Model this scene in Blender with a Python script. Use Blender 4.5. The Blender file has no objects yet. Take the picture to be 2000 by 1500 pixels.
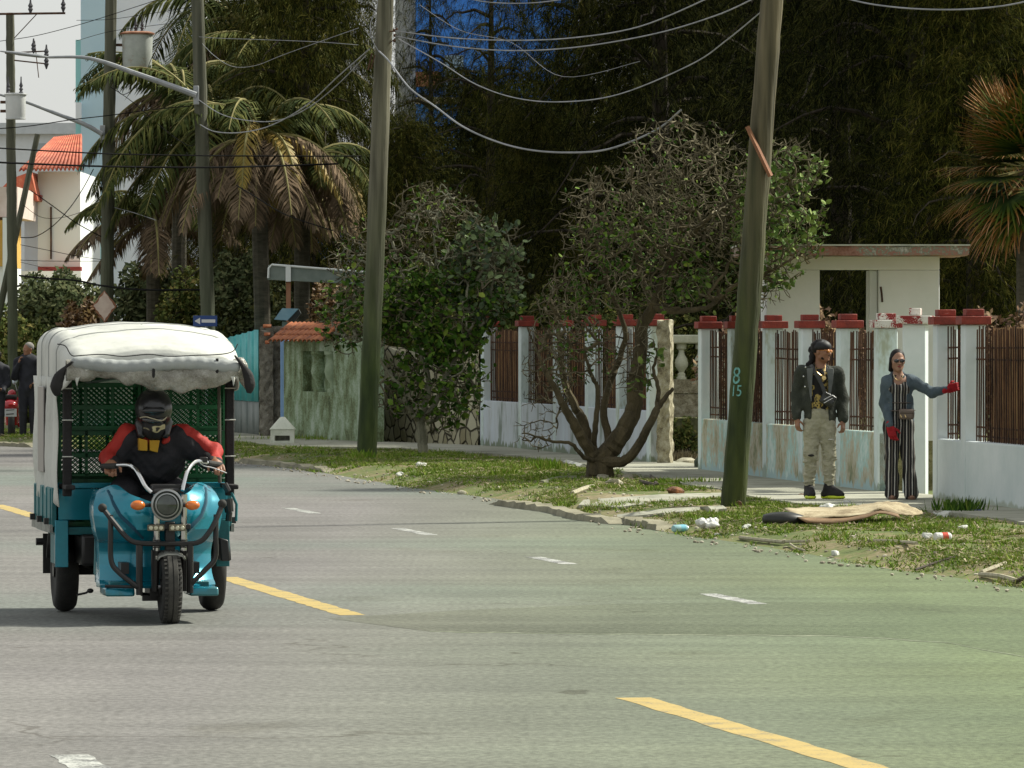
import bpy, math, random
import numpy as np
from mathutils import Vector, Matrix
R_ = math.radians
random.seed(7); np.random.seed(7)
rnd = random.random
def U(a, b): return a + (b - a) * rnd()
scene = bpy.context.scene
COL = scene.collection
F = 12000.0; CH = 1.8
SA, CA = math.sin(R_(10.16)), math.cos(R_(10.16))
def P(px, py, z):                       # world point seen at a photo pixel, at depth z
    return Vector(((px - 1000) / F * z, z, CH + (650 - py) / F * z))
def G(px, py, h=0.0):                   # world point of the ground (height h) at a photo pixel
    z = F * (CH - h) / (py - 650)
    return Vector(((px - 1000) / F * z, z, h))
def UV(u, v, h=0.0): return Vector((-SA * u + CA * v, CA * u + SA * v, h))
def toUV(p): return (CA * p.x + SA * p.y, -SA * p.x + CA * p.y)   # (v, u)

# ------------------------------------------------------------------ materials
MATS = {}
def mat(name, c1, c2=None, scale=4.0, rough=0.8, metal=0.0, bump=0.0, bscale=None, stops=None, stretch=(1, 1, 1),
        island=0.0, detail=6.0, coat=0.0, spec=0.5, fine=0.0, wave=None, trans=0.0, stain=None):
    if name in MATS: return MATS[name]
    m = bpy.data.materials.new(name); m.use_nodes = True; MATS[name] = m
    nt = m.node_tree; N = nt.nodes; L = nt.links
    b = N['Principled BSDF']
    b.inputs['Roughness'].default_value = rough; b.inputs['Metallic'].default_value = metal
    b.inputs['Specular IOR Level'].default_value = spec
    if coat: b.inputs['Coat Weight'].default_value = coat
    tc = N.new('ShaderNodeTexCoord'); mp = N.new('ShaderNodeMapping')
    L.new(tc.outputs['Object'], mp.inputs['Vector']); mp.inputs['Scale'].default_value = stretch
    ns = N.new('ShaderNodeTexNoise'); ns.inputs['Scale'].default_value = scale; ns.inputs['Detail'].default_value = detail
    ns.inputs['Roughness'].default_value = 0.6
    L.new(mp.outputs[0], ns.inputs['Vector'])
    rp = N.new('ShaderNodeValToRGB')
    if stops is None:
        stops = [(0.32, c1), (0.68, c2 or tuple(min(1, x * 1.25) for x in c1))]
    els = rp.color_ramp.elements
    while len(els) < len(stops): els.new(0.5)
    for e, (p_, c) in zip(els, stops):
        e.position = p_; e.color = (*c, 1)
    fac = ns.outputs['Fac']
    if island:
        ge = N.new('ShaderNodeNewGeometry'); mx = N.new('ShaderNodeMix'); mx.data_type = 'FLOAT'
        mx.inputs[0].default_value = island
        L.new(fac, mx.inputs[2]); L.new(ge.outputs['Random Per Island'], mx.inputs[3]); fac = mx.outputs[0]
    if fine:
        n2 = N.new('ShaderNodeTexNoise'); n2.inputs['Scale'].default_value = scale * 14; n2.inputs['Detail'].default_value = 8
        L.new(mp.outputs[0], n2.inputs['Vector'])
        ma = N.new('ShaderNodeMath'); ma.operation = 'MULTIPLY_ADD'; ma.inputs[1].default_value = fine
        mb = N.new('ShaderNodeMath'); mb.operation = 'SUBTRACT'; mb.inputs[1].default_value = 0.5
        L.new(n2.outputs['Fac'], mb.inputs[0]); L.new(mb.outputs[0], ma.inputs[0]); L.new(fac, ma.inputs[2]); fac = ma.outputs[0]
    L.new(fac, rp.inputs[0]); L.new(rp.outputs[0], b.inputs['Base Color'])
    if stain:                            # ragged splash stain rising from the foot of the wall
        col_, h_, amp = stain; sx = N.new('ShaderNodeSeparateXYZ'); L.new(tc.outputs['Object'], sx.inputs[0])
        n3 = N.new('ShaderNodeTexNoise'); n3.inputs['Scale'].default_value = 6; n3.inputs['Detail'].default_value = 8; m3 = N.new('ShaderNodeMapping'); m3.inputs['Scale'].default_value = (1, 1, .25); L.new(tc.outputs['Object'], m3.inputs[0]); L.new(m3.outputs[0], n3.inputs['Vector'])
        a3 = N.new('ShaderNodeMath'); a3.operation = 'MULTIPLY_ADD'; a3.inputs[1].default_value = amp; a3.inputs[2].default_value = h_ - amp * .5; L.new(n3.outputs['Fac'], a3.inputs[0])
        s3 = N.new('ShaderNodeMath'); s3.operation = 'SUBTRACT'; L.new(a3.outputs[0], s3.inputs[0]); L.new(sx.outputs[2], s3.inputs[1])
        r3 = N.new('ShaderNodeMapRange'); r3.inputs[1].default_value = 0; r3.inputs[2].default_value = .03; L.new(s3.outputs[0], r3.inputs[0])
        c3 = N.new('ShaderNodeMix'); c3.data_type = 'RGBA'; c3.inputs[7].default_value = (*col_, 1); L.new(r3.outputs[0], c3.inputs[0]); L.new(rp.outputs[0], c3.inputs[6]); L.new(c3.outputs[2], b.inputs['Base Color'])
    if bump:
        nb = N.new('ShaderNodeTexNoise'); nb.inputs['Scale'].default_value = bscale or scale * 6; nb.inputs['Detail'].default_value = 8
        L.new(mp.outputs[0], nb.inputs['Vector'])
        bp = N.new('ShaderNodeBump'); bp.inputs['Strength'].default_value = bump; bp.inputs['Distance'].default_value = 0.02
        L.new(nb.outputs['Fac'], bp.inputs['Height']); L.new(bp.outputs[0], b.inputs['Normal'])
    return m

# ------------------------------------------------------------------ mesh building
ROOTM = {}
class MB:
    def __init__(s): s.v = []; s.f = []; s.m = []
    def add(s, vs, fs, mi=0):
        o = len(s.v); s.v.extend([tuple(x) for x in vs])
        s.f.extend([tuple(o + i for i in f) for f in fs]); s.m.extend([mi] * len(fs)); return s
    def hexa(s, p, mi=0):               # 4 bottom ccw, 4 top ccw
        return s.add(p, [(3, 2, 1, 0), (4, 5, 6, 7), (0, 1, 5, 4), (1, 2, 6, 5), (2, 3, 7, 6), (3, 0, 4, 7)], mi)
    def box(s, c, d, M=None, mi=0, taper=1.0):
        x, y, z = d[0] / 2, d[1] / 2, d[2] / 2; c = Vector(c); t = taper
        p = [Vector(q) for q in ((-x, -y, -z), (x, -y, -z), (x, y, -z), (-x, y, -z), (-x * t, -y * t, z), (x * t, -y * t, z), (x * t, y * t, z), (-x * t, y * t, z))]
        if M is not None: p = [M @ q for q in p]
        return s.hexa([q + c for q in p], mi)
    def tube(s, pts, r, n=8, mi=0, cap=True, flat=None):
        pts = [Vector(p) for p in pts]; k = len(pts)
        if not hasattr(r, '__len__'): r = [r] * k
        up = None; vs = []
        for i, p in enumerate(pts):
            t = (pts[min(i + 1, k - 1)] - pts[max(i - 1, 0)])
            t = t.normalized() if t.length > 1e-9 else Vector((0, 0, 1))
            if up is None:
                up = Vector((0, 0, 1)) if abs(t.z) < 0.9 else Vector((0, 1, 0))
            a = t.cross(up); a = a.normalized() if a.length > 1e-6 else t.orthogonal().normalized()
            b = a.cross(t).normalized(); up = b
            for j in range(n):
                an = 2 * math.pi * j / n
                ra = r[i]; rb = r[i] * (flat or 1)
                vs.append(p + a * math.cos(an) * ra + b * math.sin(an) * rb)
        fs = [(i * n + j, i * n + (j + 1) % n, (i + 1) * n + (j + 1) % n, (i + 1) * n + j) for i in range(k - 1) for j in range(n)]
        if cap: fs += [tuple(range(n - 1, -1, -1)), tuple((k - 1) * n + j for j in range(n))]
        return s.add(vs, fs, mi)
    def lathe(s, prof, c, axis='z', n=16, mi=0, M=None, cap=True):
        c = Vector(c); vs = []
        for (r, h) in prof:
            for j in range(n):
                a = 2 * math.pi * j / n; x, y = r * math.cos(a), r * math.sin(a)
                q = Vector((x, y, h)) if axis == 'z' else Vector((h, x, y)) if axis == 'x' else Vector((x, h, y))
                if M is not None: q = M @ q
                vs.append(q + c)
        k = len(prof)
        fs = [(i * n + j, i * n + (j + 1) % n, (i + 1) * n + (j + 1) % n, (i + 1) * n + j) for i in range(k - 1) for j in range(n)]
        if cap: fs += [tuple(range(n - 1, -1, -1)), tuple((k - 1) * n + j for j in range(n))]
        return s.add(vs, fs, mi)
    def ell(s, c, r, n=12, k=8, M=None, mi=0, jit=0.0):
        c = Vector(c); vs = []
        for i in range(1, k):
            ph = math.pi * i / k
            for j in range(n):
                a = 2 * math.pi * j / n; q = Vector((r[0] * math.sin(ph) * math.cos(a), r[1] * math.sin(ph) * math.sin(a), r[2] * math.cos(ph)))
                if jit: q *= 1 + U(-jit, jit)
                vs.append(c + (M @ q if M is not None else q))
        top = Vector((0, 0, r[2])); vs.append(c + (M @ top if M is not None else top)); vs.append(c - (M @ top if M is not None else top))
        T = (k - 1) * n
        fs = [(i * n + j, (i + 1) * n + j, (i + 1) * n + (j + 1) % n, i * n + (j + 1) % n) for i in range(k - 2) for j in range(n)]
        fs += [(T, j, (j + 1) % n) for j in range(n)] + [(T + 1, (k - 2) * n + (j + 1) % n, (k - 2) * n + j) for j in range(n)]
        return s.add(vs, fs, mi)
    def prism(s, poly, ext, mi=0):      # planar polygon + extrusion vector
        poly = [Vector(p) for p in poly]; n = len(poly); ext = Vector(ext)
        vs = poly + [p + ext for p in poly]
        return s.add(vs, [tuple(range(n - 1, -1, -1)), tuple(range(n, 2 * n))] + [(i, (i + 1) % n, n + (i + 1) % n, n + i) for i in range(n)], mi)
    def grid(s, rows, mi=0, close=False):
        n = len(rows[0]); k = len(rows); vs = [p for r in rows for p in r]
        fs = [(i * n + j, i * n + (j + 1) % n, (i + 1) * n + (j + 1) % n, (i + 1) * n + j) for i in range(k - 1) for j in range(n if close else n - 1)]
        return s.add(vs, fs, mi)
    def build(s, name, mats, parent=None, smooth=35, bevel=0, fixn=False, solid=0, sub=0):
        if not isinstance(mats, (list, tuple)): mats = [mats]
        v = s.v
        if parent is not None and parent.name in ROOTM:
            A = np.array(ROOTM[parent.name]); V = np.array(v, dtype=float).reshape(-1, 3)
            v = (V @ A[:3, :3].T + A[:3, 3]).tolist()
        me = bpy.data.meshes.new(name); me.from_pydata(v, [], s.f)
        for m in mats: me.materials.append(m)
        if len(mats) > 1: me.polygons.foreach_set('material_index', s.m)
        if fixn:
            import bmesh
            bm = bmesh.new(); bm.from_mesh(me); bmesh.ops.recalc_face_normals(bm, faces=bm.faces); bm.to_mesh(me); bm.free()
        if smooth:
            me.polygons.foreach_set('use_smooth', [True] * len(me.polygons))
            if smooth < 180: me.set_sharp_from_angle(angle=R_(smooth))
        me.update()
        o = bpy.data.objects.new(name, me); COL.objects.link(o)
        if parent is not None: o.parent = parent
        if parent is not None and parent.name in ROOTM: ROOTM[o.name] = ROOTM[parent.name]
        if solid:
            q = o.modifiers.new('solid', 'SOLIDIFY'); q.thickness = solid; q.offset = 0
        if bevel:
            q = o.modifiers.new('bevel', 'BEVEL'); q.width = bevel; q.segments = 2; q.limit_method = 'ANGLE'
        if sub:
            q = o.modifiers.new('sub', 'SUBSURF'); q.levels = q.render_levels = sub
        return o
def tag(o, label=None, cat=None, group=None, kind=None):
    if label: o['label'] = label
    if cat: o['category'] = cat
    if group: o['group'] = group
    if kind: o['kind'] = kind
    return o
def thing(name, label, cat, loc=(0, 0, 0), rz=0.0, group=None, world=False):
    # world=True: parts are given in world coordinates and shifted into the thing's frame
    o = bpy.data.objects.new(name, None); COL.objects.link(o); o.location = loc; o.rotation_euler = (0, 0, rz)
    o.empty_display_size = 0.2
    if world:
        ROOTM[o.name] = (Matrix.Translation(Vector(loc)) @ Matrix.Rotation(rz, 4, 'Z')).inverted()
    return tag(o, label, cat, group)
def copy_tree(o, parent=None):
    c = o.copy(); COL.objects.link(c)
    if parent is not None: c.parent = parent
    for ch in [x for x in scene.objects if x.parent == o]: copy_tree(ch, c)
    return c
def MX(rx=0, ry=0, rz=0): return (Matrix.Rotation(R_(rz), 3, 'Z') @ Matrix.Rotation(R_(ry), 3, 'Y') @ Matrix.Rotation(R_(rx), 3, 'X'))
def lerp(a, b, t): return a + (b - a) * t
def cr(pts, n=6):                       # catmull-rom through points
    pts = [Vector(p) for p in pts]; q = [pts[0]] + pts + [pts[-1]]; out = []
    for i in range(1, len(q) - 2):
        for k in range(n):
            t = k / n; a, b, c, d = q[i - 1], q[i], q[i + 1], q[i + 2]
            out.append(0.5 * ((2 * b) + (c - a) * t + (2 * a - 5 * b + 4 * c - d) * t * t + (3 * b - a - 3 * c + d) * t ** 3))
    out.append(pts[-1]); return out
def text_mesh(s, size, ext=0.0):
    cu = bpy.data.curves.new('t', 'FONT'); cu.body = s; cu.size = size; cu.extrude = ext; cu.align_x = 'CENTER'; cu.align_y = 'CENTER'
    o = bpy.data.objects.new('t', cu); COL.objects.link(o)
    dg = bpy.context.evaluated_depsgraph_get(); me = o.evaluated_get(dg).to_mesh()
    vs = [v.co.copy() for v in me.vertices]; fs = [tuple(p.vertices) for p in me.polygons]
    o.evaluated_get(dg).to_mesh_clear(); bpy.data.objects.remove(o); bpy.data.curves.remove(cu)
    return vs, fs

# ------------------------------------------------------------------ signed-distance bodies -> one smooth skin
class SDF:
    def __init__(s, lo, hi, res):
        s.lo = np.array(lo, float); s.res = res; s.n = np.ceil((np.array(hi) - s.lo) / res).astype(int) + 1
        s.g = np.full(s.n, 1.0, dtype=np.float32)
    def _sub(s, lo, hi):
        a = np.maximum(np.floor((np.array(lo) - s.lo) / s.res).astype(int), 0); b = np.minimum(np.ceil((np.array(hi) - s.lo) / s.res).astype(int) + 1, s.n)
        if (b <= a).any(): return None
        ax = [s.lo[i] + s.res * np.arange(a[i], b[i]) for i in range(3)]
        X, Y, Z = np.meshgrid(*ax, indexing='ij'); return (slice(a[0], b[0]), slice(a[1], b[1]), slice(a[2], b[2])), X, Y, Z
    def _comb(s, sl, d, k, op):
        g = s.g[sl]
        if op == '+':
            h = np.maximum(k - np.abs(g - d), 0) / k; s.g[sl] = np.minimum(g, d) - h * h * k * 0.25
        elif op == '-':
            d = -d; h = np.maximum(k - np.abs(g - d), 0) / k; s.g[sl] = np.maximum(g, d) + h * h * k * 0.25
    def cone(s, a, b, ra, rb=None, k=0.02, flat=(1, 1, 1), op='+'):
        rb = ra if rb is None else rb; a = np.array(a, float); b = np.array(b, float); fl = np.array(flat, float)
        m = max(ra, rb) + k + 2 * s.res; r = s._sub(np.minimum(a, b) - m * fl, np.maximum(a, b) + m * fl)
        if r is None: return s
        sl, X, Y, Z = r; A = a / fl; Bv = b / fl; ba = Bv - A
        px, py, pz = X / fl[0] - A[0], Y / fl[1] - A[1], Z / fl[2] - A[2]
        t = np.clip((px * ba[0] + py * ba[1] + pz * ba[2]) / max((ba ** 2).sum(), 1e-12), 0, 1)
        d = np.sqrt((px - t * ba[0]) ** 2 + (py - t * ba[1]) ** 2 + (pz - t * ba[2]) ** 2) - (ra + (rb - ra) * t)
        s._comb(sl, d * min(1.0, fl.min()), k, op); return s
    def chain(s, pts, rs, k=0.02, flat=(1, 1, 1)):
        for i in range(len(pts) - 1): s.cone(pts[i], pts[i + 1], rs[i], rs[i + 1], k, flat)
        return s
    def ell(s, c, r, M=None, k=0.02, op='+'):
        c = np.array(c, float); r = np.array(r, float); m = r.max() + k + 2 * s.res
        q = s._sub(c - m, c + m)
        if q is None: return s
        sl, X, Y, Z = q; X, Y, Z = X - c[0], Y - c[1], Z - c[2]
        if M is not None:
            Mi = np.array(M.inverted()); X, Y, Z = (Mi[i, 0] * X + Mi[i, 1] * Y + Mi[i, 2] * Z for i in range(3))
        k0 = np.sqrt((X / r[0]) ** 2 + (Y / r[1]) ** 2 + (Z / r[2]) ** 2); k1 = np.sqrt((X / r[0] ** 2) ** 2 + (Y / r[1] ** 2) ** 2 + (Z / r[2] ** 2) ** 2)
        s._comb(sl, k0 * (k0 - 1) / np.maximum(k1, 1e-6), k, op); return s
    def box(s, c, h, M=None, r=0.01, k=0.01, op='+'):
        c = np.array(c, float); h = np.array(h, float); m = np.sqrt((h ** 2).sum()) + k + 2 * s.res
        q = s._sub(c - m, c + m)
        if q is None: return s
        sl, X, Y, Z = q; X, Y, Z = X - c[0], Y - c[1], Z - c[2]
        if M is not None:
            Mi = np.array(M.inverted()); X, Y, Z = (Mi[i, 0] * X + Mi[i, 1] * Y + Mi[i, 2] * Z for i in range(3))
        qx, qy, qz = np.abs(X) - h[0] + r, np.abs(Y) - h[1] + r, np.abs(Z) - h[2] + r
        d = np.sqrt(np.maximum(qx, 0) ** 2 + np.maximum(qy, 0) ** 2 + np.maximum(qz, 0) ** 2) + np.minimum(np.maximum(qx, np.maximum(qy, qz)), 0) - r
        s._comb(sl, d, k, op); return s
    def noise(s, amp, sc, seed=0):      # cloth folds
        rs = np.random.RandomState(seed); ax = [s.lo[i] + s.res * np.arange(s.n[i]) for i in range(3)]
        X, Y, Z = np.meshgrid(*ax, indexing='ij', sparse=True); w = 0
        for _ in range(5):
            kx, ky, kz = rs.normal(size=3) * sc; w = w + np.sin(kx * X + ky * Y + kz * Z + rs.uniform(0, 6.3) + 1.5 * np.sin(kz * X * .7 + kx * Z * .6))
        s.g = s.g + (amp * w / 2.2).astype(np.float32); return s
    def mesh(s):
        g = s.g; n = s.n - 1; ins = g < 0
        c = [g[i:i + n[0], j:j + n[1], k:k + n[2]] for i in (0, 1) for j in (0, 1) for k in (0, 1)]
        cs = np.stack(c, -1); mask = (cs.min(-1) < 0) & (cs.max(-1) >= 0)
        idx = np.argwhere(mask); cv = cs[mask]; off = np.array([(i, j, k) for i in (0, 1) for j in (0, 1) for k in (0, 1)], float)
        acc = np.zeros((len(idx), 3)); cnt = np.zeros(len(idx))
        for a in range(8):
            for b in range(a + 1, 8):
                if np.abs(off[a] - off[b]).sum() == 1:
                    fa, fb = cv[:, a], cv[:, b]; m = (fa < 0) != (fb < 0); t = np.where(m, fa / np.where(m, fa - fb, 1), 0)
                    acc += np.where(m[:, None], off[a] + t[:, None] * (off[b] - off[a]), 0); cnt += m
        V = (idx + acc / cnt[:, None]) * s.res + s.lo
        vid = -np.ones(n, int); vid[tuple(idx.T)] = np.arange(len(idx)); faces = []
        for ax in range(3):
            o1, o2 = [(1, 2), (2, 0), (0, 1)][ax]
            sl0 = [slice(None)] * 3; sl1 = [slice(None)] * 3; sl0[ax] = slice(0, -1); sl1[ax] = slice(1, None)
            ch = ins[tuple(sl0)] != ins[tuple(sl1)]; e = np.argwhere(ch); e = e[(e[:, o1] > 0) & (e[:, o2] > 0) & (e[:, o1] < n[o1]) & (e[:, o2] < n[o2])]
            d1 = np.zeros(3, int); d1[o1] = 1; d2 = np.zeros(3, int); d2[o2] = 1
            q = np.stack([vid[tuple((e - d1 - d2).T)], vid[tuple((e - d2).T)], vid[tuple(e.T)], vid[tuple((e - d1).T)]], 1)
            fl = ~ins[tuple(e.T)]; q[fl] = q[fl][:, ::-1]; faces.append(q[(q >= 0).all(1)])
        s.V = V; return V, np.concatenate(faces)
    def build(s, name, m, parent, M=None):
        V, Fc = s.mesh(); b = MB(); b.v = V.tolist(); b.f = [tuple(x) for x in Fc.tolist()]; b.m = [0] * len(b.f)
        return b.build(name, m, parent, smooth=180)
# ------------------------------------------------------------------ camera, light, sky
cam = bpy.data.cameras.new('camera'); camo = bpy.data.objects.new('camera', cam); COL.objects.link(camo); scene.camera = camo
cam.lens = 36 * F / 2000; cam.sensor_width = 36; cam.clip_start = 0.5; cam.clip_end = 6000
camo.location = (0, 0, CH); camo.rotation_euler = (math.pi / 2 - math.atan(100 / F), 0, 0)
SUN_EL, SUN_AZ = 46, 62           # azimuth: degrees from +Y towards +X
w = bpy.data.worlds.new('World'); scene.world = w; w.use_nodes = True
nt = w.node_tree; bg = nt.nodes['Background']; sky = nt.nodes.new('ShaderNodeTexSky'); sky.sky_type = 'NISHITA'; sky.sun_disc = False
sky.sun_elevation = R_(SUN_EL); sky.sun_rotation = R_(SUN_AZ); sky.dust_density = 1.5; sky.air_density = 1.0; sky.ozone_density = 0.5
hs = nt.nodes.new('ShaderNodeHueSaturation'); hs.inputs['Saturation'].default_value = 0.35; hs.inputs['Value'].default_value = 1.0
nt.links.new(sky.outputs[0], hs.inputs['Color'])
hz = nt.nodes.new('ShaderNodeMix'); hz.data_type = 'RGBA'; hz.inputs[0].default_value = 0.45; hz.inputs[7].default_value = (12.0, 12.3, 11.9, 1)   # thin bright haze layer
nt.links.new(hs.outputs[0], hz.inputs[6]); nt.links.new(hz.outputs[2], bg.inputs[0]); bg.inputs[1].default_value = 0.067
sun = bpy.data.lights.new('sun', 'SUN'); sun.energy = 4.6; sun.angle = R_(4); sun.color = (1, 0.97, 0.84)
so = bpy.data.objects.new('sun', sun); COL.objects.link(so)
sd = Vector((math.sin(R_(SUN_AZ)) * math.cos(R_(SUN_EL)), math.cos(R_(SUN_AZ)) * math.cos(R_(SUN_EL)), math.sin(R_(SUN_EL))))
so.rotation_euler = sd.to_track_quat('Z', 'Y').to_euler()
scene.view_settings.view_transform = 'Standard'; scene.view_settings.look = 'None'
scene.view_settings.exposure = 0.40; scene.view_settings.gamma = 1

# ------------------------------------------------------------------ ground, road, verge
EDGE = [(-700, 832), (0, 869), (200, 880), (460, 903), (560, 915), (700, 938), (800, 955), (960, 976), (1060, 991), (1160, 1012), (1250, 1036),
        (1400, 1058), (1500, 1074), (1600, 1091), (1700, 1110), (1800, 1124), (1900, 1138), (2000, 1153)]
eu = sorted([toUV(G(*p))[::1] for p in EDGE], key=lambda t: t[1])   # (v, u)
EU = [t[1] for t in eu]; EV = [t[0] for t in eu]
def edge_v(u): return float(np.interp(u, EU, EV))
def vnoise(x, y, s=0):
    return (math.sin(x * 1.3 + s) * math.cos(y * 1.1 - s) + .5 * math.sin(x * 3.1 + 2 * s + y * 1.7) + .3 * math.sin(x * 6.7 - y * 5.3 + s)) / 1.8

gm = mat('earth', (0.09, 0.075, 0.05), (0.15, 0.125, 0.085), scale=0.6, fine=0.5, bump=0.3)
mb = MB(); S = 2500
mb.add([(-S, -400, -0.06), (S, -400, -0.06), (S, S, -0.06), (-S, S, -0.06)], [(0, 1, 2, 3)])
tag(mb.build('ground', gm), 'bare ground reaching to the horizon', 'ground', kind='structure')

def asphalt(name, g, tint):
    m = bpy.data.materials.new(name); m.use_nodes = True; nt = m.node_tree; N = nt.nodes; L = nt.links; b = N['Principled BSDF']
    tc = N.new('ShaderNodeTexCoord')
    def noise(s, sc=(1, 1, 1), d=6, off=0, rot=0.0):
        mp = N.new('ShaderNodeMapping'); mp.inputs['Scale'].default_value = sc; mp.inputs['Location'].default_value = (off, off, 0); mp.inputs['Rotation'].default_value = (0, 0, rot)
        n = N.new('ShaderNodeTexNoise'); n.inputs['Scale'].default_value = s; n.inputs['Detail'].default_value = d
        L.new(tc.outputs['Object'], mp.inputs[0]); L.new(mp.outputs[0], n.inputs['Vector']); return n.outputs['Fac']
    def ramp(f, st):
        r = N.new('ShaderNodeValToRGB'); e = r.color_ramp.elements
        while len(e) < len(st): e.new(.5)
        for x, (p_, c) in zip(e, st): x.position = p_; x.color = (*c, 1)
        L.new(f, r.inputs[0]); return r.outputs[0]
    def mult(a, c, f=1.0, bt='MULTIPLY'):
        x = N.new('ShaderNodeMix'); x.data_type = 'RGBA'; x.blend_type = bt; x.inputs[0].default_value = f; L.new(a, x.inputs[6]); L.new(c, x.inputs[7]); return x.outputs[2]
    base = ramp(noise(0.09, (1, 1, 1), 3), [(0.35, tuple(g * a for a in (1.05, 1.0, 0.97))), (0.5, tuple(g * a for a in tint)), (0.66, tuple(g * a for a in (0.92, 1.04, 0.93)))])
    # green lens cast put into the road colour, growing to the right
    sx = N.new('ShaderNodeSeparateXYZ'); L.new(tc.outputs['Object'], sx.inputs[0])
    mr = N.new('ShaderNodeMapRange'); mr.inputs[1].default_value = -1.6; mr.inputs[2].default_value = 2.6; L.new(sx.outputs[0], mr.inputs[0])
    mx = N.new('ShaderNodeMix'); mx.data_type = 'RGBA'; L.new(mr.outputs[0], mx.inputs[0])
    L.new(base, mx.inputs[6]); gr = ramp(noise(0.16, (1, 1, 1), 4, 9), [(0.35, tuple(g * a for a in (0.72, 0.94, 0.50))), (0.7, tuple(g * a for a in (0.84, 1.03, 0.48)))]); L.new(gr, mx.inputs[7])
    c = mult(mx.outputs[2], ramp(noise(0.8, (1, 0.12, 1), 6, 3, R_(-10)), [(0.3, (0.84, 0.84, 0.84)), (0.7, (1.08, 1.08, 1.08))]))      # wheel-track streaks
    c = mult(c, ramp(noise(1.7, (0.25, 1.0, 1), 8, 5), [(0.35, (0.86, 0.86, 0.86)), (0.65, (1.08, 1.08, 1.08))]))
    c = mult(c, ramp(noise(26, (1, .45, 1), 9), [(0.34, (0.78, 0.78, 0.77)), (0.50, (1, 1, 1)), (0.70, (1.28, 1.28, 1.27))]))               # aggregate
    vo = N.new('ShaderNodeTexVoronoi'); vo.feature = 'DISTANCE_TO_EDGE'; vo.inputs['Scale'].default_value = .28      # meandering cracks
    ad = N.new('ShaderNodeMix'); ad.data_type = 'VECTOR'; ad.inputs[0].default_value = .12; nn = N.new('ShaderNodeTexNoise'); nn.inputs['Scale'].default_value = 1.3; nn.inputs['Detail'].default_value = 8; L.new(tc.outputs['Object'], nn.inputs['Vector']); L.new(tc.outputs['Object'], ad.inputs[4]); L.new(nn.outputs['Color'], ad.inputs[5])
    ma = N.new('ShaderNodeVectorMath'); ma.operation = 'MULTIPLY_ADD'; ma.inputs[1].default_value = (1.6, 1.6, 0); L.new(nn.outputs['Color'], ma.inputs[0]); L.new(tc.outputs['Object'], ma.inputs[2]); L.new(ma.outputs[0], vo.inputs['Vector'])
    ck = ramp(vo.outputs['Distance'], [(0.0, (.55, .53, .50)), (.005, (.72, .70, .67)), (.009, (1, 1, 1))]); mk = N.new('ShaderNodeMapRange'); mk.inputs[1].default_value = .57; mk.inputs[2].default_value = .64; L.new(noise(.13, (1, 1, 1), 3, 21), mk.inputs[0])
    cx = N.new('ShaderNodeMix'); cx.data_type = 'RGBA'; cx.blend_type = 'MULTIPLY'; L.new(mk.outputs[0], cx.inputs[0]); L.new(c, cx.inputs[6]); L.new(ck, cx.inputs[7]); c = cx.outputs[2]
    c = mult(c, ramp(noise(.9, (1, .5, 1), 5, 33), [(0.62, (1, 1, 1)), (0.70, (.84, .83, .80))]))      # old oil and damp blotches
    c = mult(c, ramp(noise(2.6, (1, .6, 1), 3, 41), [(0.70, (1, 1, 1)), (0.74, (.62, .60, .56))]))
    L.new(c, b.inputs['Base Color']); b.inputs['Roughness'].default_value = 0.82; b.inputs['Specular IOR Level'].default_value = 0.3
    bp = N.new('ShaderNodeBump'); bp.inputs['Strength'].default_value = 0.5; bp.inputs['Distance'].default_value = 0.01
    L.new(noise(60), bp.inputs['Height']); L.new(bp.outputs[0], b.inputs['Normal']); return m
mb = MB(); rows = []
us = [10, 16] + [18 + i * 1.0 for i in range(200)] + [230, 260, 320, 400]
for u in us:
    jag = 0.05 * vnoise(u * 2.3, 0, 1) + .025 * math.sin(u * 9)
    e = edge_v(u) + 0.25 + jag
    rows.append([UV(u, v, 0) for v in (-3.2, 0, 3, 6, 9, e)])
mb.grid([r for r in rows])
mb.f = [f[::-1] for f in mb.f]
tag(mb.build('road', asphalt('asphalt', 0.175, (1.03, 1.0, 0.94)), fixn=True), 'worn grey green asphalt road', 'road', kind='structure')
# older coarse patch whose straight near edge crosses the right lanes
mb = MB(); q = []
near = [(840, 1234), (1100, 1238), (1400, 1241), (1650, 1243), (1850, 1256), (2000, 1284), (2060, 1300)]
farr = [(770, 1205), (1100, 1150), (1400, 1142), (1700, 1150), (1900, 1162), (2060, 1185), (2100, 1230)]
farr = [(640, 1208), (900, 1192), (1200, 1180), (1500, 1176), (1750, 1178), (1960, 1186), (2060, 1200)]
for a, b_ in zip(near, farr):
    q.append([G(*a) + Vector((0, -.004, -.001)), G(*a) + Vector((0, 0, .0012)), G((a[0] + b_[0]) / 2, (a[1] + b_[1]) / 2) + Vector((0, 0, .0012)), G(*b_) + Vector((0, 0, .0012))])
mb.grid(q); tag(mb.build('road_patch', asphalt('asphalt_old', 0.147, (1.02, 1.0, 0.84)), fixn=True), 'darker coarse asphalt patch across the right lanes', 'road patch', kind='structure')

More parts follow.
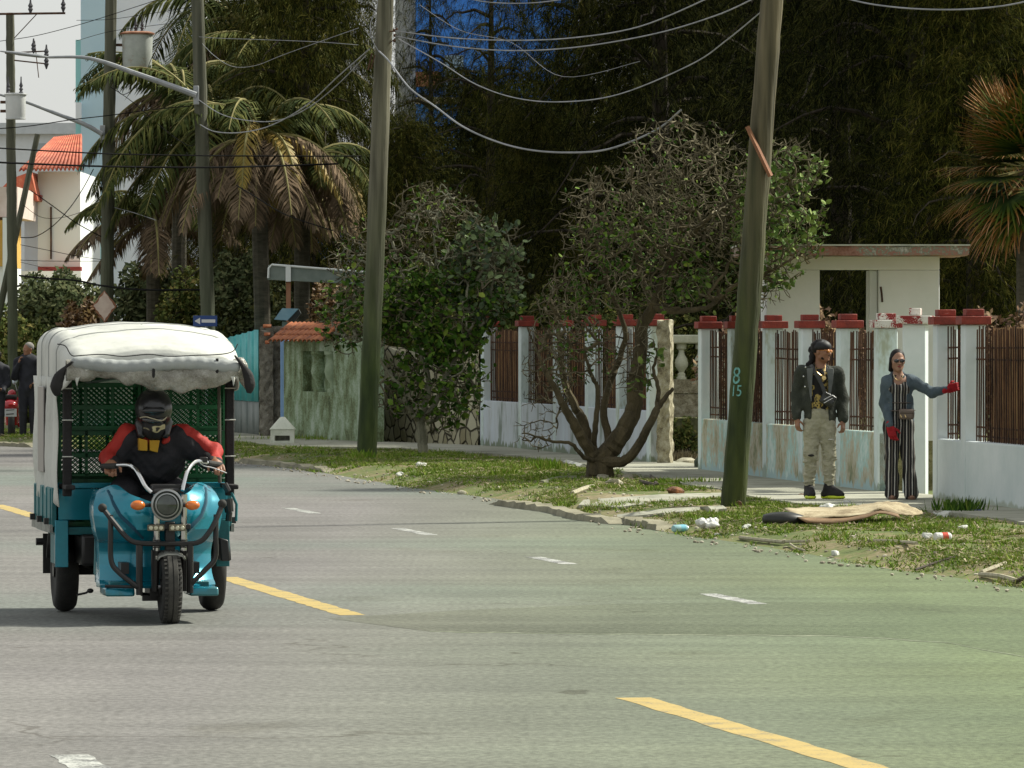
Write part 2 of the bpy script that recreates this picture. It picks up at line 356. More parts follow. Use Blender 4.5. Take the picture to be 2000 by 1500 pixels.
mb = MB(); q = []
for k in range(60):
    x = lerp(840, 2060, k / 59); y_ = float(np.interp(x, [p[0] for p in near], [p[1] for p in near])) + .6 * math.sin(x * .05); g0 = G(x, y_) + Vector((0, -.03 + U(-.02, .02), .0022)); q.append([g0 + Vector((0, -.003, -.004)), g0, g0 + Vector((0, .05 + U(-.02, .03), 0))])
mb.grid(q); tag(mb.build('road_seam', mat('pale_seam', (0.15, 0.17, 0.11), (0.27, 0.29, 0.20), scale=2, fine=.9), fixn=True), 'pale worn joint along the near edge of the old asphalt', 'road seam', kind='structure')
ym = mat('yellow_paint', None, scale=5, stops=[(0.33, (0.20, 0.18, 0.12)), (0.44, (0.42, 0.31, 0.10)), (0.7, (0.50, 0.37, 0.12))], rough=.7, fine=0.7)
wm = mat('white_paint_worn', None, scale=4, stops=[(0.42, (0.13, 0.13, 0.125)), (0.56, (0.42, 0.43, 0.40)), (0.8, (0.6, 0.6, 0.56))], rough=.7, fine=0.9)
def dash(u0, u1, v, wd, m, lab):
    b = MB(); n = 40; rr = []
    for i in range(n + 1):
        u = lerp(u0, u1, i / n); j1 = U(-.01, .01); j2 = U(-.01, .01)
        rr.append([UV(u, v - wd / 2 + j1, .0015), UV(u, v + wd / 2 + j2, .0015)])
    b.grid(rr); tag(b.build('road_marking', m, fixn=True), lab, 'road marking', kind='structure')
dash(20.5, 29.7, 5.93, .17, ym, 'yellow centre dash nearest the camera')
dash(38.7, 44.9, 5.9, .17, ym, 'yellow centre dash beside the tricycle')
dash(56.5, 64.2, 6.02, .17, ym, 'yellow centre dash far behind the tricycle')
for a, b_ in (((1375, 1160), (1490, 1180)), ((1030, 1088), (1125, 1102)), ((768, 1032), (850, 1045)), ((555, 992), (622, 1003))):
    (v1, u1), (v0, u0) = toUV(G(*a)), toUV(G(*b_)); dash(u0, u1, (v0 + v1) / 2, .13, wm, 'faded white lane dash')
(v1, u1) = toUV(G(135, 1475)); dash(20, u1, v1, .17, wm, 'white lane dash in the near left corner')

# verge: raised ground right of the road
def hv(u, v):                           # verge height
    e = edge_v(u); t = min(1, max(0, (v - e) / 0.7)); t = t * t * (3 - 2 * t)
    return 0.10 * t + (0.035 * vnoise(u * 1.3, v * 2.1) + 0.015 * vnoise(u * 4.1, v * 5.3, 2)) * t * (1 if v < e + 3.2 else .25) - 0.01 * (1 - t)
vm = mat('verge_soil', None, scale=1.2, stops=[(0.30, (0.07, 0.10, 0.018)), (0.46, (0.11, 0.14, 0.03)), (0.54, (0.16, 0.14, 0.055)), (0.62, (0.22, 0.18, 0.095)), (0.78, (0.34, 0.29, 0.18))], fine=0.55, bump=0.8, bscale=14, rough=.95)
rows = []
for i in range(0, 420):
    u = 22 + i * 0.35; e = edge_v(u) + .03 * math.sin(u * 7) ; row = []
    for v in [e - .15, e, e + .1, e + .2, e + .35, e + .5, e + .7] + [e + .7 + .22 * k for k in range(1, 20)] + [e + 5 + 1.2 * k for k in range(1, 6)] + [e + 14, e + 22, e + 60]:
        row.append(UV(u, v, hv(u, v)))
    rows.append(row)
mb = MB(); mb.grid(rows); tag(mb.build('verge', vm, fixn=True), 'trampled grassy verge between road and pavement', 'verge', kind='structure')
# pavement: concrete path along the walls, outline read off the photograph's ground
cm = mat('concrete', None, scale=1.5, stops=[(0.3, (0.20, 0.20, 0.15)), (0.5, (0.33, 0.33, 0.26)), (0.75, (0.42, 0.41, 0.33))], fine=0.45, bump=0.3, rough=.9)
HP = 0.13
pav_in = [(300, 836), (440, 845), (560, 853), (700, 862), (860, 868), (1000, 876), (1120, 886), (1240, 898), (1365, 912), (1500, 934), (1640, 952), (1800, 972), (1900, 982), (2000, 992), (2120, 1006)]
pav_out = [(300, 846), (440, 858), (560, 872), (700, 872), (860, 880), (1000, 889), (1120, 902), (1240, 924), (1365, 948), (1500, 975), (1640, 990), (1800, 994), (1900, 1006), (2000, 1019), (2120, 1036)]
rows = []
def samp(pl, x):
    return G(x, float(np.interp(x, [p[0] for p in pl], [p[1] for p in pl])), HP)
for x in range(300, 2121, 26):
    a = samp(pav_in, x); b_ = samp(pav_out, x + 0.0) ; b_ = b_ + Vector((U(-.04, .04), U(-.25, .25), 0))
    a = a + Vector((.35, 0, 0))
    rows.append([a + Vector((0, 0, -.1)), a, lerp(a, b_, .33), lerp(a, b_, .66), b_, b_ + Vector((0, 0, -.1))])
mb = MB(); mb.grid(rows); tag(mb.build('pavement', cm, fixn=True), 'pale cracked concrete pavement in front of the walls', 'pavement', kind='structure')
def GV(px, py, off=0.0):                # point on the uneven verge under a photo pixel
    h = .08
    for _ in range(12):
        v, u = toUV(G(px, py, h)); h = lerp(h, hv(u, v) + off, .7)
    return G(px, py, h)
def slab(name, pix, h, th, lab, m=cm, cat='slab', kind='structure'):
    n = 14; top, bot = pix; b = MB(); rows = []
    for i in range(n + 1):
        t = i / n
        def at(pl): x = lerp(pl[0][0], pl[-1][0], t); return x, float(np.interp(x, [q[0] for q in pl], [q[1] for q in pl]))
        a, c = GV(*at(top), h), GV(*at(bot), h); rows.append([a - Vector((0, 0, th)), a, lerp(a, c, .5), c, c - Vector((0, 0, th))])
    b.grid(rows); o = b.build(name, m, fixn=True); tag(o, lab, cat, kind=kind); return o
slab('pavement_slab', ([(1140, 976), (1310, 964), (1422, 962)], [(1130, 986), (1210, 990), (1300, 979), (1424, 968)]), .02, .06, 'pale concrete crossing slab beside the leaning pole', cat='pavement')
slab('pavement_slab', ([(1205, 1005), (1300, 993), (1412, 987)], [(1205, 1011), (1300, 1001), (1420, 993)]), .02, .06, 'narrow concrete strip at the kerb near the leaning pole', cat='pavement')
# kerb: weathered edge beam, only in the stretches where it still shows
km = mat('kerb_stone', None, scale=3, stops=[(0.3, (0.14, 0.13, 0.08)), (0.7, (0.31, 0.29, 0.20))], fine=.4, bump=.4)
def kerb(pl, lab):
    rows = []
    n = 26
    xs = [p[0] for p in pl]; ys = [p[1] for p in pl]
    for i in range(n + 1):
        x = lerp(xs[0], xs[-1], i / n); p = G(x, float(np.interp(x, xs, ys)), .05); (v, u) = toUV(p)
        j = U(-.03, .03); z = (.055 + U(-.014, .012)) * min(1, i * .5, (n - i) * .5 + .02) + .004
        rows.append([UV(u, v - .02 + j, -.02), UV(u, v + j, z), UV(u, v + .17 + j, z), UV(u, v + .19 + j, 0)])
    b = MB(); b.grid(rows); tag(b.build('kerb', km, fixn=True), lab, 'kerb', kind='structure')
kerb([(960, 976), (1060, 990), (1120, 1004), (1190, 1014)], 'broken pale kerb below the multi stemmed tree')
kerb([(1205, 1010), (1265, 1022), (1285, 1026)], 'short end piece of the broken kerb')
kerb([(462, 897), (540, 904), (640, 916)], 'low kerb behind the tricycle')
kerb([(-60, 862), (60, 868)], 'low kerb by the red scooter')
# ------------------------------------------------------------------ walls and fences along the pavement
paint_old = mat('old_wall_paint', None, stain=((0.38, 0.52, 0.52), .08, .45), scale=1.7, stretch=(1, 1, .62), detail=8, fine=.35, bump=.35, bscale=22, rough=.9,
    stops=[(0.30, (0.10, 0.15, 0.08)), (0.39, (0.30, 0.30, 0.18)), (0.46, (0.44, 0.40, 0.29)), (0.52, (0.48, 0.49, 0.39)), (0.56, (0.36, 0.56, 0.52)), (0.61, (0.50, 0.64, 0.60)), (0.70, (0.66, 0.74, 0.70))])
paint_lilac = mat('pale_lilac_wall', None, stain=((0.20, 0.24, 0.17), .07, .4), scale=1.3, stretch=(1, 1, .3), detail=8, fine=.3, bump=.25, bscale=20, rough=.9,
    stops=[(0.3, (0.20, 0.24, 0.20)), (0.42, (0.50, 0.54, 0.56)), (0.6, (0.56, 0.62, 0.68)), (0.75, (0.66, 0.76, 0.78))])
paint_new = mat('fresh_white_wall', (0.56, 0.64, 0.64), (0.72, 0.77, 0.77), stain=((0.42, 0.47, 0.40), .05, .22), scale=1.1, fine=.15, bump=.1, bscale=30, rough=.85)
col_paint = mat('column_paint', None, stain=((0.34, 0.42, 0.36), .10, .5), scale=2.2, stretch=(1, 1, .4), fine=.3, bump=.2, bscale=25, rough=.9,
    stops=[(0.3, (0.40, 0.44, 0.34)), (0.42, (0.58, 0.68, 0.66)), (0.6, (0.70, 0.78, 0.78)), (0.8, (0.78, 0.82, 0.80))])
cap_red = mat('red_cap_paint', None, scale=7, fine=.5, bump=.3, rough=.7, stops=[(0.3, (0.13, 0.02, 0.015)), (0.6, (0.27, 0.035, 0.02)), (0.74, (0.32, 0.05, 0.03)), (0.80, (0.6, 0.55, 0.5))])
cap_chip = mat('chipped_red_cap_paint', None, scale=6, fine=.5, bump=.4, rough=.8, stops=[(0.35, (0.22, 0.02, 0.02)), (0.47, (0.26, 0.03, 0.025)), (0.50, (0.62, 0.60, 0.54)), (0.8, (0.7, 0.68, 0.62))])
rod_m = mat('rusty_rod', None, scale=9, stretch=(1, 1, .3), fine=.5, rough=.8, stops=[(0.35, (0.025, 0.012, 0.007)), (0.55, (0.085, 0.038, 0.018)), (0.8, (0.17, 0.08, 0.035))])
reed_m = mat('rusty_sheet', None, scale=5, stretch=(6, 6, .25), fine=.8, bump=.6, bscale=60, rough=.95, stops=[(0.32, (0.04, 0.018, 0.008)), (0.44, (0.20, 0.09, 0.032)), (0.56, (0.36, 0.20, 0.075)), (0.74, (0.55, 0.38, 0.17))])
dead_leaf = mat('dead_foliage', None, scale=6, island=.85, stops=[(0.1, (0.05, 0.025, 0.012)), (0.5, (0.14, 0.07, 0.03)), (0.9, (0.24, 0.16, 0.08))], rough=.9)

def wall_frame(A, B):                   # local axes: s along the wall (near -> far), w towards the road
    A = Vector(A); B = Vector(B); s = (B - A); L = s.length; s.normalize(); wv = Vector((-s.y, s.x, 0))
    if wv.x > 0: wv = -wv
    return A, s, wv, L
def s_at_px(A, s, px):                  # where the sight line through photo column px meets the wall line
    k = (px - 1000) / F; return (k * A.y - A.x) / (s.x - k * s.y)
def fence(pA, pB, cols, low_h, top_h, col_h, name, label, wallm, colm, cat='fence', caps=None, rods=8, screens=None, cw=.215, end0=0.0, end1=0.0, capw=.30, bare=()):
    A, s, wv, L = wall_frame(G(*pA, HP), G(*pB, HP))
    t = thing(name, label, cat, A, world=True); ss = [s_at_px(A, s, c) for c in cols]
    def Q(a, w_, z): return A + s * a + wv * w_ + Vector((0, 0, z - .12))
    def bx(mb, a0, a1, w0, w1, z0, z1, mi=0):
        mb.hexa([Q(a0, w0, z0), Q(a1, w0, z0), Q(a1, w1, z0), Q(a0, w1, z0), Q(a0, w0, z1), Q(a1, w0, z1), Q(a1, w1, z1), Q(a0, w1, z1)], mi)
    s0 = min(ss) - cw / 2 - end0; s1 = max(ss) + cw / 2 + end1
    b = MB(); n = int((s1 - s0) / .5); 
    for i in range(n):
        a0, a1 = lerp(s0, s1, i / n), lerp(s0, s1, (i + 1) / n)
        bx(b, a0, a1, -.10, .10, 0, low_h)
    b = MB(); bx(b, s0, s1, -.10, .10, 0, low_h); b.build('low_wall', wallm, t, bevel=.012, fixn=True)
    for i, a in enumerate(ss):
        b = MB(); bx(b, a - cw / 2, a + cw / 2, -cw / 2, cw / 2, 0.002, col_h); c = b.build('column', colm if i not in bare else paint_old, t, bevel=.012, fixn=True)
        if caps and i in caps and caps[i] is None: continue
        cmm = caps[i] if caps and i in caps else cap_red
        j = U(-.012, .012); b = MB(); ch = col_h; hw = capw / 2
        bx(b, a - hw + j, a + hw + j, -hw, hw, ch + .002, ch + .085); bx(b, a - hw * .6 + j, a + hw * .6 + j, -hw * .6, hw * .6, ch + .087, ch + .155)
        b.build('cap', cmm, c, bevel=.008, fixn=True)
    order = sorted(range(len(ss)), key=lambda i: ss[i])
    for k in range(len(order) - 1 + (1 if end0 > .5 else 0)):
        if end0 > .5 and k == len(order) - 1: a0, a1 = s0, ss[order[0]] - cw / 2
        else: a0, a1 = ss[order[k]] + cw / 2, ss[order[k + 1]] - cw / 2
        if a1 - a0 < .12: continue
        nr = max(3, int((a1 - a0) / rods)); b = MB()
        for q in range(nr):
            a = lerp(a0, a1, (q + .5) / nr); r = .0085; h = top_h + U(-.02, .03)
            b.tube([Q(a, .0 + U(-.006, .006), low_h - .02), Q(a, U(-.008, .008), h)], r, 5)
        for z in (low_h + .05, low_h + .14, top_h - .30, top_h - .19):
            b.tube([Q(a0 - .02, -.014, z + U(-.008, .008)), Q((a0 + a1) / 2, -.014, z + U(-.012, .012)), Q(a1 + .02, -.014, z)], .010, 5)
        b.build('grille', rod_m, t)
        if screens and screens.get(k):
            f0, f1, z0, z1 = screens[k]; b = MB(); m = 12; rows = []
            for q in range(m + 1):
                a = lerp(lerp(a0, a1, f0), lerp(a0, a1, f1), q / m); w_ = -.07 + .018 * math.sin(q * 2.4) + U(-.006, .006)
                rows.append([Q(a, w_, lerp(low_h, top_h, z0)), Q(a, w_ + U(-.01, .01), lerp(low_h, top_h, (z0 + z1) / 2)), Q(a, w_ + U(-.01, .01), lerp(low_h, top_h, z1) + U(-.02, .02))])
            b.grid(rows); b.build('screen', reed_m, t, solid=.006)
    return t, Q, ss
# right run (woman's hand on it)
f1, Q1, ss1 = fence((2000, 992), (1838, 971), [1901, 1846], .72, 1.83, 1.87, 'grille_fence', 'smooth white wall with rusty grille, right of the gate opening by the woman', paint_new, paint_new,
    end0=6, rods=.105, screens={0: (0, .42, 0, 1), 1: (0.02, .93, .0, 1)}, caps={0: cap_red, 1: cap_red})
# middle run, behind the two walkers
f2, Q2, ss2 = fence((1730, 959), (1365, 914), [1730, 1655, 1581, 1510, 1441, 1383], .74, 1.80, 1.84, 'grille_fence', 'peeling turquoise and beige wall with rusty grille behind the two people', paint_old, col_paint,
    rods=.105, caps={0: cap_chip, 1: cap_red}, screens={0: (.0, .50, .62, 1), 1: (0, .5, 0.1, 1), 2: (0, .35, .3, 1), 3: (0, .5, 0, 1), 4: (0, .62, .0, 1)}, bare=())
# gate pier
A, s, wv, L = wall_frame(G(1768, 963, HP), G(1730, 959, HP))
def pier(px, py, h, wd, dp, name, label, m, capm=None, cat='gate pier', rz=-10):
    p = G(px, py, HP); t = thing(name, label, cat, (p.x, p.y, 0), R_(rz)); b = MB()
    b.box((0, 0, h / 2 + .06), (wd, dp, h + .12)); b.build('shaft', m, t, bevel=.012)
    if capm:
        b = MB(); b.box((0, 0, h + .165), (wd + .12, dp + .12, .085)); b.box((0, 0, h + .25), (wd * .5, dp * .5, .075)); b.build('cap', capm, t, bevel=.008)
    return t
pier(1788, 962, 1.77, .24, .30, 'gate_pier', 'white gate pier with half white chipped red cap behind the woman', paint_new, cap_chip)
# left run, behind the multi stemmed tree
f3, Q3, ss3 = fence((1290, 903), (956, 868), [1281, 1221, 1160, 1097, 1029, 955], .78, 1.84, 1.88, 'grille_fence', 'lilac white wall with brown sheeted grille behind the multi stemmed tree', paint_lilac, col_paint,
    rods=.12, screens={0: (.0, .98, 0, .96), 1: (0, .8, 0, .97), 2: (0, .98, 0, .97), 3: (0, .85, 0, .97), 4: (0, .98, 0, .98)}, end1=.1)
# crumbling stone pier closing the left run
rough = mat('rubble_stone', None, scale=9, detail=8, fine=.5, bump=1.0, bscale=18, rough=.95, stops=[(0.3, (0.10, 0.08, 0.05)), (0.45, (0.28, 0.25, 0.16)), (0.62, (0.44, 0.41, 0.30)), (0.8, (0.55, 0.53, 0.42))])
def rough_box(mb, c, d, M=None, n=(3, 3, 10), jit=.025):
    nx, ny, nz = n; c = Vector(c); idx = {}; fs = []; vs = []
    def vid(i, j, k):
        if (i, j, k) not in idx:
            q = Vector(((i / nx - .5) * d[0], (j / ny - .5) * d[1], (k / nz - .5) * d[2])) + Vector((U(-jit, jit), U(-jit, jit), U(-jit, jit)))
            idx[(i, j, k)] = len(vs); vs.append((M @ q if M is not None else q) + c)
        return idx[(i, j, k)]
    for i in range(nx):
        for j in range(ny): fs.append((vid(i, j, nz), vid(i + 1, j, nz), vid(i + 1, j + 1, nz), vid(i, j + 1, nz))); fs.append((vid(i, j + 1, 0), vid(i + 1, j + 1, 0), vid(i + 1, j, 0), vid(i, j, 0)))
    for k in range(nz):
        for i in range(nx): fs.append((vid(i, 0, k), vid(i + 1, 0, k), vid(i + 1, 0, k + 1), vid(i, 0, k + 1))); fs.append((vid(i + 1, ny, k), vid(i, ny, k), vid(i, ny, k + 1), vid(i + 1, ny, k + 1)))
        for j in range(ny): fs.append((vid(0, j + 1, k), vid(0, j, k), vid(0, j, k + 1), vid(0, j + 1, k + 1))); fs.append((vid(nx, j, k), vid(nx, j + 1, k), vid(nx, j + 1, k + 1), vid(nx, j, k + 1)))
    mb.add(vs, fs)
p = G(1299, 904, HP); t = thing('stone_pier', 'eroded rubble pier at the gap with the balusters', 'gate pier', (p.x, p.y + .1, 0), R_(-10))
b = MB(); rough_box(b, (0, 0, .98), (.17, .30, 1.96), n=(4, 4, 26), jit=.016); b.build('shaft', rough, t, smooth=0)
# ------------------------------------------------------------------ gate house
p = Vector((0, 73, 0)); z = 73; zs = F / z
def gx(px): return (px - 1000) / F * z
def gz(py): return CH + (650 - py) / F * z
ghm = mat('gatehouse_white', (0.70, 0.73, 0.70), (0.80, 0.82, 0.80), scale=1.0, fine=.15, bump=.1, bscale=20, rough=.85)
gh = thing('gate_house', 'white flat roofed gate house with a square opening above the fence', 'gatehouse', (gx(1660), z, 0), R_(-4), world=True)
b = MB()
def vb(b, x0, x1, z0, z1, y0, y1): b.box((((x0 + x1) / 2), (y0 + y1) / 2, (z0 + z1) / 2), (abs(x1 - x0), y1 - y0, abs(z1 - z0)))
X0, Xa, Xb, X1 = gx(1497), gx(1601), gx(1716), gx(1835); ZT = gz(500); ZO = gz(527)
vb(b, X0, X1, ZO, ZT, z, z + .2); vb(b, X0, Xa, 0, ZO - .001, z, z + .2); vb(b, Xb, X1, 0, ZO - .001, z, z + .2)
vb(b, X1 - .2, X1, 0, ZT, z + .202, z + 1.7); vb(b, X0, X0 + .2, 0, ZT, z + .202, z + 1.7)
vb(b, gx(1700), Xb - .002, 0, ZO - .002, z + .205, z + .9)
b.build('wall', ghm, gh, bevel=.01)
rm = mat('weathered_roof_edge', None, scale=3, fine=.6, bump=.4, rough=.9, stops=[(0.3, (0.20, 0.09, 0.06)), (0.52, (0.34, 0.18, 0.14)), (0.6, (0.20, 0.22, 0.17)), (0.75, (0.5, 0.47, 0.42))])
b = MB(); rough_box(b, ((gx(1440) + gx(1886)) / 2, z + .65, ZT + .055), (gx(1886) - gx(1440), 2.5, .105), n=(40, 6, 1), jit=.006); b.build('roof_slab', rm, gh, smooth=0)
b = MB(); vb(b, gx(1438), gx(1888), ZT + .112, ZT + .13, z - .62, z + 1.92); b.build('roof_top', mat('roof_lime', (0.42, 0.44, 0.38), (0.6, 0.6, 0.52), scale=5, bump=.3), gh)
b = MB(); b.tube([(gx(1723), z - .01, gz(590)), (gx(1722), z - .012, gz(575)), (gx(1720), z - .01, gz(560))], .012, 6); b.build('conduit', rod_m, gh)
# terrace seen through the gap: balusters on a stone plinth with a grey wall below
zb = 84
def bxz(px, py, zz=zb): return Vector(((px - 1000) / F * zz, zz, CH + (650 - py) / F * zz))
tr = thing('terrace_balustrade', 'cream balustrade on a stone plinth seen through the gap', 'balustrade', (bxz(1330, 0).x, zb, 0), 0, world=True)
cream = mat('cream_plaster', (0.42, 0.44, 0.32), (0.62, 0.62, 0.48), scale=4, fine=.4, bump=.2)
b = MB(); a0, a1 = bxz(1240, 815), bxz(1430, 770); vb(b, a0.x, a1.x, a0.z, a1.z, zb - .1, zb + .3); rough_b = b.build('plinth', rough, tr)
b = MB(); vb(b, bxz(1236, 0).x, bxz(1434, 0).x, bxz(0, 671).z, bxz(0, 654).z, zb - .12, zb + .14); b.build('handrail', cream, tr, bevel=.02)
for px in (1256, 1294, 1331, 1368, 1405):
    c = bxz(px, 741); h = bxz(0, 671).z - bxz(0, 741).z; b = MB()
    b.lathe([(r * 1.15, q * h) for r, q in ((.058, 0), (.058, .06), (.045, .08), (.045, .16), (.03, .2), (.045, .26), (.075, .36), (.08, .46), (.066, .58), (.042, .68), (.032, .76), (.034, .82), (.058, .86), (.06, 1))], c, n=14)
    b.build('baluster', cream, tr)
b = MB(); vb(b, bxz(1236, 0).x, bxz(1434, 0).x, bxz(0, 768).z, bxz(0, 741).z, zb - .05, zb + .2); b.build('kerb_rail', rough, tr)
b = MB(); vb(b, bxz(1200, 0).x, bxz(1450, 0).x, 0, bxz(0, 817).z, zb - .3, zb + .1)
b.build('base_wall', mat('mossy_render', None, scale=2, stops=[(0.3, (0.05, 0.06, 0.02)), (0.5, (0.12, 0.12, 0.05)), (0.7, (0.14, 0.15, 0.10))], fine=.5, bump=.5), tr)
# weedy low wall in the gate opening
p = G(1815, 958, HP); t = thing('weedy_step_wall', 'low brown weed stained wall inside the gate opening', 'wall', (p.x, p.y + 1.2, 0), R_(-4))
b = MB(); rough_box(b, (0, 0, .3), (.7, .25, .66), n=(8, 3, 8), jit=.012); b.build('wall', mat('weedy_wall', None, scale=7, fine=.7, bump=.8, stops=[(0.3, (0.07, 0.06, 0.02)), (0.5, (0.17, 0.15, 0.07)), (0.7, (0.28, 0.24, 0.13))]), t, smooth=0)

# ------------------------------------------------------------------ old walls further along
moss = mat('mossy_plaster', None, scale=3.4, stretch=(1, 1, .7), detail=9, fine=.45, bump=.7, bscale=24, rough=.95,
    stops=[(0.30, (0.05, 0.075, 0.03)), (0.42, (0.14, 0.17, 0.08)), (0.50, (0.20, 0.27, 0.15)), (0.58, (0.28, 0.36, 0.24)), (0.72, (0.42, 0.50, 0.40))])
bark_stone = mat('pitted_coral_stone', None, scale=8, fine=.6, bump=1.0, bscale=20, rough=.95, stops=[(0.3, (0.07, 0.06, 0.045)), (0.5, (0.19, 0.175, 0.14)), (0.75, (0.33, 0.31, 0.26))])
tile = mat('orange_roof_tile', None, scale=6, fine=.4, bump=.3, rough=.7, stops=[(0.3, (0.16, 0.05, 0.02)), (0.5, (0.38, 0.11, 0.035)), (0.75, (0.50, 0.19, 0.07))])
tw = thing('plastered_wall', 'mossy green plaster wall with orange tiled coping and baluster recess', 'wall', G(640, 858, HP), world=True)
A, s, wv, L = wall_frame(G(738, 863, HP), G(566, 853, HP))
def Q(a, w_, z): return A + s * a + wv * w_ + Vector((0, 0, z - .12))
def bq(b, a0, a1, w0, w1, z0, z1): b.hexa([Q(a0, w0, z0), Q(a1, w0, z0), Q(a1, w1, z0), Q(a0, w1, z0), Q(a0, w0, z1), Q(a1, w0, z1), Q(a1, w1, z1), Q(a0, w1, z1)])
Hh = 1.66; r0, r1 = s_at_px(A, s, 663), s_at_px(A, s, 603)
b = MB(); bq(b, 0, r0, -.1, .1, 0, Hh); bq(b, r1, L, -.1, .1, 0, Hh); bq(b, r0 + .001, r1 - .001, -.1, .098, 0, .86); bq(b, r0 + .001, r1 - .001, -.1, .098, 1.5, Hh - .002); bq(b, r0 - .001, r1 + .001, -.1, -.04, .862, 1.498)
b.build('wall', moss, tw, fixn=True)
b = MB(); b.lathe([(r, q * .64) for r, q in ((.10, 0), (.10, .08), (.06, .1), (.06, .2), (.12, .34), (.15, .5), (.13, .66), (.08, .8), (.11, .88), (.15, .92), (.15, 1))], Q(lerp(r0, r1, .62), .0, .861), n=14); b.build('baluster', moss, tw)
b = MB(); b.lathe([(r, q * .64) for r, q in ((.10, 0), (.10, .08), (.06, .1), (.06, .2), (.12, .34), (.15, .5), (.13, .66), (.08, .8), (.11, .88), (.15, .92), (.15, 1))], Q(lerp(r0, r1, .18), .0, .861), n=14); b.build('baluster', mat('pale_green_plaster', (0.22, 0.30, 0.18), (0.36, 0.44, 0.30), scale=4, bump=.3), tw)
def tiles(Qf, a0, a1, zt, wout, parent, rows_=3, drop=.085):
    for r in range(rows_):
        b = MB(); n = max(3, int((a1 - a0) / .24))
        for i in range(n):
            aa = lerp(a0, a1, (i + .5) / n); hw = (a1 - a0) / n * .52
            pts = []
            w0, w1 = .0 + wout * r / rows_ * 1.0, wout * (r + 1) / rows_ + .06
            z0, z1 = zt - r * drop + .02, zt - (r + 1) * drop
            rr = []
            for e, (w_, z_) in enumerate(((w0, z0), (w1, z1))):
                rr.append([Qf(aa + hw * math.cos(math.pi * k / 6), w_, z_ + .045 * math.sin(math.pi * k / 6)) for k in range(7)])
            b.grid(rr)
        b.build('tile_course', tile, parent, solid=.014)
tiles(Q, s_at_px(A, s, 668), L, Hh + .24, .30, tw)
b = MB(); rows = []
for i in range(30):
    a = lerp(0, s_at_px(A, s, 668) - .05, i / 29); z_ = Hh + .03 * vnoise(a * 5, 1) ; rows.append([Q(a, .13, Hh - .06), Q(a, .13, z_ + .05), Q(a, -.12, z_ + .05), Q(a, -.12, Hh - .06)])
b.grid(rows); b.build('coping', moss, tw, fixn=True)
# stone pillar with tiles
A2, s2, wv2, L2 = wall_frame(G(566, 853, HP), G(512, 849, HP))
A, s, wv, L = A2, s2, wv2, L2
sp = thing('stone_pillar', 'dark pitted stone pillar with orange tile corner left of the mossy wall', 'pillar', G(538, 851, HP), world=True)
pr = G(570, 853, HP); pl = G(512, 850, HP)
b = MB(); rough_box(b, ((pr.x + pl.x) / 2, pl.y - .35, .95), (abs(pr.x - pl.x), .5, 1.9), n=(12, 5, 22), jit=.014); rough_box(b, (pl.x + .1, pl.y - .66, .93), (.22, .14, 1.8), n=(4, 3, 22), jit=.014)
b.build('pillar', bark_stone, sp, smooth=0)
for (xa, xb, dz) in ((514, 530, 0), (560, 586, 0)):
    for r in range(3):
        b = MB(); c0 = P(xa + r * 2, 640 + r * 16, pl.y - .85 + -.03 * r); c1 = P(xb - (r * 2 if xa < 540 else 0), 640 + r * 16, pl.y - .85 - .03 * r)
        rr = []
        for c in (c0, c1): rr.append([c + Vector((0, -.075 * math.cos(math.pi * k / 6), .05 * math.sin(math.pi * k / 6))) for k in range(7)])
        b.grid(rr); b.build('roof_tile', tile, sp, solid=.015)
# blue post with cap
zp = pl.y - 1.1
bp_ = thing('blue_post', 'square pale blue post with a slanted teal cap', 'post', (P(556, 0, zp).x, zp, 0), world=True)
b = MB(); vb(b, P(548, 0, zp).x, P(564, 0, zp).x, .1, P(0, 655, zp).z, zp - .06, zp + .06); b.build('post', mat('pale_blue_paint', (0.26, 0.44, 0.78), (0.32, 0.52, 0.84), scale=3, rough=.6), bp_, bevel=.006)
b = MB(); vb(b, P(551, 0, zp).x, P(561, 0, zp).x, P(0, 654, zp).z, P(0, 628, zp).z, zp - .04, zp + .04); b.build('neck', mat('teal_grey', (0.12, 0.2, 0.2), (0.2, 0.28, 0.28), scale=4), bp_)
b = MB(); q = [P(536, 624, zp), P(562, 626, zp), P(584, 603, zp), P(552, 602, zp)]
b.prism([v + Vector((0, -.16, 0)) for v in q], (0, .32, 0)); b.build('cap', mat('teal_cap', (0.14, 0.30, 0.42), (0.22, 0.40, 0.50), scale=5, rough=.5), bp_, fixn=True)
b = MB(); q = [P(563, 626, zp), P(584, 604, zp), P(588, 612, zp), P(572, 632, zp)]; b.prism([v + Vector((0, -.14, 0)) for v in q], (0, .28, 0)); b.build('cap_underside', mat('dark_trim', (0.015, 0.02, 0.02), (0.03, 0.04, 0.04)), bp_, fixn=True)
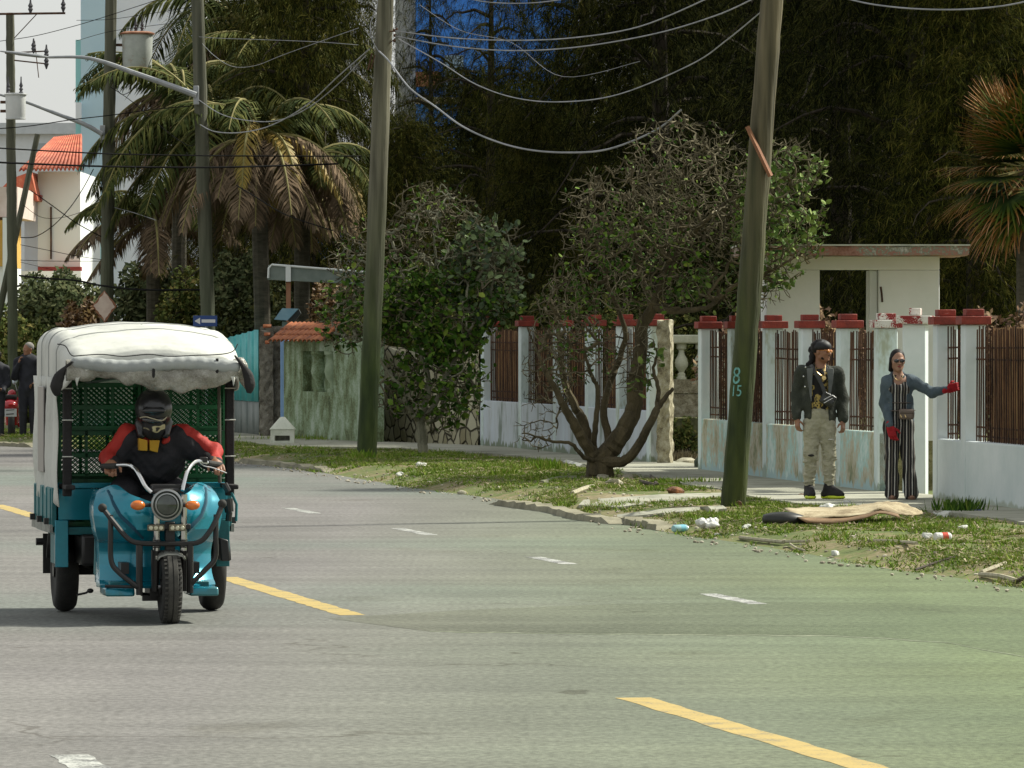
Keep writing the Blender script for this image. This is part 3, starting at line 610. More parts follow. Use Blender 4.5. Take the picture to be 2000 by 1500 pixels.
# rubble wall behind the leafy tree
A, s, wv, L = wall_frame(G(950, 867, HP), G(736, 858, HP))
rw = thing('rubble_wall', 'cream rubble stone wall behind the leafy tree', 'wall', A, world=True)
def rubble():
    m = bpy.data.materials.new('rubble_masonry'); m.use_nodes = True; nt = m.node_tree; N = nt.nodes; L_ = nt.links; b = N['Principled BSDF']
    tc = N.new('ShaderNodeTexCoord'); vo = N.new('ShaderNodeTexVoronoi'); vo.inputs['Scale'].default_value = 4.2; L_.new(tc.outputs['Object'], vo.inputs['Vector'])
    v2 = N.new('ShaderNodeTexVoronoi'); v2.feature = 'DISTANCE_TO_EDGE'; v2.inputs['Scale'].default_value = 4.2; L_.new(tc.outputs['Object'], v2.inputs['Vector'])
    r1 = N.new('ShaderNodeValToRGB'); e = r1.color_ramp.elements; e[0].color = (0.26, 0.23, 0.13, 1); e[1].color = (0.52, 0.50, 0.36, 1); L_.new(vo.outputs['Color'], r1.inputs[0])
    r2 = N.new('ShaderNodeValToRGB'); e = r2.color_ramp.elements; e[0].color = (0.10, 0.09, 0.06, 1); e[1].color = (1, 1, 1, 1); e[0].position = .01; e[1].position = .09; L_.new(v2.outputs['Distance'], r2.inputs[0])
    mx = N.new('ShaderNodeMix'); mx.data_type = 'RGBA'; mx.blend_type = 'MULTIPLY'; mx.inputs[0].default_value = 1; L_.new(r1.outputs[0], mx.inputs[6]); L_.new(r2.outputs[0], mx.inputs[7]); L_.new(mx.outputs[2], b.inputs['Base Color'])
    bp = N.new('ShaderNodeBump'); bp.inputs['Distance'].default_value = .05; bp.inputs['Strength'].default_value = .9; L_.new(r2.outputs[0], bp.inputs['Height']); L_.new(bp.outputs[0], b.inputs['Normal']); b.inputs['Roughness'].default_value = .95
    return m
b = MB(); rows = []; n = 40
for i in range(n + 1):
    a = L * i / n; zt = 1.55 + .1 * vnoise(a * 2, 3)
    rows.append([Q(a, .12 + .03 * vnoise(a * 4, k * 1.7, 5), zt * k / 12) for k in range(13)] + [Q(a, -.15, zt - .02), Q(a, -.15, 0)])
b.grid(rows); b.build('masonry', rubble(), rw, fixn=True)
# teal corrugated sheet fence
teal = mat('teal_sheet', None, scale=3, fine=.35, rough=.55, stops=[(0.3, (0.05, 0.34, 0.36)), (0.55, (0.07, 0.46, 0.47)), (0.72, (0.16, 0.55, 0.54)), (0.82, (0.34, 0.55, 0.5))])
greyb = mat('bare_sheet', (0.13, 0.155, 0.145), (0.24, 0.26, 0.245), scale=4, fine=.5, rough=.7, stretch=(1, 1, .3))
A, s, wv, L = wall_frame(G(511, 849, HP), G(400, 838, HP))
tf = thing('corrugated_fence', 'teal corrugated sheet fence with bare grey lower part', 'fence', A, world=True)
n = 110
def wv_(a):
    ph = (a * 1.0 / .62) % 1; return .045 if ph < .78 else .0 if ph > .84 else .045 * (.84 - ph) / .06
for nm, z0, z1, m, ex in (('painted_sheet', .66, 1.84, teal, .01), ('bare_sheet', 0.0, .69, greyb, 0)):
    b = MB(); rows = []
    for i in range(n + 1):
        a = L * i / n; st = -.055 * math.floor(a / .62) * .5
        w_ = wv_(a) + ex; rows.append([Q(a, w_, z0 + (st if nm == 'bare_sheet' and 0 else 0)), Q(a, w_, (z1 + st) if nm == 'painted_sheet' else z1)])
    b.grid(rows); b.build(nm, m, tf, solid=.004, smooth=20)
# ------------------------------------------------------------------ vegetation
def leafmat(name, stops, scale=3, rough=.6, spec=.3, island=.8):
    return mat(name, None, scale=scale, island=island, stops=stops, rough=rough, spec=spec)
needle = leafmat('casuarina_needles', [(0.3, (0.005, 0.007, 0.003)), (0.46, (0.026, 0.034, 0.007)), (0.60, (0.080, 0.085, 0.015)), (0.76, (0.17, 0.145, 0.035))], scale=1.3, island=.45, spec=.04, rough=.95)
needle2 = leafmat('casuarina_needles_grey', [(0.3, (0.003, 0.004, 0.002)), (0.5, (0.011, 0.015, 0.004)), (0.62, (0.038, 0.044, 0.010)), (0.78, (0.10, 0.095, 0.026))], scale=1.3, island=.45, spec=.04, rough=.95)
bark = mat('dark_bark', (0.025, 0.02, 0.014), (0.07, 0.055, 0.04), scale=8, bump=.6, stretch=(1, 1, .3), rough=.95)
def cas_mesh(seed, H=11, Rr=3.0, strands=26000, low=.8):
    random.seed(seed); b = MB(); nb = 95
    per = strands // nb; tn = 16; per //= tn
    limbs = []
    for i in range(nb):
        t = (i + .5) / nb; h = low + (H - low) * t ** .9; az = i * 2.4 + U(-.4, .4)
        L = Rr * (1 - .75 * max(0, (h / H - .25)) / .75) * U(.65, 1.1); el = U(.25, .9)
        d = Vector((math.cos(az), math.sin(az), 0)); pts = []
        for k in range(7):
            q = k / 6; pts.append(Vector((0, 0, h)) + d * L * q + Vector((0, 0, L * (el * q - .75 * q * q))) + Vector((U(-.1, .1), U(-.1, .1), U(-.1, .1))) * q)
        limbs.append(pts)
        for s_ in range(per):            # feathery tufts hanging along the limb
            q = min(.999, max(.08, rnd() ** .7)); k = q * 6; a = int(k); c = lerp(pts[a], pts[a + 1], k - a)
            sp = .14 + .30 * q
            c = c + Vector((random.gauss(0, sp), random.gauss(0, sp), random.gauss(0, sp * .9)))
            td = (d * U(-.1, .9) + Vector((U(-.6, .6), U(-.6, .6), U(-.7, .5)))).normalized(); tl = U(.25, .6)
            for _ in range(tn):
                g = rnd(); p = c + td * tl * g + Vector((0, 0, -.25 * g * g * tl))
                ln = U(.10, .30); dn = (td * U(.2, 1.1) + Vector((U(-.6, .6), U(-.6, .6), U(-.9, .45)))).normalized()
                p1 = p + dn * ln * .55; p2 = p1 + (dn + Vector((0, 0, -.5))).normalized() * ln * .5
                wd = U(.0035, .0085); sd_ = Vector((U(-1, 1), U(-.5, .5), U(-.3, .3))).normalized() * wd
                b.add([p - sd_ * .6, p + sd_ * .6, p1 + sd_, p1 - sd_, p2], [(0, 1, 2, 3), (3, 2, 4)])
    return b, limbs
def make_cas(seed, m, H, Rr, strands, label, low=.8):
    b, limbs = cas_mesh(seed, H, Rr, strands, low); t = thing('casuarina_tree', label, 'tree', group='dark casuarina trees behind the walls')
    c = b.build('crown', m, t, smooth=0)
    w = MB(); w.tube([(0, 0, -.1), (.05, .02, H * .3), (-.05, 0, H * .6), (0, 0, H * .95)], [.22, .17, .11, .03], 9)
    for pts in limbs[::2]: w.tube(pts, [.045, .04, .034, .028, .02, .014, .008], 4, cap=False)
    w.build('trunk', bark, t); return t
CA_ = make_cas(11, needle, 11.5, 3.1, 112000, 'olive green casuarina with hanging needle tufts behind the mossy wall')
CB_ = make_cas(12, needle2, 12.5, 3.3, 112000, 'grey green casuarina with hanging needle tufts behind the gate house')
CC_ = make_cas(13, needle, 11.0, 3.2, 30000, 'sparse casuarina veiling the blue building')
random.seed(5)
spots = [
    (960, 114, (.75, .85), 'C', 1.3, 'sparse casuarina veiling the blue building'),
    (840, 117, (.5, .80), 'C', 3.9, 'narrow sparse casuarina at the left edge of the blue building'),  # px, depth, scale, proto, rot, label
    (600, 111, (.72, .95), 'A', 0, 'yellowish casuarina right of the palms, behind the mossy wall'),
    (790, 101, .46, 'A', 2.0, 'low casuarina directly behind the leafy tree'),
    (1040, 98, .47, 'A', 4.1, 'low olive casuarina behind the left end of the lilac wall'),
    (1140, 104, (.72, 1.0), 'A', 3.3, 'tall olive casuarina between the blue building and the multi stemmed tree'),
    (1290, 95, .95, 'B', 1.0, 'tall casuarina behind the multi stemmed tree top'),
    (1460, 99, 1.0, 'B', 2.6, 'tall dark casuarina behind the leaning pole'),
    (1640, 92, 1.0, 'B', 4.4, 'dark casuarina directly above the gate house roof'),
    (1790, 88, .95, 'B', 5.6, 'grey green casuarina above the right end of the gate house roof'),
    (1900, 84, .62, 'A', .8, 'low feathery casuarina between gate house and fan palm'),
    (2050, 86, .95, 'B', 2.2, 'dark casuarina behind the fan palm at the right edge'),
    (1300, 118, (.85, 1.1), 'B', 5.0, 'farther casuarina in the row behind, left of the leaning pole'),
    (1390, 120, 1.1, 'B', .3, 'farther casuarina in the row behind, at the leaning pole'),
    (1560, 116, 1.1, 'B', 3.7, 'farther casuarina in the row behind, above the left part of the gate house'),
    (1730, 112, 1.1, 'B', 2.9, 'farther casuarina in the row behind, above the gate opening'),
    (1880, 108, 1.1, 'B', 1.7, 'farther casuarina in the row behind, left of the fan palm'),
    (2010, 110, 1.1, 'B', .2, 'farther casuarina in the row behind, at the right edge'),
    (520, 124, (.8, 1.05), 'A', 5.2, 'casuarina standing behind the palm crowns'),
    (450, 132, .75, 'A', 1.9, 'small casuarina behind the left palm'),
    (650, 122, (.62, 1.05), 'A', 4.9, 'casuarina in the row behind, at the middle wooden pole'),
    (1370, 150, (.9, 1.2), 'B', 4.2, 'farthest casuarina, behind the crown of the multi stemmed tree'),
    (1520, 150, 1.2, 'B', 1.2, 'farthest casuarina, just right of the leaning pole'),
    (1700, 146, 1.2, 'B', 5.4, 'farthest casuarina, above the middle of the gate house'),
    (1870, 146, 1.2, 'B', .9, 'farthest casuarina, left of the fan palm crown'),
    (2030, 150, 1.2, 'B', 3.0, 'farthest casuarina at the right edge'),
    (1100, 135, .5, 'B', 1.1, 'short casuarina below the blue building'),
    (930, 122, (.9, .56), 'B', 3.1, 'short casuarina below the left of the blue building'),
    (760, 130, .5, 'A', .1, 'short casuarina right of the middle wooden pole')]
first = {'A': CA_, 'B': CB_, 'C': CC_}; used = set()
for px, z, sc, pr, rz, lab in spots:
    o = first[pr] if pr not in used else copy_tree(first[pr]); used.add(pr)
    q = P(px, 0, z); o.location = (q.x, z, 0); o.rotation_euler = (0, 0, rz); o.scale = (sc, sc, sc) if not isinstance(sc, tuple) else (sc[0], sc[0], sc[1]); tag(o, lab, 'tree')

# ---- shrub-like trees grown towards points of their crown
def grow_tree(name, label, base, limbs, blobs, ntw, leafspec, bm_, seed, trunk_parts, r_end=.0032, gamma=2.3, wiggle=.05):
    random.seed(seed); base = Vector(base); t = thing(name, label, 'tree', base)
    nodes = []; par = []; fixed = {}
    def addn(p, pa, r=None): nodes.append(Vector(p)); par.append(pa); i = len(nodes) - 1; (fixed.__setitem__(i, r) if r else None); return i
    root = addn((0, 0, -.05), -1)
    names = {}
    for L in limbs:                      # each limb: start key, points, radii, end key
        pa = names.get(L[0], root); pts = cr([nodes[pa]] + [Vector(p) for p in L[1]], 5)[1:]
        for i, p in enumerate(pts): pa = addn(p + Vector((U(-.008, .008), U(-.02, .02), U(-.008, .008))), pa, lerp(L[2][0], L[2][1], (i + 1) / len(pts)))
        names[L[3]] = pa
    tg = []
    for (c, r, wt) in blobs:
        for _ in range(int(ntw * wt)):
            while True:
                q = Vector((U(-1, 1), U(-1, 1), U(-1, 1)))
                if .25 < q.length < 1: break
            tg.append((Vector(c) + Vector((q.x * r[0], q.y * r[1], q.z * r[2]))))
    NP = np.array([tuple(n) for n in nodes]); base_n = len(nodes)
    tg.sort(key=lambda q: float(np.min(np.linalg.norm(NP[5:] - np.array(q), axis=1))) + U(0, .12))
    buf = np.zeros((len(nodes) + len(tg) * 9 + 10, 3)); buf[:len(nodes)] = NP; cnt = len(nodes); ends = []
    for q in tg:
        dd = np.linalg.norm(buf[3:cnt] - np.array(q), axis=1) ; k = int(np.argmin(dd)) + 3; dist = dd[k - 3]
        if dist < .03: continue
        n = max(2, min(6, int(dist / .07))); a = nodes[k]; pa = k
        mid = Vector((U(-1, 1), U(-1, 1), U(-.6, 1))) * dist * .15
        for i in range(1, n + 1):
            s_ = i / n; p = a.lerp(q, s_) + mid * math.sin(math.pi * s_) + Vector((U(-1, 1), U(-1, 1), U(-1, 1))) * (wiggle * .22)
            pa = addn(p, pa); buf[cnt] = p; cnt += 1
        ends.append(pa)
        for _ in range(2):               # fine forks near the tip
            if cnt + 3 < len(buf):
                q0 = nodes[pa]; dd_ = (q0 - a).normalized() + Vector((U(-1, 1), U(-1, 1), U(-.5, 1))) * .8; q1 = q0 + dd_.normalized() * U(.04, .11); addn(q1, pa); buf[cnt] = q1; cnt += 1
    ch = [[] for _ in nodes]
    for i, pa in enumerate(par):
        if pa >= 0: ch[pa].append(i)
    rad = [0.0] * len(nodes)
    for i in range(len(nodes) - 1, -1, -1):
        rr = sum(rad[c] ** gamma for c in ch[i]) ** (1 / gamma) if ch[i] else r_end
        rad[i] = min(max(rr, r_end), .022)
        if i in fixed: rad[i] = fixed[i]
    wood, tw = MB(), MB()
    work = [(root, c) for c in ch[root]]
    while work:
        st, c = work.pop(); pts = [nodes[st], nodes[c]]; rs = [min(rad[st], rad[c] * 1.25), rad[c]]; cur = c
        while ch[cur]:
            nx = max(ch[cur], key=lambda k: rad[k])
            work += [(cur, o_) for o_ in ch[cur] if o_ != nx]
            pts.append(nodes[nx]); rs.append(rad[nx]); cur = nx
        big = max(rs) > .02
        (wood if big else tw).tube(pts, rs, 9 if big else 4, cap=big)
    wood.build('trunk', bm_, t); tw.build('twigs', mat('grey_twig', (0.055, 0.048, 0.028), (0.20, 0.175, 0.115), scale=3, island=.6, rough=.95, spec=.1), t)
    # leaves
    for (c, r, num, size, m, nm) in leafspec:
        lb = MB(); cand = [i for i in range(base_n, len(nodes)) if all(abs((nodes[i] - Vector(c))[k]) < r[k] for k in range(3)) and sum(((nodes[i] - Vector(c))[k] / r[k]) ** 2 for k in range(3)) < 1 and rad[i] < .008]
        if not cand: continue
        for _ in range(num):
            p = nodes[random.choice(cand)] + Vector((U(-.05, .05), U(-.05, .05), U(-.05, .05)))
            ln = size * U(.6, 1.2); d = Vector((U(-1, 1), U(-1, 1), U(-.6, 1))).normalized(); sdv = d.cross(Vector((U(-1, 1), U(-1, 1), U(-1, 1)))).normalized() * ln * U(.24, .34); nn = d.cross(sdv).normalized() * ln * .10
            lb.add([p, p + d * ln * .35 + sdv, p + d * ln * .75 + sdv * .8, p + d * ln, p + d * ln * .75 - sdv * .8, p + d * ln * .35 - sdv, p + d * ln * .5 - nn], [(0, 1, 6), (1, 2, 6), (2, 3, 6), (3, 4, 6), (4, 5, 6), (5, 0, 6)])
        lb.build(nm, m, t, smooth=0)
    return t
leaf_g = leafmat('glossy_leaves', [(0.1, (0.018, 0.050, 0.006)), (0.5, (0.055, 0.125, 0.012)), (0.8, (0.14, 0.23, 0.03)), (0.95, (0.28, 0.33, 0.06))], rough=.7, spec=.15)
leaf_d = leafmat('dusty_leaves', [(0.1, (0.05, 0.07, 0.05)), (0.5, (0.11, 0.165, 0.07)), (0.85, (0.22, 0.29, 0.13)), (0.95, (0.30, 0.30, 0.12))], rough=.65, spec=.25)
leaf_b = leafmat('bright_leaves', [(0.1, (0.05, 0.10, 0.02)), (0.5, (0.12, 0.20, 0.04)), (0.85, (0.22, 0.30, 0.07)), (0.95, (0.32, 0.36, 0.12))], rough=.65, spec=.2)
trunk_brown = mat('brown_trunk', (0.045, 0.036, 0.018), (0.12, 0.095, 0.048), scale=7, fine=.5, bump=.7, bscale=30, stretch=(1, 1, .4), rough=.95)
trunk_grey = mat('grey_trunk', (0.14, 0.14, 0.095), (0.28, 0.27, 0.19), scale=7, fine=.5, bump=.6, bscale=30, stretch=(1, 1, .4), rough=.95)
# multi-stemmed tree
B2 = GV(1172, 933); z2 = B2.y; k2 = F / z2
def L2p(px, py, dy=0.0): return ((px - 1172) / k2, dy, (933 - py) / k2)
limbs2 = [
    ('r', [L2p(1172, 915), L2p(1170, 900)], (.175, .15), 'base'),
    ('base', [L2p(1150, 878, -.1), L2p(1128, 840, -.2), L2p(1105, 800, -.3), L2p(1085, 762, -.35), L2p(1062, 720, -.4)], (.085, .024), 'a1'),
    ('base', [L2p(1150, 870, .15), L2p(1140, 825, .2), L2p(1122, 790, .25), L2p(1100, 735, .3), L2p(1092, 650, .4), L2p(1083, 590, .4)], (.08, .02), 'a2'),
    ('base', [L2p(1160, 870, 0), L2p(1164, 820, -.1), L2p(1166, 760, -.15), L2p(1150, 720, -.2), L2p(1140, 680, -.3)], (.045, .015), 'a3'),
    ('base', [L2p(1192, 880, 0), L2p(1215, 845, 0), L2p(1238, 800, .05), L2p(1242, 740, .1), L2p(1252, 690, .1), L2p(1255, 640, .1), L2p(1275, 600, .0)], (.125, .065), 'b1'),
    ('b1', [L2p(1290, 560, 0), L2p(1310, 515, -.1), L2p(1340, 470, -.1), L2p(1380, 430, -.2), L2p(1420, 395, -.2)], (.055, .018), 'b2'),
    ('b1', [L2p(1262, 560, .2), L2p(1245, 500, .3), L2p(1235, 430, .3), L2p(1240, 350, .3)], (.045, .014), 'b3'),
    ('b1', [L2p(1310, 608, -.2), L2p(1345, 606, -.3), L2p(1385, 598, -.3), L2p(1430, 560, -.3), L2p(1500, 530, -.2)], (.045, .016), 'b4'),
    ('base', [L2p(1195, 902, -.15), L2p(1220, 898, -.25), L2p(1245, 870, -.3), L2p(1262, 838, -.35), L2p(1282, 800, -.3)], (.07, .045), 'c1'),
    ('c1', [L2p(1298, 775, -.3), L2p(1312, 760, -.3)], (.035, .02), 'c1b'),
    ('c1', [L2p(1285, 760, -.2), L2p(1275, 725, -.2), L2p(1285, 690, -.2)], (.03, .015), 'c1c'),
    ('base', [L2p(1190, 862, .2), L2p(1180, 800, .25), L2p(1195, 740, .3), L2p(1215, 690, .35), L2p(1222, 640, .35), L2p(1190, 560, .4), L2p(1175, 480, .4), L2p(1180, 400, .4)], (.055, .016), 'd1'),
    ('a1', [L2p(1050, 690, -.4), L2p(1030, 640, -.4)], (.02, .01), 'e'),
    ('b2', [L2p(1470, 370, -.2), L2p(1520, 350, -.2)], (.018, .01), 'f'),
    ('b2', [L2p(1400, 340, 0), L2p(1380, 280, .1), L2p(1330, 240, .1)], (.016, .008), 'g'),
    ('base', [L2p(1140, 893, -.3), L2p(1115, 865, -.4), L2p(1080, 862, -.45), L2p(1045, 850, -.5), L2p(1020, 845, -.5)], (.03, .008), 'h'),
]
def bl(px, py, rx, rz_, wt, ry=.9, dy=0): return (L2p(px, py, dy), (rx / k2, ry, rz_ / k2), wt)
blobs2 = [bl(1110, 640, 75, 130, .15, .8), bl(1250, 430, 130, 120, .30, 1.1), bl(1390, 400, 150, 130, .34, 1.1), bl(1330, 290, 110, 70, .10, .7), bl(1500, 440, 115, 120, .20, 1.0), bl(1210, 520, 130, 100, .16, 1.0), bl(1070, 740, 55, 90, .05, .5), bl(1230, 700, 60, 80, .05, .5), bl(1150, 420, 60, 90, .06, .6), bl(1540, 330, 80, 60, .07, .6), bl(1050, 850, 45, 30, .015, .3), bl(1440, 560, 110, 45, .07, .6), bl(1330, 560, 100, 60, .06, .7)]
def lf(px, py, rx, rz_, num, size, m, nm): return (L2p(px, py), (rx / k2, 1.3, rz_ / k2), num, size, m, nm)
grow_tree('bare_tree', 'multi stemmed half bare tree with leaves only on its right side', (B2.x, B2.y, B2.z), limbs2, blobs2, 2300,
    [lf(1540, 430, 115, 140, 1300, .085, leaf_b, 'leaves'), lf(1350, 430, 300, 220, 450, .06, leaf_g, 'leaves'), lf(1400, 420, 260, 210, 500, .065, leaf_b, 'leaves'), lf(1430, 570, 120, 50, 260, .085, leaf_b, 'leaves'), lf(1240, 520, 150, 120, 700, .075, leaf_g, 'leaves'), lf(1120, 650, 90, 130, 300, .06, leaf_g, 'leaves'), lf(1290, 760, 60, 80, 60, .1, leaf_b, 'leaves')],
    trunk_brown, 21, None)
# leafy tree
B1 = GV(826, 888); z1 = B1.y; k1 = F / z1
def L1p(px, py, dy=0.0): return ((px - 826) / k1, dy, (888 - py) / k1)
limbs1 = [
    ('r', [L1p(825, 860), L1p(822, 825)], (.075, .07), 'base'),
    ('base', [L1p(806, 808, -.1), L1p(792, 785, -.15), L1p(782, 755, -.2), L1p(760, 730, -.2), L1p(735, 690, -.3)], (.045, .016), 'a'),
    ('base', [L1p(830, 790, 0), L1p(838, 750, .05), L1p(825, 700, 0), L1p(800, 640, 0), L1p(760, 580, -.1), L1p(720, 540, -.1)], (.05, .014), 'b'),
    ('base', [L1p(850, 790, -.1), L1p(870, 740, -.1), L1p(900, 680, -.1), L1p(930, 620, -.1), L1p(950, 540, -.1)], (.045, .014), 'c'),
    ('b', [L1p(740, 480, 0), L1p(770, 420, 0)], (.014, .008), 'd'),
    ('base', [L1p(856, 815, .2), L1p(870, 770, .3), L1p(862, 680, .3), L1p(860, 600, .3), L1p(850, 500, .3), L1p(845, 420, .2)], (.045, .012), 'e'),
    ('c', [L1p(975, 500, 0), L1p(990, 460, 0)], (.013, .008), 'f')]
def bl1(px, py, rx, rz_, wt, ry=.8): return (L1p(px, py), (rx / k1, ry, rz_ / k1), wt)
blobs1 = [bl1(740, 540, 105, 120, .26), bl1(860, 470, 100, 110, .28), bl1(960, 540, 70, 100, .16), bl1(860, 620, 120, 80, .22), bl1(700, 620, 85, 75, .14), bl1(870, 750, 85, 90, .14, .6), bl1(830, 400, 60, 50, .06, .5), bl1(960, 480, 70, 60, .06), bl1(770, 760, 50, 60, .05, .4)]
def lf1(px, py, rx, rz_, num, size, m, nm): return (L1p(px, py), (rx / k1, 1.2, rz_ / k1), num, size, m, nm)
grow_tree('leafy_tree', 'bushy broad leaved tree with twiggy bare top beside the middle wooden pole', (B1.x, B1.y, B1.z), limbs1, blobs1, 1900,
    [lf1(955, 530, 95, 110, 1000, .12, leaf_d, 'leaves'), lf1(870, 620, 160, 95, 1900, .115, leaf_g, 'leaves'), lf1(740, 610, 130, 110, 900, .10, leaf_g, 'leaves'), lf1(860, 750, 110, 110, 700, .12, leaf_g, 'leaves'), lf1(820, 480, 180, 150, 520, .085, leaf_g, 'leaves')],
    trunk_grey, 22, None, r_end=.0040)
# ---- palms
def frond(b, rb, base, az, el, L, droop, leaf, n=60, twist=0.0, sag=1.0, wd=.026):
    d = Vector((math.cos(az), math.sin(az), 0)); pts = []; dirv = d * math.cos(el) + Vector((0, 0, math.sin(el))); p = Vector(base); st = L / 14
    for k in range(15):
        pts.append(p.copy()); p = p + dirv * st; dirv = (dirv + Vector((0, 0, -droop / 14))).normalized()
    rb.tube(pts, [.035 * (1 - k / 15) + .006 for k in range(15)], 5)
    side = d.cross(Vector((0, 0, 1))).normalized()
    for i in range(n):
        q = .10 + .9 * i / n; k = q * 14; a = min(13, int(k)); c = lerp(pts[a], pts[a + 1], k - a); t = (pts[a + 1] - pts[a]).normalized()
        ll = leaf * math.sin(math.pi * min(1, .18 + .80 * q)) ** .6 * U(.8, 1.1)
        for sg in (-1, 1):
            o = (side * sg * U(.7, 1) + t * U(.4, .8) + Vector((0, 0, U(-.35, .1)))).normalized()
            p1 = c + o * ll * .5 + Vector((0, 0, -.10 * sag * ll)); p2 = p1 + (o + Vector((0, 0, -1.1 * sag))).normalized() * ll * .5
            w = t * wd * U(.7, 1.2)
            b.add([c - w * .4, c + w * .4, p1 + w, p1 - w, p2], [(0, 1, 2, 3), (3, 2, 4)])
palm_g = leafmat('palm_leaflets', [(0.1, (0.018, 0.030, 0.010)), (0.5, (0.055, 0.072, 0.020)), (0.8, (0.13, 0.13, 0.035)), (0.95, (0.22, 0.17, 0.06))], scale=.8, island=.5, spec=.08, rough=.85)
palm_y = leafmat('yellowed_leaflets', [(0.1, (0.12, 0.11, 0.02)), (0.5, (0.30, 0.22, 0.04)), (0.8, (0.40, 0.26, 0.07)), (0.95, (0.40, 0.22, 0.10))], scale=1.5, island=.5)
palm_d = leafmat('dry_leaflets', [(0.1, (0.06, 0.045, 0.03)), (0.5, (0.15, 0.11, 0.07)), (0.8, (0.24, 0.17, 0.11)), (0.95, (0.32, 0.24, 0.17))], scale=1.5, island=.5, spec=.08, rough=.9)
rachis = mat('leaf_stalk', (0.16, 0.15, 0.05), (0.30, 0.26, 0.09), scale=4)
ptrunk = mat('palm_trunk', (0.035, 0.032, 0.022), (0.095, 0.085, 0.06), scale=5, stretch=(1, 1, 4), bump=.6, fine=.4, rough=.95)
def palm(label, px, z, hpx, fr, seed, trunk_r=.14, lean=0.0):
    random.seed(seed); c = P(px, hpx, z); t = thing('coconut_palm', label, 'palm tree', (c.x, z, 0), group='coconut palms left of the dark trees')
    H = c.z
    b = MB(); b.tube(cr([(lean, 0, -.1), (lean * .7, 0, H * .35), (lean * .25, 0, H * .7), (0, 0, H)], 6), [trunk_r * 1.3] + [trunk_r] * 17 + [trunk_r * .8], 10); b.build('trunk', ptrunk, t)
    gb = {'g': MB(), 'y': MB(), 'd': MB()}; rb = MB(); hang = MB()
    for (azd, el, L, droop, kind, leaf) in fr:
        frond(gb[kind], rb, (0, 0, H - .05), R_(azd), R_(el), L, droop, leaf, sag=1.0 if kind != 'y' else 1.3)
    for k, nm, m in (('g', 'fronds', palm_g), ('y', 'yellow_fronds', palm_y), ('d', 'dry_fronds', palm_d)):
        if gb[k].v: gb[k].build(nm, m, t, smooth=0)
    rb.build('leaf_stalks', rachis, t); return t
def ring(n, el, L, droop, kind, leaf, off=0, jit=12):
    return [(off + 360 * i / n + U(-jit, jit), el + U(-8, 8), L * U(.85, 1.1), droop * U(.85, 1.15), kind, leaf) for i in range(n)]
random.seed(3)
palm('big coconut palm with long arching fronds in front of the turquoise tower', 420, 112, 250, ring(7, 55, 3.1, 1.9, 'g', .75) + ring(9, 25, 3.2, 2.1, 'g', .8, 20) + ring(8, -5, 2.8, 1.6, 'g', .8, 45) + ring(5, -35, 2.0, 1.0, 'd', .5, 10) + [(180, 38, 3.0, 2.2, 'g', .8), (195, 10, 2.9, 1.9, 'g', .8), (170, 62, 3.0, 1.6, 'g', .75)], 31)
palm('palm with two yellowed hanging fronds right of the big coconut palm', 505, 105, 270, ring(7, 55, 2.5, 2.2, 'g', .6, 10) + ring(8, 15, 2.4, 2.3, 'd', .6, 30) + ring(7, -30, 2.1, 1.5, 'd', .55, 12) + [(262, 50, 2.3, 3.6, 'y', .42), (300, 30, 1.9, 2.6, 'y', .35), (335, 20, 2.2, 2.4, 'y', .4), (240, 10, 1.8, 2.2, 'd', .5)], 32, lean=.1)
palm('young low palm crown behind the turquoise corner sheet fence', 300, 120, 420, ring(8, 48, 2.2, 2.0, 'g', .6, 5) + ring(7, 10, 2.2, 1.5, 'd', .55, 30) + ring(4, -30, 1.8, 1.0, 'd', .5), 33)
palm('dense palm crown beside the third wooden pole', 560, 114, 130, ring(8, 50, 2.6, 2.3, 'g', .7, 25) + ring(8, 15, 2.6, 2.3, 'g', .6, 5) + ring(5, -25, 2.2, 1.2, 'd', .5), 34)
palm('tall palm crown cut by the top edge of the view', 470, 122, 40, ring(8, 40, 3.0, 2.2, 'g', .8, 12) + ring(9, 5, 3.0, 1.9, 'g', .75, 35) + ring(5, -35, 2.4, 1.0, 'd', .6), 35)
palm('shaggy palm with yellow and dry hanging fronds right of the yellowed palm', 590, 107, 330, ring(7, 50, 2.0, 2.4, 'g', .55, 15) + ring(7, 5, 1.9, 2.2, 'd', .55, 40) + ring(5, -30, 1.7, 1.4, 'd', .5, 20) + [(250, 55, 2.1, 3.8, 'y', .4), (215, 40, 2.0, 3.0, 'y', .36), (320, 35, 2.0, 2.8, 'y', .4)], 36)
palm('shaggy dark palm crown between the two left wooden poles', 350, 116, 170, ring(8, 45, 2.7, 2.3, 'g', .7, 10) + ring(8, 0, 2.5, 2.0, 'd', .6, 30) + ring(6, -35, 2.2, 1.2, 'd', .55, 5), 37)
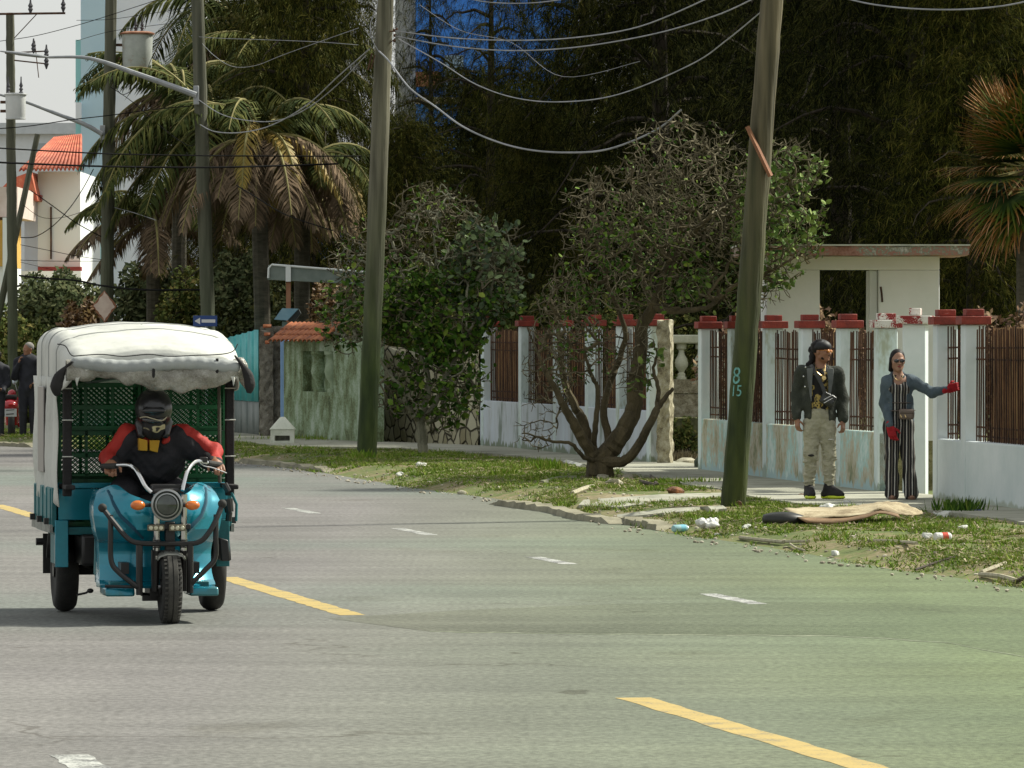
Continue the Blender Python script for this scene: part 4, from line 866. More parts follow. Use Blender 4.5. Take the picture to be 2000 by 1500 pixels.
# ---- fan palm at the right edge
def fan_palm():
    random.seed(41); zz = 70; c = P(2010, 330, zz); t = thing('fan_palm', 'fan palm with brown tipped fans at the right edge', 'palm tree', (c.x, zz, 0))
    H = c.z; b = MB(); b.tube([(0, 0, -.1), (0, 0, H * .5), (0, 0, H)], [.17, .15, .14], 10); b.build('trunk', ptrunk, t)
    fm = bpy.data.materials.new('fan_leaf'); fm.use_nodes = True; nt = fm.node_tree; N = nt.nodes; L = nt.links; bs = N['Principled BSDF']; bs.inputs['Roughness'].default_value = .8; bs.inputs['Specular IOR Level'].default_value = .12
    at = N.new('ShaderNodeAttribute'); at.attribute_name = 'along'; rp = N.new('ShaderNodeValToRGB'); e = rp.color_ramp.elements; e.new(.5); e.new(.6)
    ns = N.new('ShaderNodeNewGeometry'); ma = N.new('ShaderNodeMath'); ma.operation = 'MULTIPLY_ADD'; ma.inputs[1].default_value = .35; L.new(ns.outputs['Random Per Island'], ma.inputs[0]); sb = N.new('ShaderNodeMath'); sb.operation = 'SUBTRACT'; sb.inputs[1].default_value = .17
    L.new(at.outputs['Fac'], ma.inputs[2]); L.new(ma.outputs[0], sb.inputs[0]); L.new(sb.outputs[0], rp.inputs[0])
    for x, (p_, cc) in zip(e, ((.30, (0.018, 0.040, 0.006)), (.60, (0.07, 0.10, 0.012)), (.80, (0.20, 0.085, 0.02)), (1.0, (0.36, 0.20, 0.10)))): x.position = p_; x.color = (*cc, 1)
    L.new(rp.outputs[0], bs.inputs['Base Color'])
    b = MB(); st = MB(); al = []
    fans = [(U(0, 360), el + U(-8, 8), dp) for el, dp, n in ((60, .3, 7), (30, .8, 8), (0, 1.5, 9), (-30, 1.9, 8), (-55, 2.0, 8)) for _ in range(n)]
    fans += [(180, 45, .5), (195, 12, 1.2), (170, -12, 1.7), (185, -38, 1.9), (200, -60, 2), (165, 70, .3), (215, 30, 1), (230, -10, 1.6), (240, 50, .5)]
    for az, el, dp in fans:
        az, el = R_(az), R_(el); d = Vector((math.cos(az) * math.cos(el), math.sin(az) * math.cos(el), math.sin(el))); sd_ = Vector((-math.sin(az), math.cos(az), 0)); up = sd_.cross(d)
        b0 = Vector((0, 0, H)); hub = b0 + d * U(.35, .6); st.tube([b0, hub], [.014, .009], 5)
        nb = 30; R0 = U(.62, .85)
        for i in range(nb):
            an = R_(lerp(-105, 105, i / (nb - 1))) + U(-.03, .03); dd = d * math.cos(an) + sd_ * math.sin(an); ww = (sd_ * math.cos(an) - d * math.sin(an)) * .017
            ln = R0 * (.75 + .25 * math.cos(an)) * U(.88, 1.08); pts = []; p = hub.copy(); cur = dd.copy()
            for k in range(6):
                pts.append(p.copy()); p = p + cur * ln / 5; cur = (cur + Vector((0, 0, -.05 * dp * (k ** 1.6) / 2)) + Vector((U(-.07, .07), U(-.07, .07), U(-.07, .07))) * (k > 2)).normalized()
            wk = [.25, .8, 1, .75, .4, .08]; vs = []
            for k in range(6): vs += [pts[k] - ww * wk[k], pts[k] + ww * wk[k]]; al.extend([k / 5, k / 5])
            b.add(vs, [(2 * k, 2 * k + 1, 2 * k + 3, 2 * k + 2) for k in range(5)])
    o = b.build('fans', fm, t, smooth=0); ca = o.data.attributes.new('along', 'FLOAT', 'POINT'); ca.data.foreach_set('value', al)
    st.build('leaf_stalks', rachis, t)
fan_palm()
# ---- bushes and undergrowth in the background
def bush(label, px, py, z, rx, rz, num, m, ls=.09, ry=None, seed=0, name='bush', stemc=14):
    random.seed(seed + int(px)); c = P(px, py, z); t = thing(name, label, 'bush', (c.x, z, 0), group='bushes beyond the verge'); b = MB(); ry = ry or rx
    for _ in range(num):
        cl = Vector((random.gauss(0, .42), random.gauss(0, .42), random.gauss(0, .42)))
        if cl.length > 1: cl.normalize()
        p = Vector((cl.x * rx, cl.y * ry, max(.02, c.z + cl.z * rz + .12 * math.sin(cl.x * 9)))); ln = ls * U(.6, 1.3)
        d = Vector((U(-1, 1), U(-1, 1), U(-.8, 1))).normalized(); sdv = d.orthogonal().normalized() * ln * .3
        b.add([p, p + d * ln * .5 + sdv, p + d * ln, p + d * ln * .5 - sdv], [(0, 1, 2, 3)])
    b.build('foliage', m, t, smooth=0); w = MB()
    for i in range(stemc): w.tube([(U(-.1, .1), U(-.1, .1), -.05), (U(-.5, .5) * rx, U(-.5, .5) * ry, c.z * .6), (U(-.8, .8) * rx, U(-.8, .8) * ry, c.z + U(-.2, .5) * rz)], [.02, .014, .006], 4)
    w.build('stems', bark, t); return t
bleaf = leafmat('hazy_green_leaves', [(0.1, (0.03, 0.045, 0.02)), (0.5, (0.08, 0.10, 0.045)), (0.9, (0.19, 0.19, 0.09))], scale=.9, island=.5, spec=.08, rough=.9)
brown_leaf = leafmat('rust_brown_leaves', [(0.1, (0.07, 0.04, 0.02)), (0.5, (0.17, 0.09, 0.035)), (0.9, (0.28, 0.20, 0.06))], scale=1.2, island=.5)
mixed = leafmat('mixed_leaves', [(0.1, (0.03, 0.045, 0.015)), (0.5, (0.09, 0.12, 0.03)), (0.75, (0.18, 0.17, 0.05)), (0.95, (0.26, 0.16, 0.08))], scale=1.2, island=.6, spec=.08, rough=.9)
bush('tall hazy grey green bush left of the second wooden pole', 110, 610, 140, 1.1, .9, 9000, bleaf, .14, seed=1)
bush('hazy bush at the left edge behind the red scooter', -10, 690, 125, .8, 1.0, 5000, mixed, .12, seed=2)
bush('rust brown bush under the diamond sign', 165, 640, 118, .5, .45, 3500, brown_leaf, .11, seed=3)
bush('low yellow green bush between scooter and tricycle canopy', 60, 730, 116, .7, .85, 7000, mixed, .11, seed=4)
bush('olive undergrowth between the two left wooden poles', 300, 600, 124, .9, .9, 7500, bleaf, .13, seed=5)
bush('dark undergrowth behind the one way sign', 400, 610, 116, .9, .9, 7500, mixed, .11, seed=6)
bush('undergrowth behind the teal sheet fence', 480, 590, 110, .8, .9, 6500, bleaf, .11, seed=7)
bush('brown dry shrub over the orange wall tiles', 655, 600, 104, .45, .55, 3800, brown_leaf, .08, seed=8)
bush('dense dark shrub behind the rubble wall', 800, 660, 99, 1.1, 1.1, 9000, mixed, .1, seed=9)
bush('leafy mass closing the view under the blue building', 900, 380, 132, 2.3, 1.6, 16000, bleaf, .13, seed=21)
bush('leafy mass right of the one under the blue building', 1080, 330, 134, 2.0, 2.0, 14000, mixed, .13, seed=22)
bush('dark shrub behind the lilac wall', 1060, 690, 96, 1.1, 1.0, 9000, mixed, .1, seed=10)
bush('brown hedge plant behind the right grille wall', 1985, 740, 67, .8, .75, 9000, dead_leaf, .07, seed=11, ry=.5)
bush('brown dry plant behind the middle grille wall', 1560, 720, 77, 1.3, .7, 9000, dead_leaf, .08, seed=12, ry=.5)
bush('weeds crowded behind the gate pier', 1250, 700, 93, 1.0, .9, 7000, mixed, .1, seed=13)
bush('weeds in the gap below the balusters', 1335, 860, 82, .28, .22, 1600, mixed, .06, seed=14, ry=.2, stemc=4)
# ---- grass on the verge
gr = leafmat('grass_blades', [(0.1, (0.06, 0.14, 0.010)), (0.4, (0.14, 0.25, 0.02)), (0.62, (0.22, 0.30, 0.05)), (0.78, (0.32, 0.30, 0.10)), (0.95, (0.44, 0.36, 0.20))], scale=.7, island=.55, spec=.1, rough=.9)
straw = leafmat('straw', [(0.1, (0.12, 0.095, 0.05)), (0.5, (0.26, 0.21, 0.12)), (0.9, (0.42, 0.36, 0.22))], scale=1, island=.8)
random.seed(9)
pv = sorted((toUV(samp(pav_out, x))[1], toUV(samp(pav_out, x))[0]) for x in range(300, 2121, 40))
PU = [a for a, _ in pv]; PVv = [b_ for _, b_ in pv]
def in_slab(px, py):
    return (1125 < px < 1430 and 960 < py < 990 and py < lerp(988, 972, (px - 1125) / 300)) or (1200 < px < 1425 and lerp(1003, 985, (px - 1200) / 220) < py < lerp(1012, 994, (px - 1200) / 220))
b = MB(); s_b = MB(); cnt = 0; tries = 0
while cnt < 100000 and tries < 480000:
    tries += 1
    u = 38 + (rnd() ** 1.1) * 70; e = edge_v(u); vo = float(np.interp(u, PU, PVv)); v = U(e + .02, vo + .05)
    if v < e: continue
    q = (v - e) / max(.3, vo - e); den = .32 + .75 * vnoise(u * .55, v * 1.5, 4) + .35 * vnoise(u * 2.3, v * 4.1, 6) + (.25 if .15 < q < .95 else -.25)
    if rnd() > den: continue
    h = hv(u, v); p = UV(u, v, h); px = 1000 + p.x / p.y * F; py = 650 + (CH - p.z) / p.y * F
    if px < -60 or px > 2080 or in_slab(px, py): continue
    lush = vnoise(u * .8, v * 2, 7) > .15
    ln = U(.018, .05) * (1.6 if lush else 1); d = Vector((U(-1.2, 1.2), U(-1.2, 1.2), 1)).normalized(); w_ = Vector((U(-1, 1), U(-.4, .4), 0)).normalized() * U(.004, .009)
    b.add([p - w_, p + w_, p + d * ln], [(0, 1, 2)]); cnt += 1
    if rnd() < .24:
        a = U(0, 6.28); l2 = U(.04, .2); dd = Vector((math.cos(a), math.sin(a), U(-.05, .15))) * l2; w2 = Vector((-math.sin(a), math.cos(a), 0)) * U(.003, .007); o_ = Vector((0, 0, .015))
        s_b.add([p - w2 + o_, p + w2 + o_, p + dd + w2 + o_, p + dd - w2 + o_], [(0, 1, 2, 3)])
tag(b.build('grass', gr, smooth=0), 'short patchy green grass on the verge', 'grass', kind='stuff')
tag(s_b.build('dead_straw', straw, smooth=0), 'dry straw and stalks lying in the verge grass', 'straw', kind='stuff')
b = MB(); random.seed(19)
for _ in range(1500):
    u = 38 + rnd() * 66; e = edge_v(u); v = e + abs(random.gauss(0, .8)) - .25 if rnd() < .7 else U(e, e + 4.5)
    p = UV(u, v, hv(u, v) if v > e else 0.004); r = U(.006, .022)
    b.ell(p + Vector((0, 0, r * .3)), (r * U(.8, 1.4), r, r * .6), 5, 3, jit=.2)
tag(b.build('gravel', mat('pale_pebbles', (0.25, 0.22, 0.16), (0.52, 0.48, 0.38), scale=2, island=.9), smooth=0), 'pale pebbles and crumbs scattered along the road edge', 'gravel', kind='stuff')
# ------------------------------------------------------------------ poles, lamps, transformers, signs, wires
def polemat(name, low, top):
    m = bpy.data.materials.new(name); m.use_nodes = True; nt = m.node_tree; N = nt.nodes; L = nt.links; b = N['Principled BSDF']; b.inputs['Roughness'].default_value = .9
    tc = N.new('ShaderNodeTexCoord'); sp = N.new('ShaderNodeSeparateXYZ'); L.new(tc.outputs['Object'], sp.inputs[0])
    mr = N.new('ShaderNodeMapRange'); mr.inputs[1].default_value = 1.2; mr.inputs[2].default_value = 3.8; L.new(sp.outputs[2], mr.inputs[0])
    def nr(scale, st, sv):
        mp = N.new('ShaderNodeMapping'); mp.inputs['Scale'].default_value = sv; n = N.new('ShaderNodeTexNoise'); n.inputs['Scale'].default_value = scale; n.inputs['Detail'].default_value = 9; L.new(tc.outputs['Object'], mp.inputs[0]); L.new(mp.outputs[0], n.inputs['Vector'])
        r = N.new('ShaderNodeValToRGB'); e = r.color_ramp.elements; e[0].position = .32; e[0].color = (*st[0], 1); e[1].position = .68; e[1].color = (*st[1], 1); L.new(n.outputs['Fac'], r.inputs[0]); return r.outputs[0], n.outputs['Fac']
    a, f = nr(7, low, (1, 1, .25)); c, f2 = nr(12, top, (1, 1, .06)); mx = N.new('ShaderNodeMix'); mx.data_type = 'RGBA'; L.new(mr.outputs[0], mx.inputs[0]); L.new(a, mx.inputs[6]); L.new(c, mx.inputs[7]); L.new(mx.outputs[2], b.inputs['Base Color'])
    bp = N.new('ShaderNodeBump'); bp.inputs['Distance'].default_value = .05; bp.inputs['Strength'].default_value = 1.0; L.new(f2, bp.inputs['Height']); L.new(bp.outputs[0], b.inputs['Normal']); return m
pm1 = polemat('mossy_wood_pole', ((0.018, 0.030, 0.006), (0.065, 0.085, 0.018)), ((0.045, 0.042, 0.022), (0.17, 0.145, 0.085)))
pm2 = polemat('grey_wood_pole', ((0.018, 0.034, 0.008), (0.065, 0.095, 0.022)), ((0.06, 0.058, 0.036), (0.19, 0.18, 0.125)))
pm3 = polemat('dark_green_pole', ((0.05, 0.06, 0.035), (0.10, 0.12, 0.07)), ((0.07, 0.075, 0.05), (0.14, 0.14, 0.10)))
def pole(label, base, z, top, m, r0, r1, H=9.5, name='utility_pole'):
    # base/top are photo points on the axis; the pole leans and continues to height H
    b0 = P(base[0], base[1], z); t1 = P(top[0], top[1], z); d = (t1 - b0).normalized(); t = thing(name, label, 'utility pole', b0)
    L = H / d.z; n = 14; n = 60; pts = [d * (L * i / n - .15) + Vector((U(-.004, .004), 0, 0)) for i in range(n + 1)]
    b = MB(); b.tube(pts, [lerp(r0, r1, i / n) * (1 + .02 * math.sin(i * .9) + U(-.012, .012)) for i in range(n + 1)], 22)
    b.v = [(x + .003 * math.sin(k % 22 * 2.1 + z_), y, z_) for k, (x, y, z_) in enumerate(b.v)]; b.build('shaft', m, t); return t, b0, d
def zof(py, h=.1): return F * (CH - h) / (py - 650)
random.seed(77)
pz1 = zof(992); p1, b1, d1 = pole('stout leaning mossy wooden pole with painted numbers near the kerb', (1432, 992), pz1, (1507, 0), pm1, .122, .095)
ks = F / pz1
def on_pole(px, py, off): q = P(px, py, pz1) - b1; return q
vs, fs = text_mesh('8', .20); 
def wrap(vs, cx, cz, axis_r, tilt=0.0, sx=1.0):
    out = []
    for v in vs:
        x = v.x * sx; zz = v.y; th = (cx + x) / axis_r; ax = d1 * ((zz + cz) / d1.z); out.append(ax + Vector((math.sin(th) * axis_r, -math.cos(th) * axis_r, 0)))
    return out
numm = mat('pale_turquoise_paint', None, scale=25, stops=[(0.36, (0.10, 0.16, 0.10)), (0.5, (0.16, 0.42, 0.40)), (0.8, (0.26, 0.55, 0.50))], rough=.8)
for s_, pyc, cx in (('8', 735, -.075), ('15', 764, -.065)):
    vs, fs = text_mesh(s_, .155 if s_ == '15' else .23); b = MB(); cz = (992 - pyc) / ks
    b.add(wrap(vs, cx, cz, .1235, sx=.8), fs); b.build('painted_number', numm, p1, smooth=0)
b = MB(); c0 = on_pole(1458, 248, 0); c1 = on_pole(1504, 345, 0)
for o_ in (-.14, ): b.tube([c0 + Vector((0, o_, 0)), c1 + Vector((0, o_, 0))], [.022, .026], 4, flat=2.2)
b.build('nailed_board', mat('orange_brown_board', (0.16, 0.06, 0.03), (0.36, 0.17, 0.08), scale=8, fine=.5), p1, smooth=0)
for i in range(5):
    b = MB(); q = lerp(c0, c1, .2 + .16 * i); b.tube([q + Vector((0, -.17, 0)), q + Vector((0, -.10, 0))], .008, 5); b.build('nail', rod_m, p1)
b = MB(); b.lathe([(.0, 0), (.03, .0), (.035, .02), (.0, .03)], on_pole(1442, 984, 0) + Vector((0, -.14, 0)), 'y', 8); b.build('bolt_plate', rod_m, p1)
pz2 = zof(897); p2, b2, d2 = pole('middle wooden pole rising out of the grass, grey above and mossy below', (716, 899), pz2, (753, 0), pm2, .135, .10)
b = MB(); q = P(730, 105, pz2) - b2; r_ = P(722, 138, pz2) - b2; b.tube([q + Vector((-.02, -.13, 0)), r_ + Vector((-.02, -.13, 0))], .012, 5); b.tube([q + Vector((.02, -.13, -.02)), r_ + Vector((.02, -.13, .02))], .01, 5); b.build('clamp', rod_m, p2)
b = MB()
for px, py in ((770, 60), (771, 70), (775, 58), (770, 80)): c = P(px, py, pz2) - b2; b.ell(c + Vector((0, -.08, 0)), (.018, .018, .022), 7, 5)
b.tube([P(752, 62, pz2) - b2 + Vector((0, -.08, 0)), P(772, 62, pz2) - b2 + Vector((0, -.08, 0))], .010, 5); b.tube([P(750, 95, pz2) - b2 + Vector((0, -.08, 0)), P(772, 76, pz2) - b2 + Vector((0, -.08, 0))], .007, 5)
b.build('insulator_bracket', rod_m, p2)
p3, b3, d3 = pole('dark wooden pole with the long street lamp arm behind the one way sign', (413, 846), 104, (386, 0), pm3, .125, .10, H=10)
p4, b4, d4 = pole('dark wooden pole carrying the rusty grey transformer', (205, 832), 112, (217, 0), pm3, .125, .10, H=10.5)
p5, b5, d5 = pole('wooden pole behind the red scooter carrying a white transformer', (26, 842), 108, (20, 20), pm3, .095, .075, H=7.5)
p6, b6, d6 = pole('short broken pole leaning to the right at the left edge', (8, 640), 118, (72, 262), pm3, .06, .05, H=.1) if False else (None, None, None)
q0 = P(-8, 640, 118); q1 = P(74, 262, 118); t = thing('leaning_pole', 'thin dark pole leaning to the right at the left edge', 'utility pole', (q0.x - (q1.x - q0.x) * .47, 118, 0))
bb = Vector((q0.x - (q1.x - q0.x) * .47, 118, 0)); b = MB(); e0 = bb * 1; b.tube([(0, 0, -.05), q0 - bb, lerp(q0, q1, .55) - bb, q1 - bb], [.075, .07, .06, .055], 9); b.build('shaft', pm3, t)
# street lamp arms (top-level lamps clamped to the poles)
lampm = mat('galvanised_arm', (0.28, 0.30, 0.32), (0.42, 0.43, 0.44), scale=5, rough=.5, metal=.3)
def lamp(label, pts, z, rr, head):
    W = [P(x, y, z - .25) for x, y in pts]; t = thing('street_lamp', label, 'street lamp', W[0], group='street lamp arms on the left poles'); b = MB(); n = cr([w_ - W[0] for w_ in W], 4); b.tube(n, [lerp(rr[0], rr[1], i / (len(n) - 1)) for i in range(len(n))], 8); b.build('arm', lampm, t)
    b = MB(); b.box((0, .08, 0), (.09, .10, .32)); b.build('bracket', lampm, t, bevel=.01)
    h0, h1 = [P(x, y, z - .25) - W[0] for x, y in head]; b = MB(); m_ = lerp(h0, h1, .5)
    b.tube([h0, lerp(h0, h1, .2), lerp(h0, h1, .6), h1], [.03, .06, .07, .02], 10, flat=.5); b.build('lamp_head', lampm, t)
lamp('long curved street lamp arm on the dark pole above the one way sign', [(383, 186), (340, 170), (255, 140), (205, 122), (160, 112), (95, 112)], 104, (.055, .022), [(95, 112), (0, 100)])
lamp('lower street lamp arm reaching left from the transformer pole', [(200, 262), (165, 243), (110, 222), (50, 199), (0, 185)], 112, (.045, .022), [(0, 185), (-60, 172)])
# transformers
def transformer(label, box_px, z, m, rust, pins):
    x0, y0, x1, y1 = box_px; c = P((x0 + x1) / 2, (y0 + y1) / 2, z); hw = (x1 - x0) / 2 / F * z; hh = (y1 - y0) / 2 / F * z
    t = thing('transformer', label, 'transformer', c, group='pole transformers'); b = MB(); b.lathe([(hw * .86, -hh), (hw * .9, -hh * .9), (hw * .96, hh * .82), (hw, hh * .84)], (0, 0, 0), n=20); b.build('tank', m, t)
    b = MB(); b.lathe([(hw * 1.06, hh * .84), (hw * 1.08, hh * .92), (hw * .8, hh)], (0, 0, 0), n=20); b.build('lid', rust, t)
    b = MB(); b.lathe([(hw * .95, -hh * 1.05), (hw * .95, -hh * .97)], (0, 0, 0), n=20); b.build('base_ring', rust, t)
    for dx in pins:
        b = MB(); b.lathe([(.02, 0), (.04, .02), (.02, .05), (.038, .08), (.018, .11), (.034, .14), (.014, .2), (.01, .3)], (dx * hw, 0, hh * .95), n=8); b.build('insulator', mat('dark_insulator', (0.05, 0.05, 0.06), (0.1, 0.1, 0.11)), t)
    b = MB(); b.box((hw * 1.2 if dx > 5 else -hw * 1.1, .05, hh * .3), (hw * .7, .05, .05)); b.build('hanger', rod_m, t); b = MB(); b.box((-hw * 1.1, .05, -hh * .4), (hw * .7, .05, .05)); b.build('hanger', rod_m, t)
tankg = mat('grey_tank', None, scale=3, fine=.3, rough=.6, stops=[(0.3, (0.36, 0.20, 0.12)), (0.4, (0.42, 0.45, 0.42)), (0.7, (0.55, 0.58, 0.55))])
rustm = mat('rusty_lid', (0.18, 0.06, 0.025), (0.34, 0.17, 0.10), scale=9, fine=.5)
transformer('grey transformer with rusty lid hanging right of its pole', (237, 62, 300, 136), 112, tankg, rustm, (-.1, .3))
transformer('white transformer with scribbled marks on the left edge pole', (10, 182, 52, 232), 107.6, mat('white_tank', (0.6, 0.62, 0.62), (0.72, 0.73, 0.72), scale=3), mat('white_lid', (0.5, 0.52, 0.52), (0.62, 0.62, 0.6)), (.5, -.7))
def crossarm(label, z, segs, pins):
    W0 = P(*segs[0][0], z); t = thing('crossarm', label, 'pole crossarm', W0, group='crossarms at the left edge'); b = MB()
    for a, c, r in segs: b.tube([P(*a, z) - W0, P(*c, z) - W0], r, 6)
    b.build('arm', rod_m, t); 
    for px, py, s_ in pins:
        b = MB(); q = P(px, py, z) - W0; b.lathe([(.01, -.12), (.03, -.06), (.045, -.03), (.03, 0), (.045, .03), (.02, .08), (.012, .15)], q, n=8); b.build('insulator', MATS['dark_insulator'], t)
crossarm('steel crossarm near the top of the left edge pole', 107.6, [((-30, 28), (128, 26), .022), ((28, 75), (72, 28), .009)], [(60, 15, 1), (124, 12, 1)])
crossarm('small crossarm with fuse holders beside the lamp arm', 107.7, [((10, 104), (92, 100), .014), ((28, 118), (92, 125), .014), ((68, 80), (76, 152), .008)], [(66, 92, 1), (91, 104, 1), (91, 122, 1)])
# one way sign
z = 101; c = P(401, 627, z); t = thing('one_way_sign', 'blue rectangular sign with a white arrow pointing left', 'road sign', (c.x, z, 0), world=True)
w2, h2 = 23.5 / F * z, 10.5 / F * z
b = MB(); b.box((c.x, z - .03, c.z), (2 * w2, .012, 2 * h2)); b.build('panel', mat('sign_blue', (0.015, 0.055, 0.22), (0.02, 0.07, 0.27), rough=.4), t, bevel=.004)
b = MB(); y = z - .039; X = lambda k: c.x + k * w2; Z = lambda k: c.z + k * h2
b.add([(X(-.90), y, Z(0)), (X(-.42), y, Z(-.62)), (X(-.42), y, Z(.62))], [(0, 1, 2)]); b.add([(X(-.30), y, Z(-.30)), (X(.84), y, Z(-.30)), (X(.84), y, Z(.30)), (X(-.30), y, Z(.30))], [(0, 1, 2, 3)]); b.build('arrow', mat('sign_white', (0.75, 0.76, 0.78), (0.8, 0.8, 0.82)), t, smooth=0)
b = MB(); b.tube([(c.x + .02, z, .02), (c.x + .02, z, c.z + .08)], .025, 8); b.build('post', lampm, t)
# rusty diamond sign
z = 100; c = P(204, 598, z); t = thing('diamond_sign', 'peeling pale diamond sign with rusty ragged edge', 'road sign', (c.x, z, 0), world=True); rx, rz_ = 23 / F * z, 30 / F * z; random.seed(4)
def ring_(k, jit, n=9):
    cs = [(0, 1), (1, 0), (0, -1), (-1, 0)]; out = []
    for i in range(4):
        for j in range(n):
            s_ = j / n; x = lerp(cs[i][0], cs[(i + 1) % 4][0], s_); zz = lerp(cs[i][1], cs[(i + 1) % 4][1], s_); o_ = 1 + U(-jit, jit); out.append((x * k * o_, zz * k * o_))
    return out
b = MB(); b.prism([(c.x + x * rx, z, c.z + q * rz_) for x, q in ring_(1.06, .05)], (0, .01, 0)); b.build('plate', rustm, t, smooth=0, fixn=True)
b = MB(); b.prism([(c.x + x * rx, z - .006, c.z + q * rz_) for x, q in ring_(.90, .09)], (0, .004, 0)); b.build('face', mat('faded_sign_face', (0.52, 0.40, 0.34), (0.66, 0.55, 0.47), scale=6), t, smooth=0, fixn=True)
b = MB(); b.tube([(c.x + .02, z + .04, .02), (c.x + .02, z + .04, c.z + .1)], .03, 8); b.build('post', rod_m, t)
# flat canopy on a post behind the tiled wall
z = 100; t = thing('canopy_sign', 'flat grey green canopy board with white rim on an orange post', 'canopy', (P(563, 0, z).x, z, 0), world=True)
pA = [P(x, y, z) for x, y in ((524, 518), (532, 516), (720, 532), (720, 556), (522, 546))]
b = MB(); b.prism(pA, (0, .9, 0)); b.build('board', mat('grey_green_board', (0.13, 0.17, 0.15), (0.22, 0.26, 0.23), scale=4, rough=.5), t, fixn=True)
b = MB(); b.tube([P(524, 543, z - .03), P(525, 524, z - .03), P(531, 517, z - .03), P(720, 532, z - .03)], .018, 8); wh = mat('white_trim', (0.72, 0.76, 0.74), (0.8, 0.82, 0.8)); b.build('rim', wh, t)
b = MB(); c = P(563, 534, z - .04); b.box((c.x, c.y, c.z), (.085, .04, 32 / F * z)); b.build('clip', wh, t)
b = MB(); c0 = P(563, 551, z); b.box((c0.x, z + .1, c0.z / 2), (.075, .075, c0.z)); b.build('post', mat('orange_post', (0.30, 0.13, 0.07), (0.42, 0.22, 0.13), scale=4), t)
# small concrete shrine-like box on the pavement
p = G(552, 869, .1); t = thing('meter_box', 'small white concrete box with pyramid top on the pavement', 'concrete box', (p.x, p.y, .1)); k = F / p.y
W = 46 / k; Hb = 30 / k; cw_ = mat('white_concrete', (0.58, 0.62, 0.50), (0.74, 0.76, 0.66), scale=6, fine=.3, bump=.3)
b = MB(); 
for (x0, x1, z0, z1) in ((-.5, -.32, .0, 1), (.32, .5, .0, 1), (-.318, .318, 0, .28), (-.318, .318, .62, 1)): b.box(((x0 + x1) / 2 * W, 0, (z0 + z1) / 2 * Hb), ((x1 - x0) * W, W * .9, (z1 - z0) * Hb))
b.build('body', cw_, t)
b = MB(); rough_box(b, (0, 0, -.06 + .02), (W * 1.22, W * 1.2, .10), n=(6, 4, 2), jit=.008); b.build('plinth', cw_, t)
b = MB(); q = Hb + .002; b.add([(-.56 * W, -.5 * W, q), (.56 * W, -.5 * W, q), (.56 * W, .5 * W, q), (-.56 * W, .5 * W, q), (-.10 * W, -.06 * W, q + .19), (.10 * W, -.06 * W, q + .19), (.10 * W, .06 * W, q + .19), (-.10 * W, .06 * W, q + .19)], [(3, 2, 1, 0), (4, 5, 6, 7), (0, 1, 5, 4), (1, 2, 6, 5), (2, 3, 7, 6), (3, 0, 4, 7)]); b.build('pyramid_top', cw_, t, bevel=.012)
b = MB(); b.box((0, .05, .45 * Hb), (.6 * W, .1, .32 * Hb)); b.build('recess', mat('dark_recess', (0.10, 0.10, 0.08), (0.3, 0.3, 0.26), scale=16), t)
